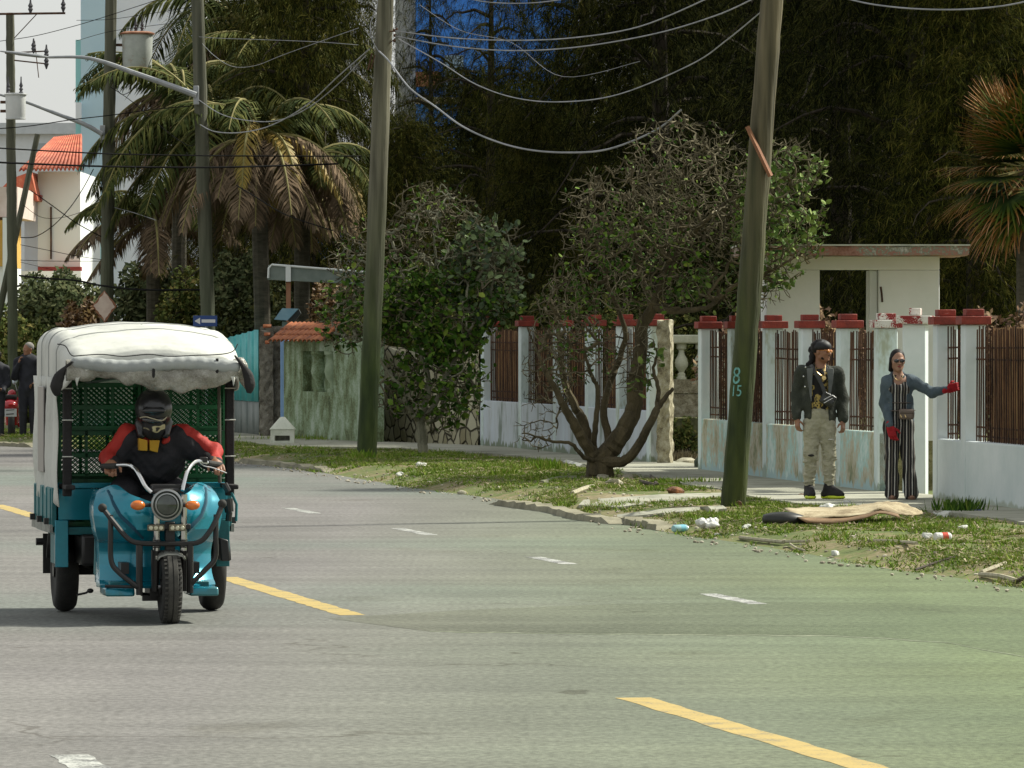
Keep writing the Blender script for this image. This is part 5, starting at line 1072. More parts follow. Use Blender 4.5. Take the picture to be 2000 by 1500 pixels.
# wires
wire_l = mat('grey_cable', (0.16, 0.17, 0.18), (0.34, 0.34, 0.36), scale=2, rough=.5); wire_d = mat('black_cable', (0.008, 0.008, 0.009), (0.014, 0.014, 0.014), scale=2, rough=.9, spec=.05)
def cable(label, pts, z0, z1, r, m):
    n = len(pts); W = [P(x, y, lerp(z0, z1, i / (n - 1))) for i, (x, y) in enumerate(pts)]; c = cr(W, 7); b = MB(); b.tube([q - W[0] for q in c], r * .78, 5)
    o = b.build('cable', m); o.location = W[0]; tag(o, label, 'cable', 'overhead cables')
for a in (
 ('upper thin cable from the middle pole to the leaning pole', [(770, 60), (880, 74), (1000, 79), (1120, 74), (1250, 52), (1385, -4)], pz2, 64, .010, wire_l),
 ('second thin cable from the middle pole to the leaning pole', [(770, 70), (880, 90), (1000, 99), (1130, 92), (1280, 66), (1400, 30), (1475, -4)], pz2, 62, .010, wire_l),
 ('cable sagging between insulator and the leaning pole', [(778, 76), (860, 122), (930, 165), (1010, 192), (1100, 199), (1210, 184), (1350, 126), (1420, 78), (1488, 22)], pz2, 60.5, .009, wire_l),
 ('thick cable sagging lowest, from the middle pole into the tree', [(738, 98), (760, 120), (800, 172), (850, 208), (900, 245), (960, 273), (1030, 292), (1110, 298), (1190, 291), (1280, 255), (1330, 215)], pz2, 72, .015, wire_l),
 ('short cable dropping down the side of the middle pole', [(738, -5), (735, 20), (724, 45), (726, 75), (738, 98)], pz2 - .15, pz2 - .15, .008, wire_l),
 ('cable crossing the top right corner', [(1640, -6), (1700, 8), (1780, 17), (1870, 19), (1950, 13), (2010, 2)], 66, 60, .011, wire_l),
 ('thin cable across the dark trees near the top edge', [(820, 10), (900, 60), (1000, 84), (1100, 150), (1250, 120)], 84, 84, .005, wire_l),
 ('faint cable hanging high between the two right poles', [(900, -5), (960, 5), (1040, 6), (1120, -4)], 80, 75, .008, wire_l),
 ('upper sagging cable between the left poles and the middle pole', [(388, 195), (430, 222), (480, 235), (540, 236), (600, 212), (660, 165), (715, 108)], 104, pz2, .010, wire_l),
 ('lower sagging cable between the left poles and the middle pole', [(390, 243), (420, 257), (470, 259), (530, 245), (600, 205), (660, 150), (722, 96)], 104, pz2, .012, wire_l),
 ('thin cable fanning out high left of the middle pole', [(388, 72), (430, 75), (520, 78), (620, 82), (700, 88)], 104, 90, .006, wire_l),
 ('loose cable loop over the palm crown', [(395, 85), (420, 110), (455, 130), (500, 128), (560, 105), (700, 55)], 104, 90, .006, wire_l),
 ('higher of the two straight black cables at the left', [(-10, 289), (200, 300), (400, 304), (560, 305), (705, 305)], 92, 98, .014, wire_d),
 ('lower of the two straight black cables at the left', [(-10, 317), (200, 325), (400, 327), (540, 324), (660, 320)], 90, 96, .019, wire_d),
 ('rising black cable above the white transformer', [(-10, 252), (60, 246), (140, 234), (210, 226), (300, 214), (385, 206)], 106, 104, .011, wire_d),
 ('dashed looking thin cable rising to the top of the transformer pole', [(-10, 82), (60, 72), (120, 58), (190, 38), (320, -4)], 108, 108, .008, wire_d),
 ('thin cable high across the turquoise tower', [(150, 40), (215, 38), (300, 26), (385, 12)], 112, 104, .006, wire_d),
 ('cable from tower height to the transformer pole', [(150, 80), (215, 62), (300, 50), (385, 40)], 112, 104, .006, wire_d),
 ('black cable crossing down to the right over the white house', [(60, 372), (100, 400), (150, 436), (205, 466)], 112, 112, .012, wire_d),
 ('curved black cable crossing up to the right over the white house', [(40, 464), (70, 462), (105, 440), (135, 408), (160, 372), (183, 330)], 112, 112, .011, wire_d),
 ('slack thin cable over the white house wall', [(45, 400), (80, 424), (120, 425), (160, 414), (200, 400)], 112, 112, .006, wire_d),
 ('near level thin cable over the white house wall', [(40, 478), (100, 490), (150, 500), (205, 508)], 112, 112, .007, wire_d),
 ('lowest thin cable over the white house wall', [(40, 508), (100, 510), (200, 510)], 112, 112, .007, wire_d),
 ('slanting thin cable above the red awning', [(40, 512), (90, 524), (150, 540)], 112, 112, .005, wire_d),
 ('pale guy wire running right of the transformer pole', [(222, 405), (260, 415), (305, 430)], 112, 110, .011, wire_l),
 ('thick drooping black cable above the hazy bush', [(38, 538), (80, 543), (150, 548), (200, 558), (280, 566), (390, 566)], 112, 106, .022, wire_d),
 ('black cable running down across the yellow frond', [(462, 362), (500, 385), (560, 420), (650, 450)], 100, 96, .012, wire_d),
 ('loop of cable under the grey transformer', [(222, 160), (240, 185), (275, 160), (298, 110)], 111.8, 111.8, .008, wire_d),
 ('second loop of cable under the grey transformer', [(216, 170), (260, 200), (330, 260), (372, 285), (385, 270)], 111.8, 104, .009, wire_d),
 ): cable(*a)

# ------------------------------------------------------------------ far buildings
def facade(b, x0, y0, x1, y1, z, dep, mi=0):
    a, c = P(x0, y1, z), P(x1, y0, z); b.box(((a.x + c.x) / 2, z + dep / 2, (a.z + c.z) / 2), (c.x - a.x, dep, c.z - a.z), mi=mi)
def far_building(name, label, z, parts, cat='building'):
    x0, y0, x1, y1 = parts[0][2]; cx = P((x0 + x1) / 2, 650, z).x; t = thing(name, label, cat, (cx, z, 0), world=True)
    for nm, m, bx_, dz, dep in parts:
        b = MB(); facade(b, *bx_, z + dz, dep); b.build(nm, m, t)
    return t
aqua = mat('aqua_render', (0.34, 0.68, 0.66), (0.42, 0.76, 0.74), scale=.5); paleb = mat('pale_blue_render', (0.52, 0.72, 0.80), (0.62, 0.80, 0.86), scale=.4); whiteb = mat('white_render', (0.84, 0.88, 0.88), (0.90, 0.92, 0.92), scale=.3); dwin = mat('dark_glass', (0.03, 0.04, 0.05), (0.06, 0.07, 0.09), rough=.15)
far_building('apartment_tower', 'tall turquoise and white tower behind the transformer pole', 190, [
    ('wall', whiteb, (206, -420, 395, 790), 0.3, 12), ('corner_pillar', paleb, (158, -420, 205.5, 790), 0, 12), ('side_strip', aqua, (148, 78, 157.8, 790), .4, 8), ('side_wall', aqua, (158, 395, 204, 600), -.3, .28), ('balcony', whiteb, (148, 200, 157.9, 235), -.5, .8)])
hz_ = 165; house = far_building('white_house', 'white house with orange red tiled roof at the left', hz_, [
    ('wall', whiteb, (74, 335, 157, 790), 0, 8), ('wing_wall', mat('lilac_render', (0.66, 0.72, 0.84), (0.74, 0.79, 0.90), scale=.5), (48, 392, 73.8, 790), .4, 7), ('awning', mat('dark_red_trim', (0.22, 0.03, 0.03), (0.30, 0.05, 0.045)), (74, 521, 158, 529), -.5, .5), ('balcony_slab', whiteb, (38, 529.3, 158, 541), -.5, .5), ('fascia', MATS['dark_red_trim'], (50, 381, 80, 391), -.6, 1)])
A_, B_, C_, D_ = P(38, 335, hz_ - .8), P(160, 333, hz_ - .8), P(160, 268, hz_ + 3), P(105, 274, hz_ + 3)
b = MB(); n = 15
rt = mat('red_roof_tile', None, scale=3, fine=.4, rough=.7, stops=[(0.3, (0.30, 0.06, 0.03)), (0.55, (0.50, 0.12, 0.06)), (0.8, (0.58, 0.28, 0.14))])
for i in range(n):
    rr = []
    for e0, e1 in ((A_, B_), (D_, C_)):
        a, c = lerp(e0, e1, i / n), lerp(e0, e1, (i + 1) / n); d_ = (c - a); rr.append([a + d_ * (k / 5) + Vector((0, -.03, .09 * math.sin(math.pi * k / 5))) for k in range(6)])
    b.grid(rr)
o = b.build('roof', rt, None, solid=.03); o.data.transform(Matrix(ROOTM[house.name])); o.parent = house
b = MB(); q = [P(x, y, hz_ - 1.5) for x, y in ((-20, 392), (20, 350), (60, 335), (74, 392))]; b.prism(q, (0, 4, 0)); o = b.build('side_roof', rt, None, fixn=True); o.data.transform(Matrix(ROOTM[house.name])); o.parent = house
for bx_ in ((98, 404, 101, 506),): b = MB(); facade(b, *bx_, hz_ - .1, .08); o = b.build('drainpipe', rod_m); o.data.transform(Matrix(ROOTM[house.name])); o.parent = house
far_building('yellow_house', 'strip of an orange yellow house at the left edge', 158, [('wall', mat('yellow_render', (0.60, 0.34, 0.06), (0.68, 0.42, 0.10)), (-60, 430, 5, 520), 0, 6), ('upper_wall', mat('pink_render', (0.62, 0.50, 0.44), (0.7, 0.6, 0.55)), (-60, 365, 34, 424), .2, 6), ('column', whiteb, (5.2, 425, 26, 790), -.2, 1), ('base_wall', whiteb, (-60, 520.5, 5, 790), .1, 6)])
far_building('hazy_block', 'pale hazy flat roofed block above the tiled roof', 260, [('wall', mat('haze_white', (0.66, 0.70, 0.72), (0.72, 0.76, 0.78)), (-80, 262, 158, 790), 0, 10), ('parapet', mat('haze_grey', (0.5, 0.54, 0.56), (0.58, 0.62, 0.64)), (-80, 240, 158, 261.5), -.4, 8), ('window', mat('haze_window', (0.36, 0.42, 0.45), (0.42, 0.47, 0.5)), (70, 280, 90, 300), -.05, .1)])
blue = mat('vivid_blue_render', (0.03, 0.16, 0.62), (0.06, 0.26, 0.80), scale=.6)
far_building('blue_building', 'vivid blue building glimpsed between the dark trees', 175, [('wall', blue, (812, -300, 1130, 790), 0, 8), ('side_wall', mat('grey_render', (0.24, 0.25, 0.25), (0.34, 0.35, 0.34)), (772, -300, 811.7, 790), .3, 8), ('window', mat('light_blue_glass', (0.30, 0.50, 0.75), (0.45, 0.62, 0.85), scale=.8), (868, 108, 905, 185), -.06, .1), ('ledge', mat('cream_ledge', (0.5, 0.42, 0.3), (0.6, 0.5, 0.38)), (812, 190, 1000, 202), -.5, .49), ('awning', rustm, (812, 140, 860, 168), -.8, .79)])
far_building('blue_shed', 'small blue wall patch low behind the yellow fronds', 150, [('wall', blue, (600, 448, 660, 790), 0, 3), ('pillar', whiteb, (640, 420, 650, 447), -.2, .3)])
# ------------------------------------------------------------------ cargo tricycle
TO = G(332, 1218, 0); TH = R_(9.5)
def TP(px, py, ly):                      # local tricycle coordinates of a photo point lying ly metres behind the front wheel
    lx = 0.0
    for _ in range(4):
        z = TO.y + lx * math.sin(TH) + ly * math.cos(TH); X = (px - 1000) / F * z; dx, dy = X - TO.x, z - TO.y
        lx = dx * math.cos(TH) + dy * math.sin(TH)
    return Vector((lx, ly, CH + (650 - py) / F * z))
tri = thing('cargo_tricycle', 'turquoise motor cargo tricycle with white canvas roof, driving towards the camera', 'cargo tricycle', TO, TH)
cy = mat('turquoise_metallic_paint', None, stain=((0.020, 0.15, 0.17), .20, .22), scale=1.5, fine=.25, metal=.35, rough=.26, coat=.6, stops=[(0.3, (0.002, 0.17, 0.25)), (0.7, (0.004, 0.27, 0.36))])
tealp = mat('dark_teal_paint', None, scale=4, fine=.4, metal=.1, rough=.5, stops=[(0.3, (0.008, 0.10, 0.11)), (0.7, (0.02, 0.20, 0.22))])
blk = mat('black_metal', (0.010, 0.010, 0.010), (0.022, 0.02, 0.02), scale=6, rough=.4)
rub = mat('tyre_rubber', (0.012, 0.012, 0.011), (0.035, 0.034, 0.030), scale=9, fine=.5, rough=.8)
rubd = mat('dusty_tread', (0.035, 0.034, 0.030), (0.075, 0.072, 0.062), scale=12, fine=.6, rough=.9)
chrome = mat('chrome', (0.62, 0.62, 0.62), (0.75, 0.75, 0.75), scale=3, metal=1.0, rough=.18)
blkf = mat('black_fabric', (0.012, 0.011, 0.011), (0.026, 0.024, 0.024), scale=8, rough=.85, bump=.3)
def canvas():
    m = mat('white_canvas', None, scale=2.2, fine=.35, rough=.6, bump=.5, bscale=5, stops=[(0.3, (0.52, 0.53, 0.49)), (0.5, (0.66, 0.67, 0.62)), (0.75, (0.76, 0.76, 0.71))])
    nt = m.node_tree; N = nt.nodes; L = nt.links; b = N['Principled BSDF']; out = N['Material Output']; tr = N.new('ShaderNodeBsdfTranslucent'); tr.inputs[0].default_value = (.8, .8, .74, 1); ms = N.new('ShaderNodeMixShader'); ms.inputs[0].default_value = .12
    L.new(b.outputs[0], ms.inputs[1]); L.new(tr.outputs[0], ms.inputs[2]); L.new(ms.outputs[0], out.inputs[0]); return m
canv = canvas()
XC = -.05
# front wheel
def wheel(parent, c, r, w, name='wheel', tread=True, rimc=None):
    b = MB(); prof = []
    n = 9
    for i in range(n): a = math.pi * i / (n - 1); prof.append((r - w * .48 + w * .48 * math.sin(a) ** .7, -w / 2 * math.cos(a)))
    prof = [(r * .62, -w * .42)] + prof + [(r * .62, w * .42)]
    b.lathe(prof, c, 'x', 40); wh = b.build(name, rub, parent)
    b = MB(); b.lathe([(r * .60, -w * .36), (r * .63, -w * .30), (r * .63, w * .30), (r * .60, w * .36)], c, 'x', 30); b.lathe([(.05, -w * .5), (.05, w * .5)], c, 'x', 14)
    for k in range(6):
        a = 2 * math.pi * k / 6; d = Vector((0, math.cos(a), math.sin(a))); b.tube([Vector(c) + d * .04, Vector(c) + d * r * .61], .018, 6)
    b.build('rim', blk, wh)
    if tread:
        b = MB(); t2 = []
        b.lathe([(r - .004, -w * .26), (r + .003, -w * .22), (r + .004, -w * .03)], c, 'x', 44); b.lathe([(r + .004, w * .03), (r + .003, w * .22), (r - .004, w * .26)], c, 'x', 44)
        for k in range(44):
            a = 2 * math.pi * k / 44; d = Vector((0, math.cos(a), math.sin(a))); t_ = Vector((0, -math.sin(a), math.cos(a)))
            for sg in (-1, 1): b.box(Vector(c) + d * (r - .008) + Vector((sg * w * .33, 0, 0)), (w * .16, .012, .014), Matrix.Rotation(a, 3, 'X'))
        b.build('tread', rubd, wh)
    return wh
wheel(tri, (0.0, 0.02, .228), .228, .125, 'front_wheel')
b = MB(); rows = []
for k in range(13):                      # front mudguard
    a = R_(lerp(62, 150, k / 12)); r = .250
    rows.append([Vector((x, .02 - math.cos(a) * (r + hh) * 1.0, .228 + math.sin(a) * (r + hh) * .86)) for x, hh in ((-.085, -.035), (-.07, -.005), (-.03, .012), (.03, .012), (.07, -.005), (.085, -.035))])
b.grid(rows); b.build('front_mudguard', mat('grey_mudguard', (0.16, 0.17, 0.15), (0.30, 0.30, 0.27), scale=5, metal=.4, rough=.35), tri, solid=.006)
for sx in (-1, 1):
    b = MB(); b.tube([(sx * .085, -.02, .80), (sx * .085, 0.0, .40)], .021, 10); fk = b.build('fork_tube', chrome, tri)
    b = MB(); b.tube([(sx * .088, 0.0, .455), (sx * .090, .01, .40), (sx * .092, .02, .20)], [.030, .027, .022], 10); b.build('fork_slider', blk, tri)
    b = MB(); 
    for q in range(3): b.tube([(sx * .085, -.02 , .47 + q * .022), (sx * .085, -.02, .476 + q * .022)], .026, 10)
    b.build('fork_ring', blk, fk)
b = MB(); b.box((0, .0, .60), (.25, .06, .035)); b.box((0, .02, .53), (.06, .06, .20)); b.build('fork_clamp', blk, tri, bevel=.006)
b = MB(); b.tube([(-.09, .02, .225), (.09, .02, .225)], .016, 8); b.build('front_axle', chrome, tri)
# headlight
hc = TP(325, 986, -.10)
b = MB(); b.lathe([(.03, .10), (.075, .07), (.092, .02), (.094, -.005)], hc, 'y', 30); b.lathe([(.03, -.01), (.03, .02)], hc + Vector((0, .1, 0)), 'y', 10); hl = b.build('headlight', blk, tri)
b = MB(); b.lathe([(.088, .0), (.096, .0), (.100, -.012), (.097, -.026), (.086, -.030), (.083, -.02)], hc, 'y', 36, cap=False); b.build('headlight_ring', mat('dull_chrome', (0.30, 0.31, 0.30), (0.42, 0.43, 0.42), scale=4, metal=.9, rough=.3), hl)
b = MB(); b.lathe([(.084, -.016), (.06, -.030), (.03, -.037), (.0001, -.039)], hc, 'y', 30); b.build('headlight_lens', mat('dark_lens', None, scale=14, rough=.05, stops=[(0.3, (0.015, 0.02, 0.018)), (0.6, (0.05, 0.065, 0.05)), (0.8, (0.16, 0.20, 0.12))], coat=1), hl)
b = MB(); b.lathe([(.070, -.030), (.073, -.034), (.066, -.036)], hc, 'y', 30, cap=False); b.build('lens_ring', MATS['dull_chrome'], hl)
amber = mat('amber_lens', (0.60, 0.13, 0.01), (0.80, 0.22, 0.02), scale=18, rough=.2, coat=.8)
for px, sg in ((269, -1), (376, 1)):
    c = TP(px, 987, -.08); b = MB(); b.ell(c, (.046, .032, .031), 18, 10); it = b.build('indicator', amber, tri)
    b = MB(); b.tube([c + Vector((-sg * .035, .01, 0)), Vector((hc.x + sg * .08, hc.y + .04, c.z))], .012, 8); b.build('indicator_stalk', blk, it)
for px in (304, 346):
    c = TP(px, 1031, -.07); b = MB(); b.box(c, (.102, .03, .038)); lb = b.build('led_lamp', mat('lamp_housing', (0.10, 0.09, 0.06), (0.2, 0.18, 0.12), scale=9), tri, bevel=.004)
    for k in range(3): b = MB(); b.ell(c + Vector(((k - 1) * .031, -.015, 0)), (.0135, .007, .0135), 10, 6); b.build('led_lens', mat('led_glass', (0.50, 0.48, 0.33), (0.75, 0.72, 0.55), scale=40, rough=.2), lb)
# cowl: one pressed shell with shoulders, waist and lower leg shield
def cowl_pt(u, t):
    # t 0 bottom .. 1 top
    zt = .79 + .065 * math.exp(-((abs(u) - .80) / .24) ** 2) - .05 * math.exp(-(u / .30) ** 2) + (.012 if u > 0 else 0)
    key = [(0, .215), (.06, .235), (.10, .26), (.30, .37), (.46, .47), (.52, .50), (.60, .55), (.78, .66), (.92, zt - .035), (1, zt)]
    z = float(np.interp(t, [k[0] for k in key], [k[1] for k in key]))
    hw = float(np.interp(z, [.2, .24, .3, .42, .50, .56, .66, .74, .80, .86], [.355, .362, .352, .350, .358, .385, .402, .398, .375, .33]))
    y = float(np.interp(z, [.2, .235, .26, .34, .44, .49, .52, .58, .68, .76, .82, .88], [.06, .04, .12, .19, .20, .17, .09, .035, .03, .06, .12, .20]))
    y += .20 * abs(u) ** 2.6 + .05 * (1 - abs(u)) * (z < .5) - .035 * math.exp(-((abs(u) - .42) / .25) ** 2) * (z > .5)
    if t > .54: c_ = abs(u) - (.30 + .56 * (t - .54) / .40); y += .035 * min(1, max(0, c_ / .05)) - .02 * min(1, max(0, (c_ - .05) / .3))
    return Vector((XC + u * hw, y, z))
b = MB(); rows = []
for i in range(41):
    t = i / 40; r = [cowl_pt(u, t) for u in [-1 + 2 * k / 40 for k in range(41)]]
    L0, R0 = r[0], r[-1]
    rows.append([L0 + Vector((-.0, .26, 0)), L0 + Vector((-.012, .12, 0))] + r + [R0 + Vector((.012, .12, 0)), R0 + Vector((.0, .26, 0))])
b.grid(rows); top = rows[-1]; b.grid([top, [p + Vector((0, .10, -.005)) for p in top], [Vector((XC + (p.x - XC) * .7, p.y + .22, p.z - .06)) for p in top]])
cw = b.build('front_cowl', cy, tri, fixn=False, smooth=28)
for sg in (-1, 1):                       # dark tubes draw the shade of the cowl's creases
    b = MB(); pts = []
    for k in range(12):
        q = k / 11; u = sg * lerp(.86, .30, q ** .8); t = lerp(.93, .56, q ** .9); pts.append(cowl_pt(u, t) + Vector((0, -.004, 0)))
    b.tube(pts, [.010 + .006 * math.sin(math.pi * k / 11) for k in range(12)], 6, flat=.5); b.build('crease_shade', mat('crease_shade_blue', (0.004, 0.05, 0.09), (0.008, 0.07, 0.11)), cw)
    b = MB(); x0, x1 = XC + sg * .17, XC + sg * .352      # lower step plates
    b.hexa([Vector(p) for p in ((min(x0, x1), -.02, .17), (max(x0, x1), -.02, .17), (max(x0, x1), .35, .17), (min(x0, x1), .35, .17), (min(x0, x1), .0, .225), (max(x0, x1), .0, .225), (max(x0, x1), .35, .225), (min(x0, x1), .35, .225))]); b.build('step_plate', cy, tri, bevel=.012)
b = MB(); q = [TP(186, 1040, .5), TP(206, 1040, .35), TP(210, 1140, .35), TP(196, 1150, .4), TP(184, 1120, .6)]; b.prism(q, (0, .06, 0)); b.build('side_shield', tealp, tri, fixn=True, bevel=.01)
vs, fs = text_mesh('EX', .05, .003); c = cowl_pt(.36, .80)
b = MB(); b.add([(c.x + v.x, c.y - .022 + v.z + v.x * .10, c.z - .015 + v.y) for v in vs], fs); b.build('raised_letters', cy, cw, smooth=0)
# crash bar
cbm = blk; bar = []
def cb(pts, r=.0165): b_ = MB(); b_.tube(cr([TP(*p) for p in pts], 5), r, 8); return b_
b = cb([(200, 992, -.0), (222, 1020, -.05), (250, 1052, -.08), (275, 1061, -.08), (335, 1062, -.05), (385, 1060, -.08), (408, 1040, -.07), (425, 1008, -.04), (434, 984, 0)]); cbo = b.build('crash_bar', cbm, tri)
b = cb([(216, 1006, -.03), (216, 1040, -.04), (217, 1095, -.03), (232, 1118, -.04), (262, 1142, -.06), (272, 1150, -.05)]); b.build('crash_bar_side', cbm, cbo)
b = cb([(422, 1005, -.03), (421, 1050, -.04), (420, 1090, -.03), (400, 1114, -.05), (378, 1136, -.06), (372, 1142, -.05)]); b.build('crash_bar_side', cbm, cbo)
for px, y1 in ((272, 1162), (371, 1158)):
    b = MB(); b.tube([TP(px, 1062, -.07), TP(px, y1, -.05)], .021, 8); b.build('crash_bar_upright', cbm, cbo)
for p in ((200, 992), (434, 984)): b = MB(); b.ell(TP(*p, -.01), (.028, .028, .028), 12, 8); b.build('bar_end_knob', rub, cbo)
b = cb([(205, 1145, .0), (250, 1146, -.04), (272, 1146, -.05)], .010); b.build('lower_brace', cbm, cbo)
# handlebar
hb = MB(); hb.tube(cr([TP(296, 962, .02), TP(284, 950, .04), TP(272, 928, .10), TP(262, 914, .18), TP(247, 908, .24), TP(210, 910, .42)], 5), .0125, 10)
hb.tube(cr([TP(356, 958, .02), TP(360, 940, .05), TP(366, 920, .10), TP(378, 904, .18), TP(392, 901, .24), TP(424, 908, .40)], 5), .0125, 10); hbo = hb.build('handlebar', chrome, tri)
b = MB(); b.tube([TP(228, 910, .33), TP(200, 911, .45)], .019, 10); b.build('grip', rub, hbo)
b = MB(); b.tube([TP(405, 904, .31), TP(433, 909, .43)], .019, 10); b.build('grip', rub, hbo)
b = MB(); b.tube(cr([TP(388, 902, .20), TP(398, 910, .24), TP(416, 914, .30), TP(442, 924, .34)], 4), .006, 6, flat=.6); b.build('brake_lever', chrome, hbo)
b = MB(); b.box(TP(397, 898, .26), (.05, .04, .035)); b.box(TP(389, 905, .24), (.03, .03, .03)); b.build('switch_box', blk, hbo, bevel=.006)
b = MB(); b.box(TP(326, 955, .10), (.20, .10, .06)); b.tube([TP(300, 960, .05), TP(350, 958, .05)], .02, 8); b.build('dash_panel', blk, tri, bevel=.01)
# chassis, floor, seat, axles
b = MB(); b.box((XC, .62, .235), (.62, .95, .04)); b.build('floor', tealp, tri, bevel=.005)
b = MB(); b.box((XC - .22, 1.2, .34), (.05, 2.2, .07)); b.box((XC + .22, 1.2, .34), (.05, 2.2, .07)); b.box((XC, .3, .19), (.12, .3, .06)); b.build('chassis', blk, tri)
b = MB(); b.box((XC, 1.0, .58), (.52, .42, .22)); b.build('seat_base', blk, tri, bevel=.02)
b = MB(); b.box((XC, 1.28, .42), (.80, .50, .20)); b.build('dark_gap_box', blk, tri, bevel=.02)  # added black box, darkens the gap between wheel and cowl
b = MB(); b.box((XC, .98, .73), (.56, .42, .09)); b.build('seat', blkf, tri, bevel=.03)
wl, wr = TP(126, 1180, 1.75), TP(413, 1172, 1.75)
for c in (wl, wr):
    wheel(tri, (c.x, 1.75, .272), .272, .150, 'rear_wheel', tread=False)
    b = MB(); b.box((c.x, 2.2, .36), (.20, .02, .26)); b.build('mud_flap', rub, tri)
    b = MB(); rows = []
    for k in range(9): a = R_(lerp(15, 165, k / 8)); rows.append([Vector((c.x + dx, 1.75 - math.cos(a) * .32, .26 + math.sin(a) * .30)) for dx in (-.09, .09)])
    b.grid(rows); b.build('rear_mudguard', blk, tri, solid=.01)
b = MB(); b.tube([(wl.x, 1.75, .27), (wr.x, 1.75, .27)], .035, 10); b.ell((XC, 1.75, .27), (.10, .10, .11), 12, 8); b.build('rear_axle', blk, tri)
for sg in (-1, 1):
    b = MB(); sp = []
    for k in range(60): a = k * .7; sp.append((XC + sg * .30 + .035 * math.cos(a), 1.55 + .035 * math.sin(a), .28 + .22 * k / 59))
    b.tube(sp, .007, 5); b.build('suspension_spring', rub, tri)
b = MB(); b.tube([TP(150, 1162, 1.2), TP(168, 1158, 1.2), TP(176, 1152, 1.2)], .008, 6); b.ell(TP(176, 1154, 1.2), (.022, .022, .016), 8, 6); b.build('brake_pedal', blk, tri)
b = MB(); b.box(TP(292, 1168, .2), (.09, .06, .035)); b.tube([TP(275, 1160, .2), TP(300, 1164, .2)], .014, 6); b.build('foot_peg', blk, tri)
# cargo box
LX = TP(88, 1000, 1.5).x; BL, BR = XC - .565, XC + .555; y0, y1 = 1.12, 2.42
b = MB(); b.box(((BL + BR) / 2, (y0 + y1) / 2, .54), (BR - BL, y1 - y0, .05)); box_o = b.build('cargo_bed', tealp, tri, bevel=.006)
for x, nm in ((BL, 'side_board'), (BR, 'side_board')):
    b = MB(); b.box((x, (y0 + y1) / 2, .69), (.03, y1 - y0, .25)); 
    for k in range(5): b.box((x + (-.012 if x < 0 else .012), lerp(y0 + .1, y1 - .1, k / 4), .69), (.02, .05, .24))
    sb_ = b.build(nm, tealp, tri, bevel=.004)
    b = MB(); b.box((x + (-.02 if x < 0 else .02), (y0 + y1) / 2, .555), (.02, y1 - y0, .05)); b.build('side_rail', mat('worn_silver_rail', (0.22, 0.22, 0.20), (0.42, 0.42, 0.38), scale=12, fine=.6, metal=.3), sb_)
    for yy in (1.25, 1.75, 2.25): b = MB(); b.box((x + (-.04 if x < 0 else .04), yy, .60), (.03, .05, .04)); b.build('latch', blk, sb_)
    b = MB(); b.box((x + (.045 if x < 0 else -.045), y0 - .01, .46), (.085, .03, .30)); b.build('corner_plate', cy if x < 0 else tealp, tri, bevel=.004)
    b = MB(); b.box((x + (.02 if x < 0 else -.02), y0 + .2, .44), (.02, .35, .22)); b.build('side_skirt', tealp, tri)
b = MB(); b.box((XC, y0, .71), (1.08, .025, .20)); b.box((XC, y0 - .02, .83), (1.10, .05, .035)); b.build('head_board', cy, tri, bevel=.004)
b = MB(); b.box((XC, y1, .69), (1.10, .025, .25)); b.build('tail_board', tealp, tri, bevel=.004)
b = MB()
for px, py in ((78, 994), (76, 1060)): b.tube([TP(px - 6, py, 1.9), TP(px + 8, py, 1.9)], .022, 8)
b = MB(); b.tube([TP(70, 1058, 1.9), TP(84, 1058, 1.9)], .024, 8); b.build('side_marker', blk, tri)
# canopy posts
for sx, px in ((-1, 118), (1, 443)):
    b = MB(); a = TP(px, 745, .78); a.x = XC + sx * .515; b.box((a.x, .78, 1.20), (.055, .06, .86)); b.box((a.x, .80, .83), (.06, .5, .03)); b.build('canopy_post', blkf, tri, bevel=.008)
    b = MB(); b.tube([(a.x, y1 - .05, .60), (a.x, y1 - .05, 1.72)], .018, 8); b.build('rear_post', blk, tri)
    for zz in (1.02, 1.25, 1.45): b = MB(); b.tube([(a.x - .035, .745, zz), (a.x + .035, .745, zz)], .004, 4); b.build('post_tie', canv, tri)
b = MB(); b.tube([(XC + .46, .85, .85), (XC + .455, .85, 1.62)], .011, 8); b.build('inner_rail', mat('dull_rail', (0.13, 0.12, 0.09), (0.2, 0.19, 0.15)), tri)
for yy in (.5, 1.1, 1.75, 2.38): b = MB(); b.tube([(XC - .50, yy, 1.60 if yy < .6 else 1.68), (XC, yy, 1.66 if yy < .6 else 1.76), (XC + .50, yy, 1.60 if yy < .6 else 1.68)], .012, 6); b.build('roof_bow', blk, tri)
# canvas roof
def roof_sec(ly, zt, hw, valz, k_=0):
    pts = []; arch = .045; cr_ = .105
    wob = .006 * math.sin(ly * 37) + .010 * (math.sin(ly * 4 * math.pi / 1.1) if ly > .7 else 0)
    xs = []
    for i in range(5): pts.append(Vector((-hw, ly, lerp(valz, zt - arch - cr_, i / 5))))
    for i in range(8): a = math.pi / 2 * i / 7; pts.append(Vector((-hw + (cr_ + wob) * (1 - math.cos(a)), ly, zt - arch - cr_ + (cr_ + wob) * math.sin(a))))
    n = 24
    for i in range(1, n): q = i / n; x = lerp(-hw + cr_, hw - cr_, q); pts.append(Vector((x, ly, zt - arch + arch * (1 - (2 * q - 1) ** 2) + .005 * math.sin(x * 9 + ly * 4) * math.sin(ly * 5 + x * 3) + .0015 * math.sin(x * 31 + ly * 12))))
    for i in range(8): a = math.pi / 2 * (1 - i / 7); pts.append(Vector((hw - (cr_ + wob) * (1 - math.cos(a)), ly, zt - arch - cr_ + (cr_ + wob) * math.sin(a))))
    for i in range(4, -1, -1): pts.append(Vector((hw, ly, lerp(valz, zt - arch - cr_, i / 5))))
    return [p + Vector((XC, 0, 0)) for p in pts]
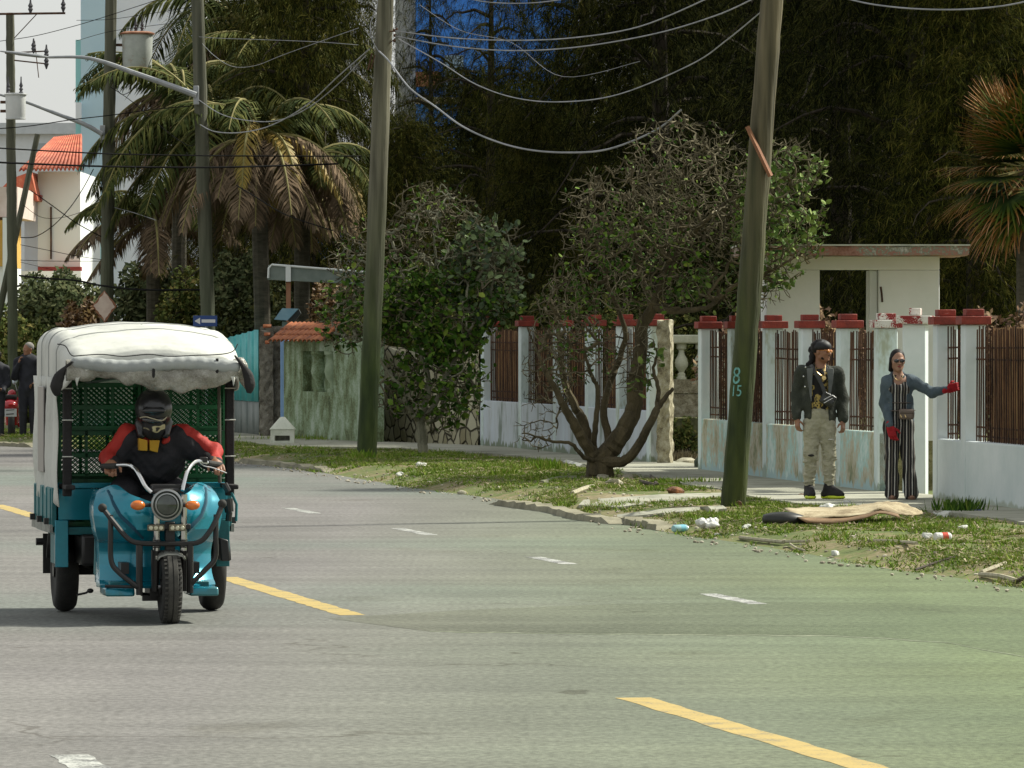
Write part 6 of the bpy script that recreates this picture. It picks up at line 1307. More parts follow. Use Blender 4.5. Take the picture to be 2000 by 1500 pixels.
secs = [(.372, 1.615, .49, 1.52), (.385, 1.665, .50, 1.525), (.40, 1.69, .515, 1.51), (.44, 1.715, .53, 1.49), (.55, 1.745, .545, 1.46), (.7, 1.775, .555, 1.44), (.9, 1.81, .56, 1.43), (1.1, 1.835, .565, 1.43), (1.3, 1.85, .565, 1.43), (1.5, 1.858, .568, 1.43), (1.7, 1.86, .568, 1.43), (1.9, 1.862, .568, 1.43), (2.1, 1.86, .568, 1.43), (2.3, 1.85, .566, 1.43), (2.42, 1.82, .55, 1.44)]
fs_ = [];
for i in range(len(secs) - 1):
    a, c = secs[i], secs[i + 1]; m = 4
    for j in range(m): t = j / m; fs_.append(tuple(lerp(a[q], c[q], t) for q in range(4)))
fs_.append(secs[-1]); b = MB(); b.grid([roof_sec(*s_) for s_ in fs_]); roof = b.build('canvas_roof', canv, tri, smooth=180, solid=.008)
for yy_ in (.95, 1.42, 1.90):
    b = MB(); b.tube([p + Vector((0, 0, .004)) for p in roof_sec(yy_, float(np.interp(yy_, [s_[0] for s_ in secs], [s_[1] for s_ in secs])), float(np.interp(yy_, [s_[0] for s_ in secs], [s_[2] for s_ in secs])) + .004, 1.45)], .006, 5); b.build('roof_seam', mat('grey_seam', (0.30, 0.31, 0.30), (0.42, 0.43, 0.41), scale=6), roof)
b = MB(); sd_ = SDF((XC - .60, .26, 1.50), (XC + .60, .52, 1.72), .011)
sd_.chain([(XC + x, .375 + .02 * abs(x) * 2, 1.600 + .012 * math.sin(x * 9) - .02 * (abs(x) / .5) ** 2 * 0) for x in np.linspace(-.49, .50, 15)], [.040] * 15, .02, (1, 1, 1))
sd_.build('front_roll', mat('shaded_canvas', (0.27, 0.29, 0.29), (0.42, 0.44, 0.43), scale=3, bump=.3, bscale=12, rough=.6), roof)  # shade of the front edge put into the grey of this canvas
b = MB(); b.tube(cr([TP(112, 672, .38), TP(128, 676, .36), TP(140, 694, .345), TP(160, 694, .335), TP(200, 692, .33), TP(240, 696, .33), TP(290, 692, .33), TP(330, 696, .33), TP(380, 694, .33), TP(430, 692, .335), TP(455, 686, .35), TP(464, 672, .37)], 4), .0035, 5); b.build('seam', blkf, roof)
sv = SDF((XC - .56, .26, 1.34), (XC + .62, .56, 1.66), .010)       # rolled clear rain curtain
pts = [TP(*p) for p in ((128, 722, .42), (160, 730, .42), (210, 722, .40), (250, 734, .40), (300, 738, .40), (350, 741, .40), (400, 737, .40), (440, 726, .42), (470, 714, .45))]
sv.chain([tuple(p) for p in pts], [.062, .058, .045, .060, .068, .070, .066, .062, .055], .03, (1, .7, 1)); sv.chain([tuple(TP(*p)) for p in ((468, 715, .45), (480, 738, .5), (486, 762, .55))], [.045, .035, .012], .03, (1, .8, 1)); sv.noise(.008, 15, 5).noise(.003, 45, 6)
sv.build('rolled_rain_curtain', mat('crinkled_plastic', None, scale=9, rough=.25, stops=[(0.3, (0.14, 0.13, 0.10)), (0.5, (0.28, 0.27, 0.23)), (0.75, (0.48, 0.47, 0.42))], fine=.3, bump=.5), tri)
for (pts, nm) in (([(300, 708, .345), (300, 730, .34), (299, 752, .37)], 'strap'), ([(424, 700, .36), (425, 720, .36), (421, 740, .38)], 'strap')):
    b = MB(); b.tube([TP(*p) for p in pts], .009, 6, flat=.4); b.build(nm, blkf, roof)
for pts, rs in (([(142, 706, .36), (128, 718, .38), (116, 735, .40), (110, 755, .41), (112, 772, .42)], [.006, .014, .042, .048, .02]), ([(458, 694, .36), (472, 712, .36), (484, 732, .37), (488, 752, .37), (486, 768, .37)], [.006, .016, .040, .044, .018])):
    b = MB(); b.tube(cr([TP(*p) for p in pts], 4), list(np.interp(np.linspace(0, 4, 17), range(5), rs)), 12, flat=.8); b.build('hanging_pouch', blkf, tri)
# image-left side curtain with clear window, rear flap
b = MB(); rows = []
for i in range(25):
    ly = lerp(.80, 2.40, i / 24); rr = []
    for j in range(16): z = lerp(.70 + .04 * math.sin(i * .4), 1.52, j / 15); rr.append(Vector((XC - .572 - .012 * math.sin(ly * 12 + z * 3) - .01 * math.sin(z * 9 + i), ly, z)))
    rows.append(rr)
b.grid(rows); sc_ = b.build('side_curtain', canv, tri, solid=.005, smooth=180)
b = MB(); b.box((XC - .592, 1.75, 1.18), (.008, .42, .55)); b.build('curtain_window', mat('brown_grey_vinyl', (0.16, 0.15, 0.14), (0.24, 0.22, 0.21), scale=3, rough=.3), sc_, bevel=.003)
b = MB(); rows = []
for i in range(13):
    x = lerp(-.54, .54, i / 12); rows.append([Vector((XC + x, 2.43 + .012 * math.sin(i * 1.7), z)) for z in (1.15, 1.3, 1.5, 1.75)])
b.grid(rows); b.build('rear_flap', canv, tri, solid=.005)
# sun-lit canvas strip seen behind the crates on the left
# mirror / lamp cluster on the image-right side
b = MB(); b.tube([TP(438, 945, .5), TP(446, 960, .5)], .02, 8); b.tube([TP(444, 975, .5), TP(448, 1000, .5)], [.035, .028], 10); b.tube([TP(448, 1000, .5), TP(446, 1018, .5)], .02, 8); b.build('horn', blk, tri)
b = MB(); b.tube([TP(452, 962, .6), TP(462, 985, .6), TP(461, 1018, .6)], .009, 6); b.build('side_hook', tealp, tri)
b = MB(); q = [TP(428, 1050, .9), TP(446, 1055, .9), TP(450, 1096, .9), TP(432, 1096, .9)]; b.prism(q, (0, .2, 0)); b.build('battery_cover', blk, tri, fixn=True, bevel=.008)
# green plastic crates stacked in the cargo box, things of their own
grn = mat('green_plastic', None, scale=4, fine=.15, rough=.45, stops=[(0.3, (0.002, 0.07, 0.020)), (0.7, (0.006, 0.16, 0.045))])
def crate(label, loc, rz=0.0, ry=0.0, rx=0.0):
    W, D, H = .52, .36, .30; t = thing('plastic_crate', label, 'crate', (0, 0, 0), group='green plastic crates stacked in the tricycle'); 
    def wallm(b, a, c, out):            # lattice wall from a to c
        a, c = Vector(a), Vector(c); L = (c - a).length; d = (c - a) / L; up = Vector((0, 0, 1)); th = .012
        def bar(p, q, w): b.tube([p, q], w, 4)
        for z in (.012, .145, H - .015): b.hexa([a + up * (z - .014), c + up * (z - .014), c + up * (z - .014) + out * th, a + up * (z - .014) + out * th, a + up * (z + .014), c + up * (z + .014), c + up * (z + .014) + out * th, a + up * (z + .014) + out * th])
        n = max(2, int(L / .13))
        for i in range(n + 1):
            p = a + d * (L * i / n); w = d * .009; b.hexa([p - w, p + w, p + w + out * th, p - w + out * th] + [x + up * H for x in (p - w, p + w, p + w + out * th, p - w + out * th)])
        m = int(L / .034)
        for i in range(-9, m):
            for sg in (1, -1):
                x0, x1 = L * i / m, L * (i + 8.5) / m; z0, z1 = .02, H - .02
                if x0 < 0: z0 += (z1 - z0) * (0 - x0) / (x1 - x0); x0 = 0
                if x1 > L: z1 = z0 + (z1 - z0) * (L - x0) / (x1 - x0); x1 = L
                if x1 - x0 < .01: continue
                if sg < 0: x0, x1 = L - x0, L - x1
                bar(a + d * x0 + up * z0 + out * .005, a + d * x1 + up * z1 + out * .005, .0035)
    for nm, a, c, o_ in (('wall', (-W / 2, -D / 2, 0), (W / 2, -D / 2, 0), Vector((0, 1, 0))), ('wall', (-W / 2, D / 2, 0), (W / 2, D / 2, 0), Vector((0, -1, 0))), ('wall', (-W / 2, -D / 2, 0), (-W / 2, D / 2, 0), Vector((1, 0, 0))), ('wall', (W / 2, -D / 2, 0), (W / 2, D / 2, 0), Vector((-1, 0, 0)))):
        b = MB(); wallm(b, a, c, o_); b.build(nm, grn, t, smooth=0)
    b = MB(); b.box((0, 0, .006), (W, D, .012)); b.build('base', grn, t)
    return t
def put(t, lx, ly, z, rz=0, ry=0, rx=0):
    p = Matrix.Rotation(TH, 3, 'Z') @ Vector((lx, ly, z)); t.location = (TO.x + p.x, TO.y + p.y, p.z); t.rotation_euler = (R_(rx), R_(ry), TH + R_(rz))
c0 = crate('green crate on the cargo bed, bottom of the image left stack', None); put(c0, XC - .27, 1.36, .57)
for lab, lx, ly, z, kw in (('green crate on the cargo bed, bottom of the image right stack', XC + .27, 1.36, .57, {}), ('green crate second in the image left stack behind the rider', XC - .27, 1.36, .875, {'rz': 1}), ('green crate second in the image right stack behind the rider', XC + .27, 1.37, .875, {'rz': -1}),
                           ('green crate third in the image left stack, level with the helmet', XC - .27, 1.37, 1.18, {'rz': -1}), ('green crate third in the image right stack, level with the helmet', XC + .27, 1.36, 1.18, {'rz': 1}), ('tilted green crate on top of the image left stack under the canvas', XC - .20, 1.42, 1.50, {'rx': -4, 'ry': -10})):
    c = copy_tree(c0); tag(c, lab); put(c, lx, ly, z, **kw)
# ------------------------------------------------------------------ people
skin_m = mat('brown_skin', None, scale=14, rough=.5, stops=[(0.3, (0.24, 0.11, 0.06)), (0.7, (0.33, 0.16, 0.09))], fine=.1)
skin_f = mat('light_brown_skin', None, scale=14, rough=.5, stops=[(0.3, (0.30, 0.16, 0.10)), (0.7, (0.40, 0.22, 0.145))], fine=.1)
hair_m = mat('black_hair', (0.004, 0.003, 0.003), (0.012, 0.009, 0.008), scale=30, stretch=(1, 1, .2), rough=.6, spec=.25)
dark_glass_m = mat('dark_sunglass', (0.01, 0.01, 0.012), (0.02, 0.02, 0.022), rough=.08, coat=1)
def hand(s, wrist, fwd, palm, side, size=1.0, curl=.6, thumb_side=1):
    # wrist point, direction of fingers, palm normal, thumb direction
    f = Vector(fwd).normalized(); pn = Vector(palm).normalized(); sd_ = Vector(side).normalized(); k = size; w = Vector(wrist)
    Mr = Matrix((sd_, f, pn)).transposed()
    s.cone(w - f * .03, w + f * .02, .024 * k, .022 * k, .015, (1, 1, 1)); s.box(w + f * .05 * k, (.038 * k, .045 * k, .015 * k), Mr, r=.013, k=.018)
    for i, (o_, ln) in enumerate(((.029, .066), (.0105, .076), (-.0095, .070), (-.028, .054))):
        b0 = w + f * .088 * k + sd_ * o_ * k; c = curl + .08 * i; d1_ = (f * math.cos(c * .6) + pn * math.sin(c * .6)); d2_ = (f * math.cos(c * 1.6) + pn * math.sin(c * 1.6)); d3_ = (f * math.cos(c * 2.4) + pn * math.sin(c * 2.4))
        p1 = b0 + d1_ * ln * .45 * k; p2 = p1 + d2_ * ln * .32 * k; p3 = p2 + d3_ * ln * .25 * k
        s.cone(b0, p1, .0088 * k, .0082 * k, .004); s.cone(p1, p2, .0082 * k, .0076 * k, .004); s.cone(p2, p3, .0076 * k, .0065 * k, .004)
    t0 = w + f * .025 * k + sd_ * .030 * k; t1 = t0 + (sd_ * .7 + f * .55 + pn * .35).normalized() * .040 * k; t2 = t1 + (f * .8 + pn * (.3 + curl * .5) + sd_ * .1).normalized() * .032 * k
    s.cone(t0, t1, .0125 * k, .0098 * k, .01); s.cone(t1, t2, .0098 * k, .0078 * k, .004)
def head(s, c, R, k=1.0, fem=False):
    # head frame: -y forward, z up
    def W(x, y, z): return tuple(Vector(c) + R @ Vector((x * k, y * k, z * k)))
    s.ell(W(0, .012, .028), (.074 * k, .093 * k, .090 * k), R, .02); s.ell(W(0, -.028, -.030), (.058 * k, .062 * k, .078 * k), R, .03)
    s.ell(W(0, -.050, -.085), (.030 * k, .030 * k, .024 * k), R, .025); s.cone(W(-.040, -.010, -.065), W(0, -.060, -.088), .022 * k, .020 * k, .02); s.cone(W(.040, -.010, -.065), W(0, -.060, -.088), .022 * k, .020 * k, .02)
    for sg in (-1, 1):
        s.ell(W(sg * .030, -.086, .006), (.017 * k, .012 * k, .011 * k), R, .012, '-'); s.ell(W(sg * .038, -.066, -.022), (.022 * k, .018 * k, .016 * k), R, .015)
        s.ell(W(sg * .075, .012, -.008), (.008 * k, .018 * k, .030 * k), R, .006); s.cone(W(sg * .012, -.087, .024), W(sg * .045, -.074, .026), .007 * k, .005 * k, .01)
        s.ell(W(sg * .030, -.078, .004), (.012 * k, .009 * k, .008 * k), R, .003)
    s.cone(W(0, -.084, .012), W(0, -.104, -.028), .008 * k, .011 * k, .010); s.ell(W(-.011, -.096, -.031), (.008 * k, .009 * k, .007 * k), R, .006); s.ell(W(.011, -.096, -.031), (.008 * k, .009 * k, .007 * k), R, .006)
    s.ell(W(0, -.086, -.054), (.021 * k, .009 * k, .0055 * k), R, .004); s.ell(W(0, -.085, -.063), (.018 * k, .009 * k, .0065 * k), R, .004)
    return W
# ================= woman
wb = G(1756, 975.5, HP); kw = F / wb.y
def Wp(px, py, dy=0.0): return Vector(((px - 1756) / kw, dy, (972 - py) / kw))
wo = thing('person', 'woman in striped jumpsuit, blue grey hooded cardigan and red gloves, touching the grille', 'person', wb)
RH = MX(3, 0, 8)
hcW = Wp(1753, 701, -.02); hk = .93
jn = dict(nk=Wp(1754, 727, .0), chest=Wp(1756, 755, 0), waist=Wp(1757, 790, .0), hip=Wp(1757, 820, .01),
          sL=Wp(1733, 742, 0), eL=Wp(1729, 788, .02), wL=Wp(1737, 829, -.15), sR=Wp(1781, 740, 0), eR=Wp(1820, 764, -.02), wR=Wp(1850, 757, -.10),
          hL=Wp(1743, 828, 0), kL=Wp(1741, 890, -.03), aL=Wp(1742, 958, .0), hR=Wp(1768, 828, 0), kR=Wp(1773, 890, -.01), aR=Wp(1780, 958, .0))
lo, hi = (-.30, -.30, -.02), (.62, .22, 1.56)
s = SDF(lo, hi, .0066)
def torso(s, j, e=0.0, ch=.125, wa=.105, hp=.13, fl=(1.0, .68, 1)):
    s.cone(j['hip'], j['waist'], hp + e, wa + e, .04, fl); s.cone(j['waist'], j['chest'], wa + e, ch + e, .04, fl)
    s.cone(j['sL'] + Vector((.02, 0, -.01)), j['sR'] + Vector((-.02, 0, -.01)), .055 + e, .055 + e, .06); s.cone(j['chest'], j['nk'] + Vector((0, .01, -.05)), ch * .85 + e, .06 + e, .05, fl)
torso(s, jn, -.012); s.cone(jn['nk'] + Vector((0, .01, -.04)), hcW + Vector((0, .02, -.05)), .048, .044, .03)
for a, b_, c in (('sL', 'eL', 'wL'), ('sR', 'eR', 'wR')): s.chain([jn[a], jn[b_], jn[c]], [.042, .034, .024], .02)
for a, b_, c in (('hL', 'kL', 'aL'), ('hR', 'kR', 'aR')):
    s.chain([jn[a], jn[b_], jn[c]], [.08, .05, .032], .03); s.chain([jn[c], jn[c] + Vector((0, 0, -.045)), jn[c] + Vector((0, -.13, -.06))], [.03, .028, .022], .02)
head(s, hcW, RH, hk, True)
hand(s, jn['wL'], (.25, -.1, -1), (.3, .9, .1), (.9, -.3, .1), .95, .5); hand(s, jn['wR'], (.9, .0, .3), (.2, 1, -.2), (-.2, -.1, 1), .92, 1.7)
s.build('body', skin_f, wo)
def stripe_mat():
    m = bpy.data.materials.new('striped_cloth'); m.use_nodes = True; nt = m.node_tree; N = nt.nodes; L = nt.links; b = N['Principled BSDF']; b.inputs['Roughness'].default_value = .8
    tc = N.new('ShaderNodeTexCoord'); sp = N.new('ShaderNodeSeparateXYZ'); L.new(tc.outputs['Object'], sp.inputs[0]); m1 = N.new('ShaderNodeMath'); m1.operation = 'MULTIPLY_ADD'; m1.inputs[1].default_value = .18; L.new(sp.outputs[1], m1.inputs[0]); L.new(sp.outputs[0], m1.inputs[2])
    def line(freq, thr, off):
        a = N.new('ShaderNodeMath'); a.operation = 'MULTIPLY_ADD'; a.inputs[1].default_value = freq; a.inputs[2].default_value = off; L.new(m1.outputs[0], a.inputs[0]); f = N.new('ShaderNodeMath'); f.operation = 'FRACT'; L.new(a.outputs[0], f.inputs[0]); g = N.new('ShaderNodeMath'); g.operation = 'LESS_THAN'; g.inputs[1].default_value = thr; L.new(f.outputs[0], g.inputs[0]); return g.outputs[0]
    x1, x2 = line(17, .15, .1), line(17, .12, .60); c = N.new('ShaderNodeMix'); c.data_type = 'RGBA'; c.inputs[6].default_value = (.012, .011, .012, 1); c.inputs[7].default_value = (.60, .58, .54, 1); L.new(x1, c.inputs[0])
    c2 = N.new('ShaderNodeMix'); c2.data_type = 'RGBA'; c2.inputs[7].default_value = (.20, .18, .15, 1); L.new(x2, c2.inputs[0]); L.new(c.outputs[2], c2.inputs[6]); L.new(c2.outputs[2], b.inputs['Base Color']); return m
strp = stripe_mat()
s = SDF(lo, hi, .0075)
s.cone(jn['hip'], jn['waist'], .135, .108, .04, (1, .70, 1)); s.cone(jn['waist'], jn['chest'] + Vector((0, 0, .0)), .106, .122, .04, (1, .74, 1)); s.cone(jn['chest'] + Vector((-.04, -.04, 0)), jn['chest'] + Vector((.04, -.04, 0)), .055, .055, .03)
s.cone(jn['chest'], jn['nk'] + Vector((0, .0, -.075)), .10, .085, .04, (1, .68, 1))
for a, b_, c, w1 in (('hL', 'kL', 'aL', 1), ('hR', 'kR', 'aR', 1)): s.chain([jn[a] + Vector((0, 0, .02)), jn[b_], jn[c] + Vector((0, 0, -.02))], [.096, .068, .072], .012, (1, .9, 1))
s.noise(.004, 22, 3); s.ell(jn['nk'] + Vector((0, -.085, -.055)), (.050, .06, .052), None, .01, '-')
s.build('jumpsuit', strp, wo)
card = mat('blue_grey_knit', None, scale=5, fine=.2, rough=.9, bump=.3, bscale=80, stops=[(0.3, (0.05, 0.075, 0.095)), (0.7, (0.10, 0.135, 0.16))])
s = SDF(lo, hi, .0075)
s.cone(jn['hip'] + Vector((0, .01, 0)), jn['waist'] + Vector((0, .01, 0)), .148, .130, .04, (1, .74, 1)); s.cone(jn['waist'] + Vector((0, .01, 0)), jn['chest'] + Vector((0, .01, 0)), .130, .140, .04, (1, .76, 1))
s.cone(jn['sL'] + Vector((.02, .01, -.005)), jn['sR'] + Vector((-.02, .01, -.005)), .064, .064, .05); s.cone(jn['nk'] + Vector((0, .06, -.02)), jn['nk'] + Vector((0, .05, -.08)), .07, .08, .04)
s.chain([jn['sL'], jn['eL'], jn['wL'] + Vector((0, 0, .02))], [.064, .054, .038], .03); s.chain([jn['sR'], jn['eR'], jn['wR'] - Vector((.01, 0, 0))], [.062, .050, .035], .03)
s.noise(.0045, 26, 8).noise(.0025, 60, 7)
s.box(jn['chest'] + Vector((.0, -.16, -.12)), (.068, .15, .36), None, .01, .012, '-'); s.ell(jn['nk'] + Vector((0, -.05, .02)), (.056, .08, .09), None, .02, '-')
s.build('cardigan', card, wo)
s = SDF(lo, hi, .0075); s.cone(jn['sL'] + Vector((.0, -.045, .015)), jn['sL'] + Vector((.065, .03, .035)), .026, .03, .02); s.cone(jn['sL'] + Vector((.07, .05, .03)), jn['sR'] + Vector((-.07, .05, .03)), .04, .04, .03); s.cone(jn['sR'] + Vector((-.05, .03, .03)), jn['sR'] + Vector((-.045, -.05, .0)), .028, .02, .02); s.noise(.003, 30, 4); s.build('hood', card, wo)
redg = mat('red_knit_glove', (0.28, 0.006, 0.012), (0.42, 0.012, 0.02), scale=12, rough=.85, bump=.3)
for wv2, f_, p_, s_, k_, cu in ((jn['wL'], (.25, -.1, -1), (.3, .9, .1), (.9, -.3, .1), 1.13, .55), (jn['wR'], (.9, .0, .3), (.2, 1, -.2), (-.2, -.1, 1), 1.12, 1.7)):
    s = SDF(Vector(wv2) - Vector((.2, .2, .2)), Vector(wv2) + Vector((.2, .2, .2)), .0045); hand(s, Vector(wv2) - Vector(f_).normalized() * .004, f_, p_, s_, k_, cu); s.cone(Vector(wv2) - Vector(f_).normalized() * .035, Vector(wv2), .030, .028, .01); s.build('glove', redg, wo)
s = SDF(hcW - Vector((.2, .2, .3)), hcW + Vector((.2, .25, .2)), .005)
def Hd(x, y, z): return tuple(hcW + RH @ Vector((x * hk, y * hk, z * hk)))
s.ell(Hd(0, .022, .038), (.080 * hk, .094 * hk, .090 * hk), RH, .02); s.cone(Hd(-.066, .01, .02), Hd(-.076, .02, -.10), .022, .020, .02); s.cone(Hd(.066, .03, .02), Hd(.055, .07, -.06), .018, .014, .02); s.cone(Hd(0, .07, 0), Hd(-.03, .08, -.14), .05, .03, .03)
s.ell(Hd(0, -.100, -.025), (.068 * hk, .082 * hk, .092 * hk), RH, .008, '-'); s.build('hair', hair_m, wo)
b = MB()
gl = None
for sg in (-1, 1): b.ell(Hd(sg * .032, -.098, .004), (.0285 * hk, .010, .020 * hk), 14, 8, RH)
b.tube([Hd(-.01, -.103, .010), Hd(.01, -.103, .010)], .003, 5); b.tube([Hd(-.06, -.09, .012), Hd(-.078, .01, .010)], .0028, 5); b.tube([Hd(.06, -.09, .012), Hd(.078, .01, .010)], .0028, 5); b.build('sunglasses', dark_glass_m, wo)
b = MB(); b.ell(Hd(0, -.093, -.057), (.020, .008, .0085), 12, 7, RH); b.build('lips', mat('lip_red', (0.22, 0.04, 0.04), (0.28, 0.06, 0.05)), wo)
b = MB(); b.tube(cr([jn['nk'] + Vector((-.045, -.03, -.005)), jn['nk'] + Vector((-.03, -.062, -.045)), jn['nk'] + Vector((0, -.072, -.062)), jn['nk'] + Vector((.03, -.062, -.045)), jn['nk'] + Vector((.045, -.03, -.005))], 5), .0028, 5); b.build('necklace', mat('gold', (0.7, 0.5, 0.2), (0.8, 0.6, 0.3), metal=.8, rough=.3), wo)
for a in ('aL', 'aR'):
    s = SDF(jn[a] - Vector((.1, .22, .12)), jn[a] + Vector((.1, .12, .05)), .006); s.chain([jn[a] + Vector((0, .03, -.055)), jn[a] + Vector((0, -.06, -.058)), jn[a] + Vector((0, -.135, -.064))], [.030, .033, .028], .02, (1, 1, .7)); s.ell(jn[a] + Vector((0, -.05, .0)), (.03, .06, .045), None, .01, '-'); s.build('shoe', mat('tan_sandal', (0.10, 0.045, 0.025), (0.18, 0.09, 0.05), scale=12), wo)
# belt bag on the woman's waist
taupe = mat('taupe_leather', (0.13, 0.095, 0.075), (0.19, 0.145, 0.115), scale=8, rough=.45)
bc = Wp(1769, 805, -.135); bag = thing('belt_bag', 'taupe belt bag with two gold zip pulls on the striped jumpsuit', 'bag', wb + bc)
b = MB(); b.box((0, 0, 0), (.155, .055, .105)); b.build('pouch', taupe, bag, bevel=.022)
b = MB(); b.box((.0, -.018, .012), (.135, .03, .012)); b.build('zip_flap', mat('dark_taupe', (0.09, 0.065, 0.05), (0.12, 0.09, 0.07)), bag, bevel=.003)
for px in (-.065, -.020): b = MB(); b.tube([(px, -.032, -.005), (px + .012, -.036, -.032)], [.004, .0075], 6); b.build('zip_pull', MATS['gold'], bag)
b = MB(); 
pts = [Vector((.15 * math.sin(a), .108 * -math.cos(a) , .026 + .004 * math.sin(a * 2))) + Wp(1757, 803, .01) - bc for a in [2 * math.pi * k / 40 for k in range(41)]]
b.tube(pts, .014, 6, flat=.25, cap=False); b.build('waist_strap', taupe, bag)
b = MB(); pts = [Vector((.118 * math.sin(a), -.086 * math.cos(a), .0)) + Wp(1757, 783, .0) - bc for a in [2 * math.pi * k / 40 for k in range(41)]]; b.tube(pts, .016, 6, flat=.25, cap=False); b.build('upper_strap', taupe, bag)

# ================= man
mbp = G(1600, 974, HP); km_ = F / mbp.y
def Mp(px, py, dy=0.0): return Vector(((px - 1600) / km_, dy, (974 - py) / km_))
mo = thing('person', 'man in dark denim jacket and pale ripped jeans, black cap, looking sideways at the woman', 'person', mbp)
RM = MX(0, 4, 62); hcM = Mp(1605, 687, .0); hm = .94
j = dict(nk=Mp(1602, 714, .01), chest=Mp(1600, 745, 0), waist=Mp(1600, 785, 0), hip=Mp(1601, 818, .0),
         sL=Mp(1566, 728, .02), eL=Mp(1557, 775, .05), wL=Mp(1556, 818, -.02), sR=Mp(1634, 729, .02), eR=Mp(1645, 778, .06), wR=Mp(1646, 822, -.03),
         hL=Mp(1586, 830, 0), kL=Mp(1583, 890, -.05), aL=Mp(1581, 950, .02), hR=Mp(1614, 830, 0), kR=Mp(1620, 890, -.03), aR=Mp(1619, 948, -.02))
lo, hi = (-.36, -.36, -.03), (.36, .26, 1.72)
s = SDF(lo, hi, .0068)
torso(s, j, -.012, .14, .12, .13); s.cone(j['nk'] + Vector((0, .01, -.04)), hcM + Vector((-.01, .02, -.05)), .056, .052, .03)
for a, b_, c in (('sL', 'eL', 'wL'), ('sR', 'eR', 'wR')): s.chain([j[a], j[b_], j[c]], [.050, .040, .028], .02)
for a, b_, c in (('hL', 'kL', 'aL'), ('hR', 'kR', 'aR')): s.chain([j[a], j[b_], j[c]], [.085, .055, .036], .03)
s.chain([j['aL'], j['aL'] + Vector((0, 0, -.05)), j['aL'] + Vector((0, -.14, -.095))], [.032, .028, .018], .02); s.chain([j['aR'], j['aR'] + Vector((0, 0, -.05)), j['aR'] + Vector((.10, -.11, -.105))], [.032, .028, .018], .02)
head(s, hcM, RM, hm)
hand(s, j['wL'], (.10, -.35, -1), (.6, .6, -.2), (.5, -.8, .2), 1.0, .75); hand(s, j['wR'], (.0, -.35, -1), (-.5, .6, -.2), (-.5, -.8, .2), 1.0, .9)
s.build('body', skin_m, mo)
def Hm(x, y, z): return tuple(hcM + RM @ Vector((x * hm, y * hm, z * hm)))
s = SDF(lo, hi, .0075)   # printed T-shirt
s.cone(j['hip'] + Vector((0, 0, .09)), j['waist'], .122, .122, .04, (1, .72, 1)); s.cone(j['waist'], j['chest'], .124, .142, .04, (1, .72, 1)); s.cone(j['chest'], j['nk'] + Vector((0, .0, -.035)), .125, .060, .04, (1, .70, 1)); s.cone(j['sL'] + Vector((.03, 0, 0)), j['sR'] + Vector((-.03, 0, 0)), .055, .055, .04); s.noise(.003, 20, 6); s.ell(j['nk'] + Vector((0, -.05, .015)), (.052, .05, .045), None, .01, '-')
gold_p = mat('black_gold_print', None, scale=13, detail=3, rough=.8, fine=0.0, stretch=(1.2, 1, .8), stops=[(0.47, (0.010, 0.009, 0.010)), (0.53, (0.012, 0.010, 0.010)), (0.545, (0.42, 0.30, 0.08)), (0.60, (0.50, 0.38, 0.12)), (0.63, (0.02, 0.016, 0.012))])
s.build('t_shirt', gold_p, mo)
den = mat('dark_olive_denim', None, scale=7, fine=.3, rough=.9, bump=.4, bscale=50, stops=[(0.3, (0.016, 0.020, 0.014)), (0.6, (0.040, 0.046, 0.034)), (0.8, (0.10, 0.105, 0.085))])
s = SDF(lo, hi, .0075)
s.cone(j['hip'] + Vector((0, .01, .05)), j['waist'] + Vector((0, .01, 0)), .165, .158, .04, (1, .74, 1)); s.cone(j['waist'] + Vector((0, .01, 0)), j['chest'] + Vector((0, .01, 0)), .158, .168, .04, (1, .74, 1)); s.cone(j['sL'] + Vector((.02, .01, -.01)), j['sR'] + Vector((-.02, .01, -.01)), .074, .074, .05); s.cone(j['chest'], j['nk'] + Vector((0, .03, -.03)), .13, .075, .05, (1, .8, 1))
s.chain([j['sL'], j['eL'], j['wL'] + Vector((0, 0, .02))], [.076, .064, .048], .03); s.chain([j['sR'], j['eR'], j['wR'] + Vector((0, 0, .02))], [.076, .064, .048], .03); s.noise(.0045, 18, 12).noise(.0012, 55, 13)
s.box(j['chest'] + Vector((.005, -.18, -.15)), (.085, .16, .50), None, .01, .015, '-'); s.ell(j['nk'] + Vector((0, -.06, .03)), (.075, .09, .09), None, .02, '-')
s.build('denim_jacket', den, mo)
lining = mat('grey_lapel', (0.09, 0.10, 0.095), (0.17, 0.18, 0.17), scale=9, fine=.3, rough=.9)
for sg, ky in (('sL', 1), ('sR', -1)):
    b = MB(); a0 = j['chest']; x = -.090 if ky == 1 else .098
    q = [Vector((x * .72, -.105, .14)), Vector((x * 1.45, -.09, .13)), Vector((x * 1.35, -.118, .0)), Vector((x * 1.0, -.128, -.20)), Vector((x * .90, -.125, -.20)), Vector((x * .85, -.125, 0))]
    b.prism([a0 + p for p in q], (0, .012, 0)); b.build('lapel', lining, mo, fixn=True, bevel=.005)
for (px, py) in ((1568, 716), (1559, 728), (1565, 748)): pass
b = MB()
for k, (px, py) in enumerate(((1572, 717), (1568, 735), (1571, 755))): b = MB(); b.lathe([(.0001, -.004), (.008, -.003), (.008, .002)], Mp(px, py, -.128), 'y', 8); b.build('button', MATS['chrome'], mo)
jean = mat('pale_stone_jeans', None, scale=9, fine=.3, rough=.9, bump=.8, bscale=26, stretch=(1, 1, 1.8), stops=[(0.3, (0.30, 0.29, 0.20)), (0.6, (0.44, 0.42, 0.31)), (0.8, (0.54, 0.52, 0.41))])
s = SDF(lo, hi, .0072)
s.cone(j['hip'] + Vector((0, 0, -.01)), j['hip'] + Vector((0, 0, .05)), .136, .133, .03, (1, .80, 1))
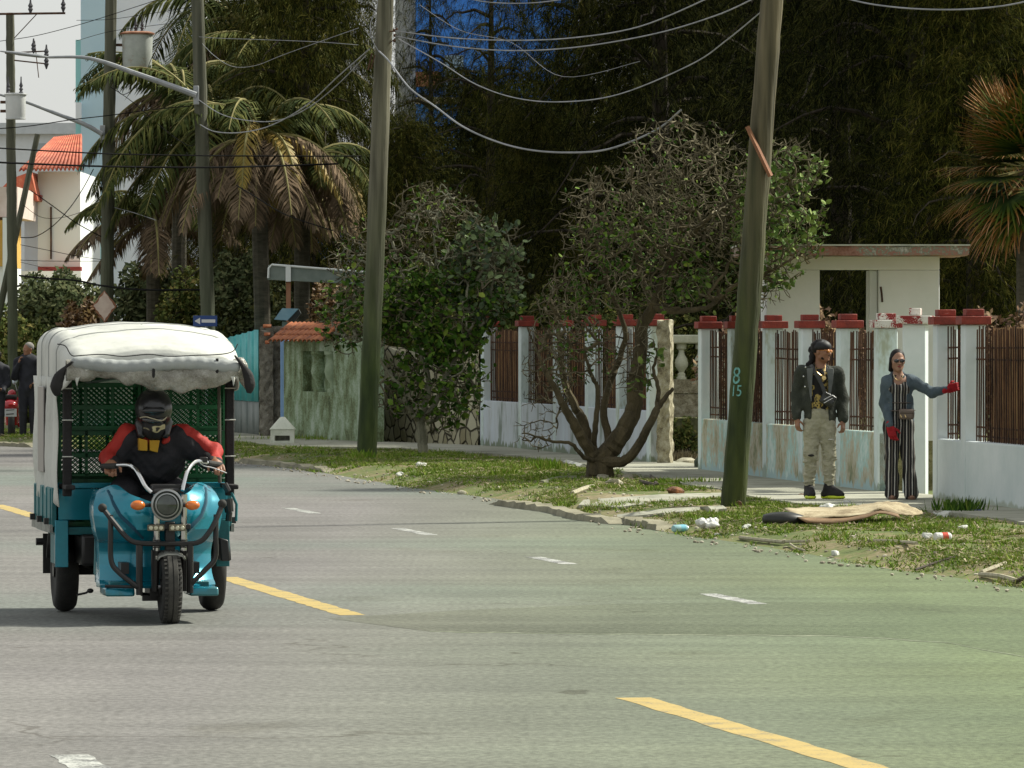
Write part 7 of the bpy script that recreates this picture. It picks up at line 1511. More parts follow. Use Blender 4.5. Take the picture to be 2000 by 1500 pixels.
for a, b_, c in (('hL', 'kL', 'aL'), ('hR', 'kR', 'aR')): s.chain([j[a], j[b_], j[c] + Vector((0, 0, .01))], [.096, .067, .050], .014)
for i, t_ in enumerate((.30, .42, .5, .58, .66, .74, .83, .92)):     # creases across both legs
    for a, b_, c in (('hL', 'kL', 'aL'), ('hR', 'kR', 'aR')):
        q = lerp(j[a], j[b_], t_ * 2) if t_ < .5 else lerp(j[b_], j[c], t_ * 2 - 1); w_ = .07 if t_ < .6 else .055
        s.cone(q + Vector((-w_, -.045, .012 * (-1) ** i)), q + Vector((w_, -.05, -.012 * (-1) ** i)), .012, .010, .012)
s.noise(.0035, 30, 9).noise(.002, 70, 10); s.build('jeans', jean, mo)
b = MB(); q = Mp(1583, 889, -.134); b.ell(q, (.032, .016, .012), 10, 6); b.build('knee_rip', blkf, mo)
b = MB(); b.ell(Mp(1622, 858, -.112), (.03, .012, .007), 8, 5); b.build('thigh_rip', mat('rip_threads', (0.5, 0.5, 0.44), (0.66, 0.65, 0.6), scale=40), mo)
neon = mat('neon_yellow_sole', (0.62, 0.75, 0.02), (0.70, 0.82, 0.05), rough=.5)
for a, dv in (('aL', Vector((.02, -.16, 0))), ('aR', Vector((.13, -.12, 0)))):
    f = dv.normalized(); s = SDF(j[a] - Vector((.12, .26, .15)), j[a] + Vector((.24, .12, .08)), .006); base = j[a].copy(); base.z = .045
    s.chain([base - f * .05, base + f * .07, base + f * .16], [.045, .045, .034], .02, (1, 1, .9)); s.cone(base - f * .03, Vector((j[a].x, j[a].y, .15)), .050, .048, .02); s.cone(Vector((j[a].x, j[a].y, .105)), base + f * .13 + Vector((0, 0, .012)), .048, .036, .02); s.box(base + f * .05 - Vector((0, 0, .075)), (.16, .16, .04), None, .002, .004, '-'); s.build('shoe', blkf, mo)
    s = SDF(j[a] - Vector((.12, .26, .15)), j[a] + Vector((.24, .12, .08)), .006); base.z = .018; s.chain([base - f * .05, base + f * .07, base + f * .165], [.046, .047, .038], .02, (1, 1, .45)); s.build('sole', neon, mo)
# cap / headwrap with bun and braid, beard, glasses
s = SDF(hcM - Vector((.28, .25, .3)), hcM + Vector((.22, .25, .2)), .005)
s.ell(Hm(0, .02, .050), (.084, .100, .082), RM, .02); s.ell(Hm(0, .125, .022), (.034, .034, .034), RM, .012); s.noise(.003, 50, 5); s.ell(Hm(0, -.08, -.045), (.09, .08, .075), RM, .006, '-'); s.build('hair', hair_m, mo)
s = SDF(hcM - Vector((.2, .2, .2)), hcM + Vector((.2, .2, .2)), .005); s.ell(Hm(0, .004, .052), (.087, .102, .072), RM, .02); s.box(Hm(0, 0, -.02), (.12, .14, .040), RM, .004, .006, '-'); s.build('head_wrap', mat('black_wrap', None, scale=16, rough=.6, stops=[(.5, (0.008, 0.008, 0.009)), (.62, (0.016, 0.016, 0.018)), (.70, (.12, .12, .13))]), mo)
s = SDF(hcM - Vector((.3, .25, .35)), hcM + Vector((.2, .25, .2)), .005); s.chain([Hm(0, .095, -.01), Hm(.0, .105, -.07), Mp(1580, 712, .02), Mp(1577, 726, .0)], [.04, .034, .026, .015], .02); s.noise(.004, 60, 6); s.build('ponytail', hair_m, mo)
s = SDF(hcM - Vector((.2, .2, .2)), hcM + Vector((.2, .2, .2)), .005); s.cone(Hm(-.05, -.030, -.072), Hm(0, -.066, -.094), .013, .016, .02); s.cone(Hm(.05, -.030, -.072), Hm(0, -.066, -.094), .013, .016, .02); s.ell(Hm(0, -.088, -.044), (.022, .008, .005), RM, .004); s.build('beard', hair_m, mo)
orange_g = mat('orange_tinted_lens', (0.55, 0.17, 0.02), (0.68, 0.26, 0.04), rough=.12, coat=1); b = MB()
for sg in (-1, 1): b.ell(Hm(sg * .032, -.097, .006), (.029, .009, .018), 14, 8, RM)
b.tube([Hm(-.06, -.088, .012), Hm(-.078, .01, .010)], .003, 5); b.tube([Hm(.06, -.088, .012), Hm(.078, .01, .010)], .003, 5); b.tube([Hm(-.012, -.103, .01), Hm(.012, -.103, .01)], .003, 5); b.build('sunglasses', orange_g, mo)
b = MB(); b.tube(cr([j['nk'] + Vector((-.05, -.03, .0)), j['chest'] + Vector((-.03, -.118, .10)), j['chest'] + Vector((.045, -.125, .045)), j['chest'] + Vector((.05, -.12, .09)), j['nk'] + Vector((.05, -.03, .0))], 5), .0035, 5); b.lathe([(.0001, -.004), (.022, -.003), (.022, .003)], j['chest'] + Vector((.042, -.136, .035)), 'y', 14); b.build('gold_chain', MATS['gold'], mo)
# crossbody bag
leather = mat('black_leather', (0.014, 0.015, 0.014), (0.035, 0.037, 0.032), scale=7, rough=.3, bump=.3)
cb_ = Mp(1616, 780, -.150); bg2 = thing('crossbody_bag', 'black leather crossbody bag hanging at the man\'s waist', 'bag', mbp + cb_)
s = SDF((-.13, -.06, -.12), (.13, .06, .12), .006); s.box((0, 0, 0), (.075, .030, .062), MX(0, 28, 0), .02, .01); s.box((0, -.022, -.02), (.055, .022, .030), MX(0, 28, 0), .012, .01); s.noise(.002, 40, 2); s.build('pouch', leather, bg2)
for dz in (-.005, .028): b = MB(); b.tube([(-.045, -.045, dz - .03), (.045, -.045, dz + .02)], .0035, 5); b.build('zip', MATS['chrome'], bg2)
b = MB(); b.tube(cr([Vector((-.03, -.005, .04)), Mp(1604, 752, -.140) - cb_, Mp(1590, 725, -.105) - cb_, Mp(1584, 712, -.02) - cb_, Mp(1590, 720, .10) - cb_], 5), .019, 6, flat=.22); b.build('strap', leather, bg2)

# ================= rider on the tricycle
rd = thing('person', 'tricycle rider in black jacket with red sleeves, dark helmet and patterned mask', 'person', TO, TH)
hR_ = TP(300, 813, .56); RR = MX(22, 0, -6)
r = dict(nk=TP(303, 852, .68), chest=TP(306, 888, .74), waist=Vector((XC, .92, .92)), hip=Vector((XC, .98, .84)),
         sL=TP(258, 856, .70), eL=TP(218, 898, .72), wL=TP(217, 908, .50), sR=TP(350, 856, .70), eR=TP(408, 888, .70), wR=TP(421, 905, .47),
         hL=Vector((XC - .10, .96, .82)), kL=Vector((XC - .24, .50, .74)), aL=Vector((XC - .24, .52, .33)), hR=Vector((XC + .10, .96, .82)), kR=Vector((XC + .24, .50, .74)), aR=Vector((XC + .24, .52, .33)))
lo, hi = (-.55, .22, .22), (.50, 1.22, 1.62)
s = SDF(lo, hi, .0078); torso(s, r, -.012, .15, .13, .14); s.cone(r['nk'], hR_ + Vector((0, .04, -.04)), .055, .052, .03)
for a, b_, c in (('sL', 'eL', 'wL'), ('sR', 'eR', 'wR')): s.chain([r[a], r[b_], r[c]], [.052, .042, .030], .02)
for a, b_, c in (('hL', 'kL', 'aL'), ('hR', 'kR', 'aR')): s.chain([r[a], r[b_], r[c]], [.09, .06, .038], .03); s.cone(r[c], r[c] + Vector((0, -.14, -.04)), .035, .028, .02)
head(s, hR_, RR, 1.0)
hand(s, r['wL'] + Vector((.0, .01, .005)), (-.15, -.9, -.25), (.1, -.35, -.95), (1, -.1, 0), 1.05, 1.15); hand(s, r['wR'] + Vector((0, .01, .005)), (.10, -.9, -.25), (.1, -.35, -.95), (-1, -.1, 0), 1.05, 1.15)
s.build('body', skin_m, rd)
jk = mat('black_jacket', (0.009, 0.008, 0.011), (0.020, 0.018, 0.022), scale=6, rough=.8, bump=.3); jr = mat('red_sleeve_cloth', (0.34, 0.018, 0.012), (0.46, 0.028, 0.018), scale=6, rough=.75, bump=.2); jy = mat('yellow_panel_cloth', (0.42, 0.22, 0.012), (0.52, 0.29, 0.02), scale=6, rough=.8)
s = SDF(lo, hi, .0085); torso(s, r, .012, .165, .155, .15, (1.05, .78, 1)); s.cone(r['nk'] + Vector((0, -.01, -.03)), r['nk'] + Vector((0, 0, .02)), .075, .068, .03)
for a, b_, c in (('sL', 'eL', 'wL'), ('sR', 'eR', 'wR')): s.chain([r[a] + Vector((0, 0, -.01)), r[b_] + Vector((0, .01, -.018)), r[c] + Vector((0, .03, -.006))], [.080, .070, .044], .03)
s.noise(.006, 20, 14).noise(.0035, 48, 24); s.build('jacket', jk, rd)
for a, b_, c, sg in (('sL', 'eL', 'wL', -1), ('sR', 'eR', 'wR', 1)):
    s = SDF(lo, hi, .0085); o_ = Vector((sg * .020, -.016, .024)); s.chain([lerp(r['nk'], r[a], .62) + Vector((0, .01, .052)), r[a] + Vector((sg * .034, -.002, .030)), r[b_] + Vector((sg * .022, -.016, .020)), r[c] + Vector((sg * .006, .045, .006))], [.030, .055, .054, .041], .03, (1, 1, 1)); s.noise(.004, 20, 15).noise(.0035, 48, 24); s.build('red_sleeve', jr, rd)
for px0, px1 in ((272, 288), (292, 312)):
    b = MB(); y_ = -.0; q = [TP(px0, 856 if px0 < 280 else 860, .525), TP(px1, 860, .51), TP(px1 - (0 if px0 < 280 else 4), 884 if px0 > 280 else 881, .525), TP(px0, 880, .54)]; b.prism(q, (0, .13, 0)); b.build('yellow_panel', jy, rd, fixn=True, bevel=.004)
s = SDF(lo, hi, .0075); s.chain([r['nk'] + Vector((-.075, -.02, -.01)), r['nk'] + Vector((-.05, -.09, -.03)), r['nk'] + Vector((-.01, -.10, -.03))], [.020, .018, .012], .01); s.chain([r['nk'] + Vector((.078, -.02, .0)), r['nk'] + Vector((.06, -.09, -.02)), r['nk'] + Vector((.045, -.10, -.035))], [.022, .022, .016], .01); s.build('red_collar', jr, rd)
s = SDF(lo, hi, .0085)
s.cone(r['hip'] + Vector((0, 0, -.02)), r['hip'] + Vector((0, 0, .05)), .150, .145, .03, (1.05, .85, 1))
for a, b_, c in (('hL', 'kL', 'aL'), ('hR', 'kR', 'aR')): s.chain([r[a], r[b_], r[c]], [.11, .085, .06], .03)
s.noise(.004, 20, 16); s.build('trousers', jk, rd)
for a in ('aL', 'aR'): s = SDF(r[a] - Vector((.1, .25, .1)), r[a] + Vector((.1, .1, .1)), .007); s.chain([r[a] + Vector((0, .02, -.03)), r[a] + Vector((0, -.08, -.045)), r[a] + Vector((0, -.16, -.055))], [.045, .045, .038], .02); s.build('shoe', blkf, rd)
def Hr(x, y, z): return tuple(hR_ + RR @ Vector((x, y, z)))
s = SDF(hR_ - Vector((.2, .22, .22)), hR_ + Vector((.2, .24, .22)), .0055); s.ell(Hr(0, .02, .045), (.118, .142, .125), RR, .02); s.chain([Hr(-.085, -.0, -.05), Hr(-.072, -.06, -.095)], [.036, .03], .03); s.chain([Hr(.085, -.0, -.05), Hr(.072, -.06, -.095)], [.036, .03], .03); s.box(Hr(0, -.155, -.040), (.075, .09, .062), RR, .03, .012, '-'); s.cone(Hr(-.06, -.115, .085), Hr(.06, -.115, .085), .014, .014, .02)
s.build('helmet', mat('matt_black_shell', (0.008, 0.008, 0.009), (0.016, 0.016, 0.017), rough=.35, coat=.3), rd)
s = SDF(hR_ - Vector((.16, .2, .22)), hR_ + Vector((.16, .2, .2)), .0055); s.ell(Hr(0, -.045, -.052), (.074, .070, .090), RR, .02); s.cone(Hr(0, -.09, -.02), Hr(0, -.108, -.045), .02, .02, .02); s.build('face_mask', mat('patterned_mask', None, scale=8.5, detail=2, rough=.7, stretch=(.55, 1, 1.3), stops=[(0.40, (0.010, 0.009, 0.010)), (0.50, (0.012, 0.010, 0.010)), (0.525, (0.48, 0.42, 0.24)), (0.59, (0.40, 0.34, 0.18)), (0.61, (0.02, 0.016, 0.012)), (0.72, (0.012, 0.01, 0.01))]), rd)
s = SDF(hR_ - Vector((.16, .2, .2)), hR_ + Vector((.16, .2, .2)), .0055); s.ell(Hr(0, -.062, .014), (.080, .062, .034), RR, .01); s.build('goggles', dark_glass_m, rd)
b = MB(); b.tube(cr([Hr(-.086, -.075, .02), Hr(-.05, -.118, .046), Hr(0, -.130, .036), Hr(.05, -.118, .020), Hr(.082, -.085, .030)], 4), .004, 5); b.build('goggle_trim', mat('beige_trim', (0.35, 0.30, 0.2), (0.45, 0.4, 0.28)), rd)

# ================= far left: scooter and two people behind the tricycle
zs_ = 103.0; sc0 = G(22, 862, 0); S0 = F / sc0.y
sco = thing('motor_scooter', 'red motor scooter seen from behind with white plate at the left edge', 'scooter', sc0, R_(4))
redp = mat('red_scooter_paint', (0.36, 0.006, 0.015), (0.50, 0.015, 0.03), scale=3, rough=.25, coat=.6)
def Sp(px, py, dy=0.0): return Vector(((px - 22) / S0, dy, (862 - py) / S0))
wheel(sco, Sp(22, 836, 0) * 1.0, .235, .11, 'rear_wheel', tread=False); wheel(sco, Vector((0, 1.2, .235)), .235, .10, 'front_wheel', tread=False)
s = SDF((-.25, -.25, .25), (.32, 1.3, .95), .013); s.chain([Sp(20, 792, -.02), Sp(21, 786, .35), Sp(22, 790, .6)], [.13, .14, .09], .06, (1, 1, .75)); s.chain([Sp(22, 800, .6), Sp(22, 830, .7), Sp(22, 830, .95)], [.12, .09, .09], .05); s.chain([Sp(22, 825, 1.0), Sp(22, 790, 1.05), Sp(22, 770, 1.0)], [.12, .12, .07], .05); s.build('body', redp, sco)
b = MB(); b.box(Sp(20, 806, -.17), (.21, .012, .13)); pl_ = b.build('number_plate', mat('plate_white', (0.62, 0.64, 0.68), (0.72, 0.74, 0.78)), sco, bevel=.003)
b = MB(); b.tube([Sp(12, 801, -.178), Sp(28, 800, -.178)], .006, 4); b.tube([Sp(12, 809, -.178), Sp(27, 808, -.178)], .008, 4); b.build('plate_marks', blk, pl_)
b = MB(); b.ell(Sp(22, 790, -.14), (.06, .03, .025), 12, 6); b.build('tail_light', mat('tail_red', (0.5, 0.01, 0.01), (0.6, 0.02, 0.02), rough=.2), sco)
b = MB(); b.box(Sp(20, 776, .3), (.22, .62, .08)); b.build('seat', blkf, sco, bevel=.03)
b = MB(); b.tube([Sp(40, 830, -.05), Sp(42, 812, .3)], [.05, .04], 10); b.build('exhaust', redp, sco)
b = MB(); b.tube([Sp(-2, 765, 1.0), Sp(22, 770, 1.02), Sp(36, 762, 1.0)], .014, 6); b.build('handlebar', blk, sco)
b = MB(); b.tube([Sp(32, 765, .98), Sp(28, 748, .95)], .006, 5); b.ell(Sp(28, 744, .95), (.045, .015, .07), 14, 8, MX(0, 15, 0)); b.build('mirror', mat('mirror_glass', (0.55, 0.62, 0.72), (0.65, 0.72, 0.8), metal=.5, rough=.2), sco)
b = MB(); b.tube([Sp(14, 845, .2), Sp(22, 856, .2)], .02, 6); b.box(Sp(22, 850, .05), (.10, .06, .30)); b.build('stand', blk, sco)
def bystander(label, base, H, coat, trousers, hairc, arm_up, hsk):
    t = thing('person', label, 'person', base); k = H / 1.75; V = lambda x, y, z: Vector((x * k, y * k, z * k))
    s = SDF(V(-.36, -.30, -.02), V(.36, .30, 1.78), .011); hc_ = V(0, 0, 1.62); RB = MX(0, 0, -50)
    s.cone(V(0, 0, .95), V(0, 0, 1.15), .13 * k, .13 * k, .04, (1, .75, 1)); s.cone(V(0, 0, 1.15), V(0, 0, 1.38), .13 * k, .14 * k, .04, (1, .72, 1)); s.cone(V(-.15, 0, 1.40), V(.15, 0, 1.40), .055 * k, .055 * k, .05); s.cone(V(0, 0, 1.42), V(0, 0, 1.56), .055 * k, .05 * k, .03); head(s, hc_, RB, k)
    aL = [V(-.19, 0, 1.39), V(-.24, -.02, 1.12), V(-.16, -.12, 1.36) if arm_up else V(-.22, -.06, .86)]; aR = [V(.19, 0, 1.39), V(.22, .02, 1.1), V(.15, -.14, .98)]
    for q in (aL, aR): s.chain(q, [.05 * k, .04 * k, .028 * k], .02)
    hand(s, aL[2], (.2, -.1, .9) if arm_up else (0, -.2, -1), (.9, 0, 0), (0, -1, .1), k, .8); hand(s, aR[2], (-.8, -.4, -.1), (0, .5, -.8), (0, -.6, .8), k, .7)
    for x in (-.085, .085): s.chain([V(x, 0, .92), V(x * 1.05, -.02, .50), V(x * 1.1, .02, .08)], [.085 * k, .055 * k, .036 * k], .03); s.cone(V(x * 1.1, .02, .05), V(x * 1.2, -.14, .03), .034 * k, .026 * k, .02)
    s.build('body', hsk, t)
    s = SDF(V(-.36, -.30, .7), V(.36, .30, 1.60), .011); s.cone(V(0, 0, .92), V(0, 0, 1.15), .16 * k, .155 * k, .04, (1, .8, 1)); s.cone(V(0, 0, 1.15), V(0, 0, 1.38), .155 * k, .165 * k, .04, (1, .78, 1)); s.cone(V(-.15, 0, 1.41), V(.15, 0, 1.41), .075 * k, .075 * k, .05); s.cone(V(0, .02, 1.42), V(0, .02, 1.5), .075 * k, .07 * k, .03)
    for q in (aL, aR): s.chain(q, [.076 * k, .062 * k, .045 * k], .03)
    s.noise(.005, 20, 3); s.build('jacket', coat, t)
    s = SDF(V(-.3, -.25, .0), V(.3, .25, 1.1), .011); s.cone(V(0, 0, .88), V(0, 0, .98), .145 * k, .14 * k, .03, (1, .8, 1))
    for x in (-.085, .085): s.chain([V(x, 0, .90), V(x * 1.05, -.02, .50), V(x * 1.1, .02, .08)], [.10 * k, .075 * k, .06 * k], .02)
    s.build('trousers', trousers, t)
    s = SDF(V(-.2, -.2, 1.45), V(.2, .2, 1.8), .009); s.ell(hc_ + RB @ Vector((0, .022, .04)) * k, (.08 * k, .094 * k, .088 * k), RB, .02); s.ell(hc_ + RB @ Vector((0, -.09, -.03)) * k, (.08 * k, .08 * k, .095 * k), RB, .008, '-'); s.build('hair', hairc, t)
    for x in (-.09, .10): b = MB(); b.ell(V(x, -.06, .04), (.045 * k, .13 * k, .04 * k), 10, 6); b.build('shoe', blkf, t)
    return t
navy = mat('dark_navy_jacket', (0.010, 0.011, 0.018), (0.022, 0.024, 0.034), scale=5, rough=.8); greyh = mat('short_grey_hair', (0.16, 0.15, 0.14), (0.30, 0.28, 0.26), scale=20)
bs_ = G(55, 858, .05); bystander('grey haired man in dark clothes standing at the kerb with a raised hand', bs_, 1.60, navy, navy, greyh, True, skin_m)
bs2 = G(-8, 862, .02); bystander('dark dressed man beside the red scooter, cut by the left frame edge', bs2, 1.50, navy, navy, hair_m, False, skin_m)
# ------------------------------------------------------------------ litter and loose things on the verge
random.seed(55)
def plastic(name, label, px, py, sz, m, seed, cat='litter', off=.0):
    p = GV(px, py, off); s = SDF((-sz[0] * 1.5, -sz[1] * 1.5, -.03), (sz[0] * 1.5, sz[1] * 1.5, sz[2] * 2.4), max(.006, sz[0] / 16)); rs = random.Random(seed)
    for _ in range(5): s.ell((rs.uniform(-.5, .5) * sz[0], rs.uniform(-.5, .5) * sz[1], rs.uniform(.2, .9) * sz[2]), (sz[0] * rs.uniform(.35, .7), sz[1] * rs.uniform(.4, .7), sz[2] * rs.uniform(.4, .8)), MX(rs.uniform(-30, 30), rs.uniform(-30, 30), rs.uniform(0, 180)), .02)
    s.noise(sz[2] * .10, 2.2 / sz[2] ** .8 * 3, seed); b = s.build(name, m, None); b.location = p; return tag(b, label, cat)
wp = mat('white_plastic_bag', (0.60, 0.60, 0.56), (0.78, 0.78, 0.74), scale=8, rough=.35, bump=.5)
cup = mat('pale_litter', None, scale=9, fine=.4, rough=.5, stops=[(0.3, (0.40, 0.42, 0.38)), (0.6, (0.62, 0.62, 0.56)), (0.8, (0.7, 0.7, 0.66))])
plastic('plastic_bag', 'crumpled white plastic bag with one raised corner, left of the cardboard', 1382, 1030, (.11, .10, .06), wp, 1)
b = MB(); p = GV(1395, 1022); rr = [p + Vector(q) for q in ((-.01, 0, .02), (.04, 0, .02), (.055, 0, .10), (.035, 0, .07))]; b.prism(rr, (0, .012, 0)); b.build('bag_corner', wp, bpy.data.objects['plastic_bag'], fixn=True) if False else None
plastic('paper_scrap', 'small crumpled white scrap between bag and cardboard', 1455, 1034, (.055, .05, .03), cup, 2)
plastic('paper_scrap', 'flat crumpled white wrapper under the left end of the cardboard', 1490, 1036, (.10, .05, .022), cup, 3)
plastic('paper_scrap', 'crumpled white wrapper behind the middle of the cardboard', 1612, 996, (.10, .07, .045), cup, 4, off=.02)
plastic('paper_scrap', 'small white scrap right below the cardboard', 1682, 1024, (.035, .03, .025), cup, 5)
plastic('paper_scrap', 'white foam lump left of the red and white can', 1810, 1052, (.06, .05, .03), cup, 6)
plastic('paper_scrap', 'crumpled tissue uphill from the red and white can', 1878, 1036, (.07, .05, .03), cup, 7)
plastic('paper_scrap', 'long flattened white litter at the right end of the cardboard', 1840, 1008, (.14, .07, .025), cup, 8)
plastic('paper_scrap', 'pale flattened litter in the grass near the leafy tree', 820, 911, (.14, .08, .03), cup, 9)
plastic('paper_scrap', 'small pale scrap close to the road below the leafy tree', 782, 928, (.07, .05, .02), cup, 10)
plastic('paper_scrap', 'round pale lump at the road edge below the cardboard', 1630, 1086, (.045, .04, .03), cup, 11)
plastic('paper_scrap', 'tiny pale scrap near the concrete strip', 1402, 1048, (.035, .03, .02), cup, 12)
def rock(label, px, py, sz, m, seed, group=None):
    random.seed(seed); p = GV(px, py, 0); b = MB(); b.ell((0, 0, sz[2] * .35), sz, 9, 6, MX(U(-15, 15), U(-15, 15), U(0, 90)), jit=.13); o = b.build('rock', m, smooth=25); o.location = p; tag(o, label, 'rock', group)
st = mat('pale_stone', (0.26, 0.24, 0.17), (0.48, 0.45, 0.34), scale=9, fine=.4, bump=.5); brk = mat('dark_orange_brick', None, scale=8, fine=.5, bump=.4, stops=[(0.3, (0.05, 0.035, 0.02)), (0.55, (0.20, 0.08, 0.03)), (0.75, (0.42, 0.15, 0.04))])
rock('flat pale stone slab at the foot of the multi stemmed tree', 1200, 948, (.17, .10, .05), st, 1); rock('pale stone directly in front of the multi stemmed trunk', 1180, 938, (.09, .07, .05), st, 2); rock('pale stone left of the multi stemmed trunk foot', 1150, 942, (.08, .06, .035), st, 3); rock('pale stone right of the multi stemmed trunk foot', 1226, 936, (.08, .07, .05), st, 4); rock('thin pale stone farther right of the trunk stones', 1238, 953, (.09, .05, .02), st, 5)
rock('dark orange brick lump on the concrete slab', 1320, 964, (.11, .08, .055), brk, 6); rock('brown brick lump behind the man\'s feet near the grass tip', 1566, 976, (.10, .08, .05), brk, 7); rock('round pale stone alone on the verge below the leafy tree', 903, 966, (.065, .05, .035), st, 8)
rock('rubble stone in the gap by the eroded pier', 1318, 898, (.14, .12, .07), st, 9); rock('second rubble stone in the gap by the eroded pier', 1340, 906, (.15, .12, .06), st, 10); rock('dark mossy boulder at the left foot of the middle fence', 1372, 916, (.14, .12, .12), mat('mossy_rock', (0.02, 0.035, 0.018), (0.06, 0.08, 0.03), scale=8, bump=.5), 11); rock('mossy grey green lump against the wall between man and woman', 1690, 950, (.13, .05, .16), mat('mossy_plaster_lump', (0.10, 0.18, 0.12), (0.26, 0.36, 0.26), scale=9, bump=.5), 12)
def stick(label, pts, r, m, name='branch'):
    W = [GV(x, y, .02) for x, y in pts]; b = MB(); b.tube([q - W[0] for i, q in enumerate(cr(W, 3))], r, 6); o = b.build(name, m); o.location = W[0]; tag(o, label, 'branch')
pw = mat('bleached_wood', (0.30, 0.27, 0.18), (0.50, 0.46, 0.33), scale=8, stretch=(6, 1, 1), bump=.4); dw = mat('dark_wet_wood', (0.03, 0.022, 0.015), (0.08, 0.06, 0.04), scale=8)
stick('long bleached stick along the road edge below the cardboard', [(1446, 1050), (1490, 1055), (1530, 1059)], .018, pw); stick('second bleached stick right of the first', [(1535, 1058), (1580, 1057)], .014, pw); stick('long flat pale stick under the right part of the cardboard', [(1665, 1058), (1720, 1056), (1790, 1061)], .016, pw)
stick('thin curved white stalk at the asphalt edge', [(1543, 1062), (1555, 1070), (1572, 1075)], .009, pw); stick('pale stick lying on the lower right verge', [(1915, 1122), (1955, 1126), (1990, 1136)], .020, pw); stick('pale branch pointing to the right edge of the view', [(1918, 1118), (1955, 1104), (2010, 1084)], .018, pw); stick('thin dark twig on the lower right verge', [(1788, 1113), (1830, 1098), (1870, 1086)], .010, dw)
stick('dark thin branch in the lower right corner grass', [(1980, 1138), (2020, 1120)], .016, dw); stick('grey plank in front of the multi stemmed tree', [(1118, 964), (1140, 955), (1158, 950)], .028, pw, 'plank'); stick('dark fallen branch right of the multi stemmed tree', [(1232, 936), (1258, 942), (1282, 948)], .022, dw); stick('short dark broken stump piece behind the brick lump', [(1270, 930), (1284, 948)], .026, dw)
stick('old grey log in the grass left of the multi stemmed tree', [(1058, 944), (1090, 936), (1125, 934)], .035, mat('mossy_log', (0.12, 0.13, 0.08), (0.24, 0.24, 0.16), scale=6, bump=.5), 'log')
b = MB(); A_, B_ = GV(1106, 902, .03), GV(1138, 911, .03); b.tube([(0, 0, 0), B_ - A_], .045, 4, flat=.7); o = b.build('concrete_beam', cup, smooth=0); o.location = A_; tag(o, 'short white beam lying left of the multi stemmed tree', 'beam')
# big folded cardboard
card_t = mat('tan_cardboard', None, scale=4, fine=.5, bump=.6, bscale=9, rough=.8, stops=[(0.34, (0.20, 0.15, 0.08)), (0.5, (0.40, 0.33, 0.20)), (0.72, (0.54, 0.48, 0.32))]); card_k = mat('black_wet_sheet', (0.008, 0.009, 0.007), (0.02, 0.022, 0.018), scale=5, rough=.4)
cp = GV(1500, 1030); kc = F / cp.y; cbt = thing('cardboard_sheet', 'large folded tan cardboard with a black curled end lying on the verge', 'cardboard', cp)
def Cp(px, py, dy, h=0.0): q = GV(px, 1022 - dy * 6, 0); return Vector(((px - 1500) / kc, dy, (1030 - py) / kc + h))
top = [(1540, 999, .9), (1600, 998, 1.0), (1660, 997, 1.1), (1700, 993, 1.1), (1740, 988, 1.2), (1775, 989, 1.2), (1800, 998, 1.2), (1815, 1006, 1.1)]
bot = [(1560, 1012, .1), (1600, 1013, .1), (1660, 1008, .1), (1700, 1004, .2), (1722, 996, .2), (1760, 1007, .3), (1790, 1009, .5), (1815, 1010, .9)]
b = MB(); rows = []
ta, bb_ = cr([Cp(*p) for p in top], 4), cr([Cp(*p) for p in bot], 4)
for a, c in zip(ta, bb_): rows.append([lerp(a, c, k / 5) + Vector((U(-.006, .006), 0, U(-.006, .006) + (.018 if k == 3 else 0))) for k in range(6)])
b.grid(rows); b.build('top_sheet', card_t, cbt, solid=.008, smooth=50)
b = MB(); rows = []
low = [(1575, 1020, 0), (1630, 1022, .0), (1690, 1012, .05), (1722, 1003, .1), (1760, 1012, .15)]; up2 = [(1560, 1012, .1), (1620, 1012, .12), (1690, 1006, .2), (1722, 998, .25), (1758, 1006, .3)]
for a, c in zip(cr([Cp(*p) for p in up2], 4), cr([Cp(*p) for p in low], 4)): rows.append([a, lerp(a, c, .5) + Vector((0, -.02, 0)), c])
b.grid(rows); b.build('under_fold', mat('brown_cardboard', (0.13, 0.075, 0.035), (0.26, 0.16, 0.08), scale=5, fine=.4), cbt, solid=.008)
b = MB(); rows = []
for i in range(17):                       # curled end: a sagging open roll
    t_ = i / 16; px = lerp(1492, 1592, t_); rad = .092 * (math.sin(math.pi * min(1, .12 + t_ * .95)) ** .6 if t_ < .92 else .35); c = Cp(px, 1016 + 2 * t_, .25); row = []
    for k in range(13): an = R_(lerp(-200, 62, k / 12)); row.append(c + Vector((0, math.cos(an) * rad * 1.6 * -1, math.sin(an) * rad * .85)))
    rows.append(row)
b.grid(rows); b.build('black_curl', card_k, cbt, solid=.008, smooth=60)
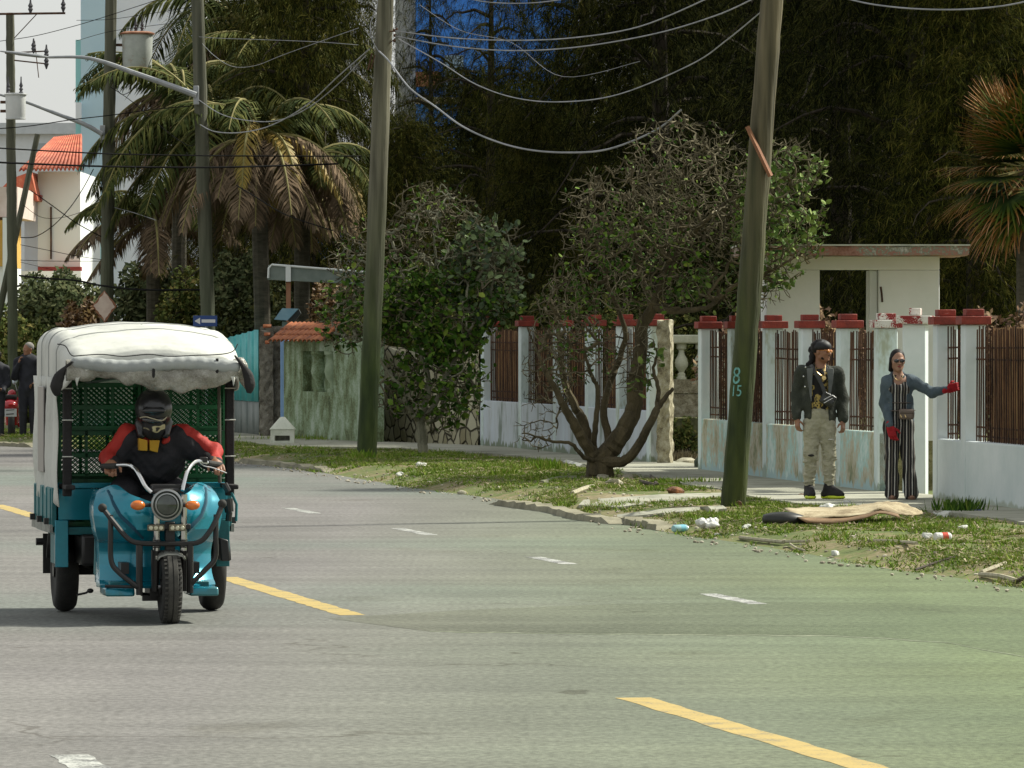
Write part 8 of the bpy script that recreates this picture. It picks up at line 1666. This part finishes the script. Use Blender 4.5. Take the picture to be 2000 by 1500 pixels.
# cans and small bottle
def can(label, px, py, r, L, rz, mats_, name='drink_can'):
    p = GV(px, py, r * .9); t = thing(name, label, 'can' if 'can' in name else 'bottle', p, R_(rz)); b = MB(); b.lathe([(r * .8, -L / 2), (r, -L * .42), (r, L * .42), (r * .8, L / 2)], (0, 0, 0), 'x', 16); b.build('shell', mats_[0], t)
    b = MB(); b.lathe([(r * 1.02, -L * .05), (r * 1.02, L * .30)], (0, 0, 0), 'x', 16); b.build('label_band', mats_[1], t)
    b = MB(); b.lathe([(r * .78, L / 2), (r * .78, L * .52)], (0, 0, 0), 'x', 14); b.build('end', MATS['chrome'], t)
can('crushed red and white drink can on the grass', 1841, 1050, .042, .14, 15, (wp, mat('can_red', (0.5, 0.05, 0.03), (0.6, 0.1, 0.06), scale=20)))
can('small white can lying at the tip of the neon shoe', 1654, 984, .035, .09, 60, (wp, MATS['chrome']))
can('clear blue water bottle on the verge left of the plastic bag', 1328, 1032, .034, .16, 40, (mat('bottle_blue', (0.25, 0.45, 0.5), (0.4, 0.6, 0.62), rough=.1), mat('bottle_label', (0.1, 0.35, 0.5), (0.2, 0.5, 0.6))), 'water_bottle')
b = MB(); p = GV(1902, 1003, .0); b.box((0, 0, .02), (.13, .08, .035), MX(0, 0, 10)); o = b.build('carton', mat('blue_carton', (0.03, 0.04, 0.20), (0.08, 0.08, 0.3), scale=12), bevel=.004); o.location = p; tag(o, 'flattened dark blue carton at the pavement edge', 'carton')
def tuft(label, px, py, n, h, w, m, seed):
    random.seed(seed); p = GV(px, py, -.01); b = MB()
    for _ in range(n): q = Vector((random.gauss(0, w), random.gauss(0, w * 1.5), 0)); l = h * U(.5, 1.2); d = Vector((U(-.6, .6), U(-.6, .6), 1)).normalized(); k = Vector((U(-1, 1), U(-.4, .4), 0)).normalized() * .006; b.add([q - k, q + k, q + d * l * .6 + k + Vector((d.x, d.y, 0)) * .02, q + d * l], [(0, 1, 2), (0, 2, 3)])
    o = b.build('weeds', m, smooth=0); o.location = p; tag(o, label, 'weeds', kind='stuff')
tuft('bushy dark weed tuft at the pavement edge near the blue carton', 1873, 1004, 420, .16, .10, leaf_g, 1); tuft('bright grass tuft in the verge left of the multi stemmed tree', 1066, 917, 260, .15, .10, gr, 2); tuft('small tuft left of the bright verge tuft', 988, 932, 160, .13, .08, gr, 3); tuft('weed tuft on the pavement side of the brick lump', 1352, 948, 220, .10, .16, gr, 4); tuft('dark weed at the foot of the middle wooden pole', 708, 900, 180, .16, .08, gr, 5); tuft('weeds under the mossy wall', 640, 862, 700, .12, .5, gr, 6); tuft('weeds along the foot of the right wall', 1950, 992, 300, .05, .35, gr, 7); tuft('dry weeds in the gap with the balusters', 1335, 902, 400, .16, .12, straw, 8)
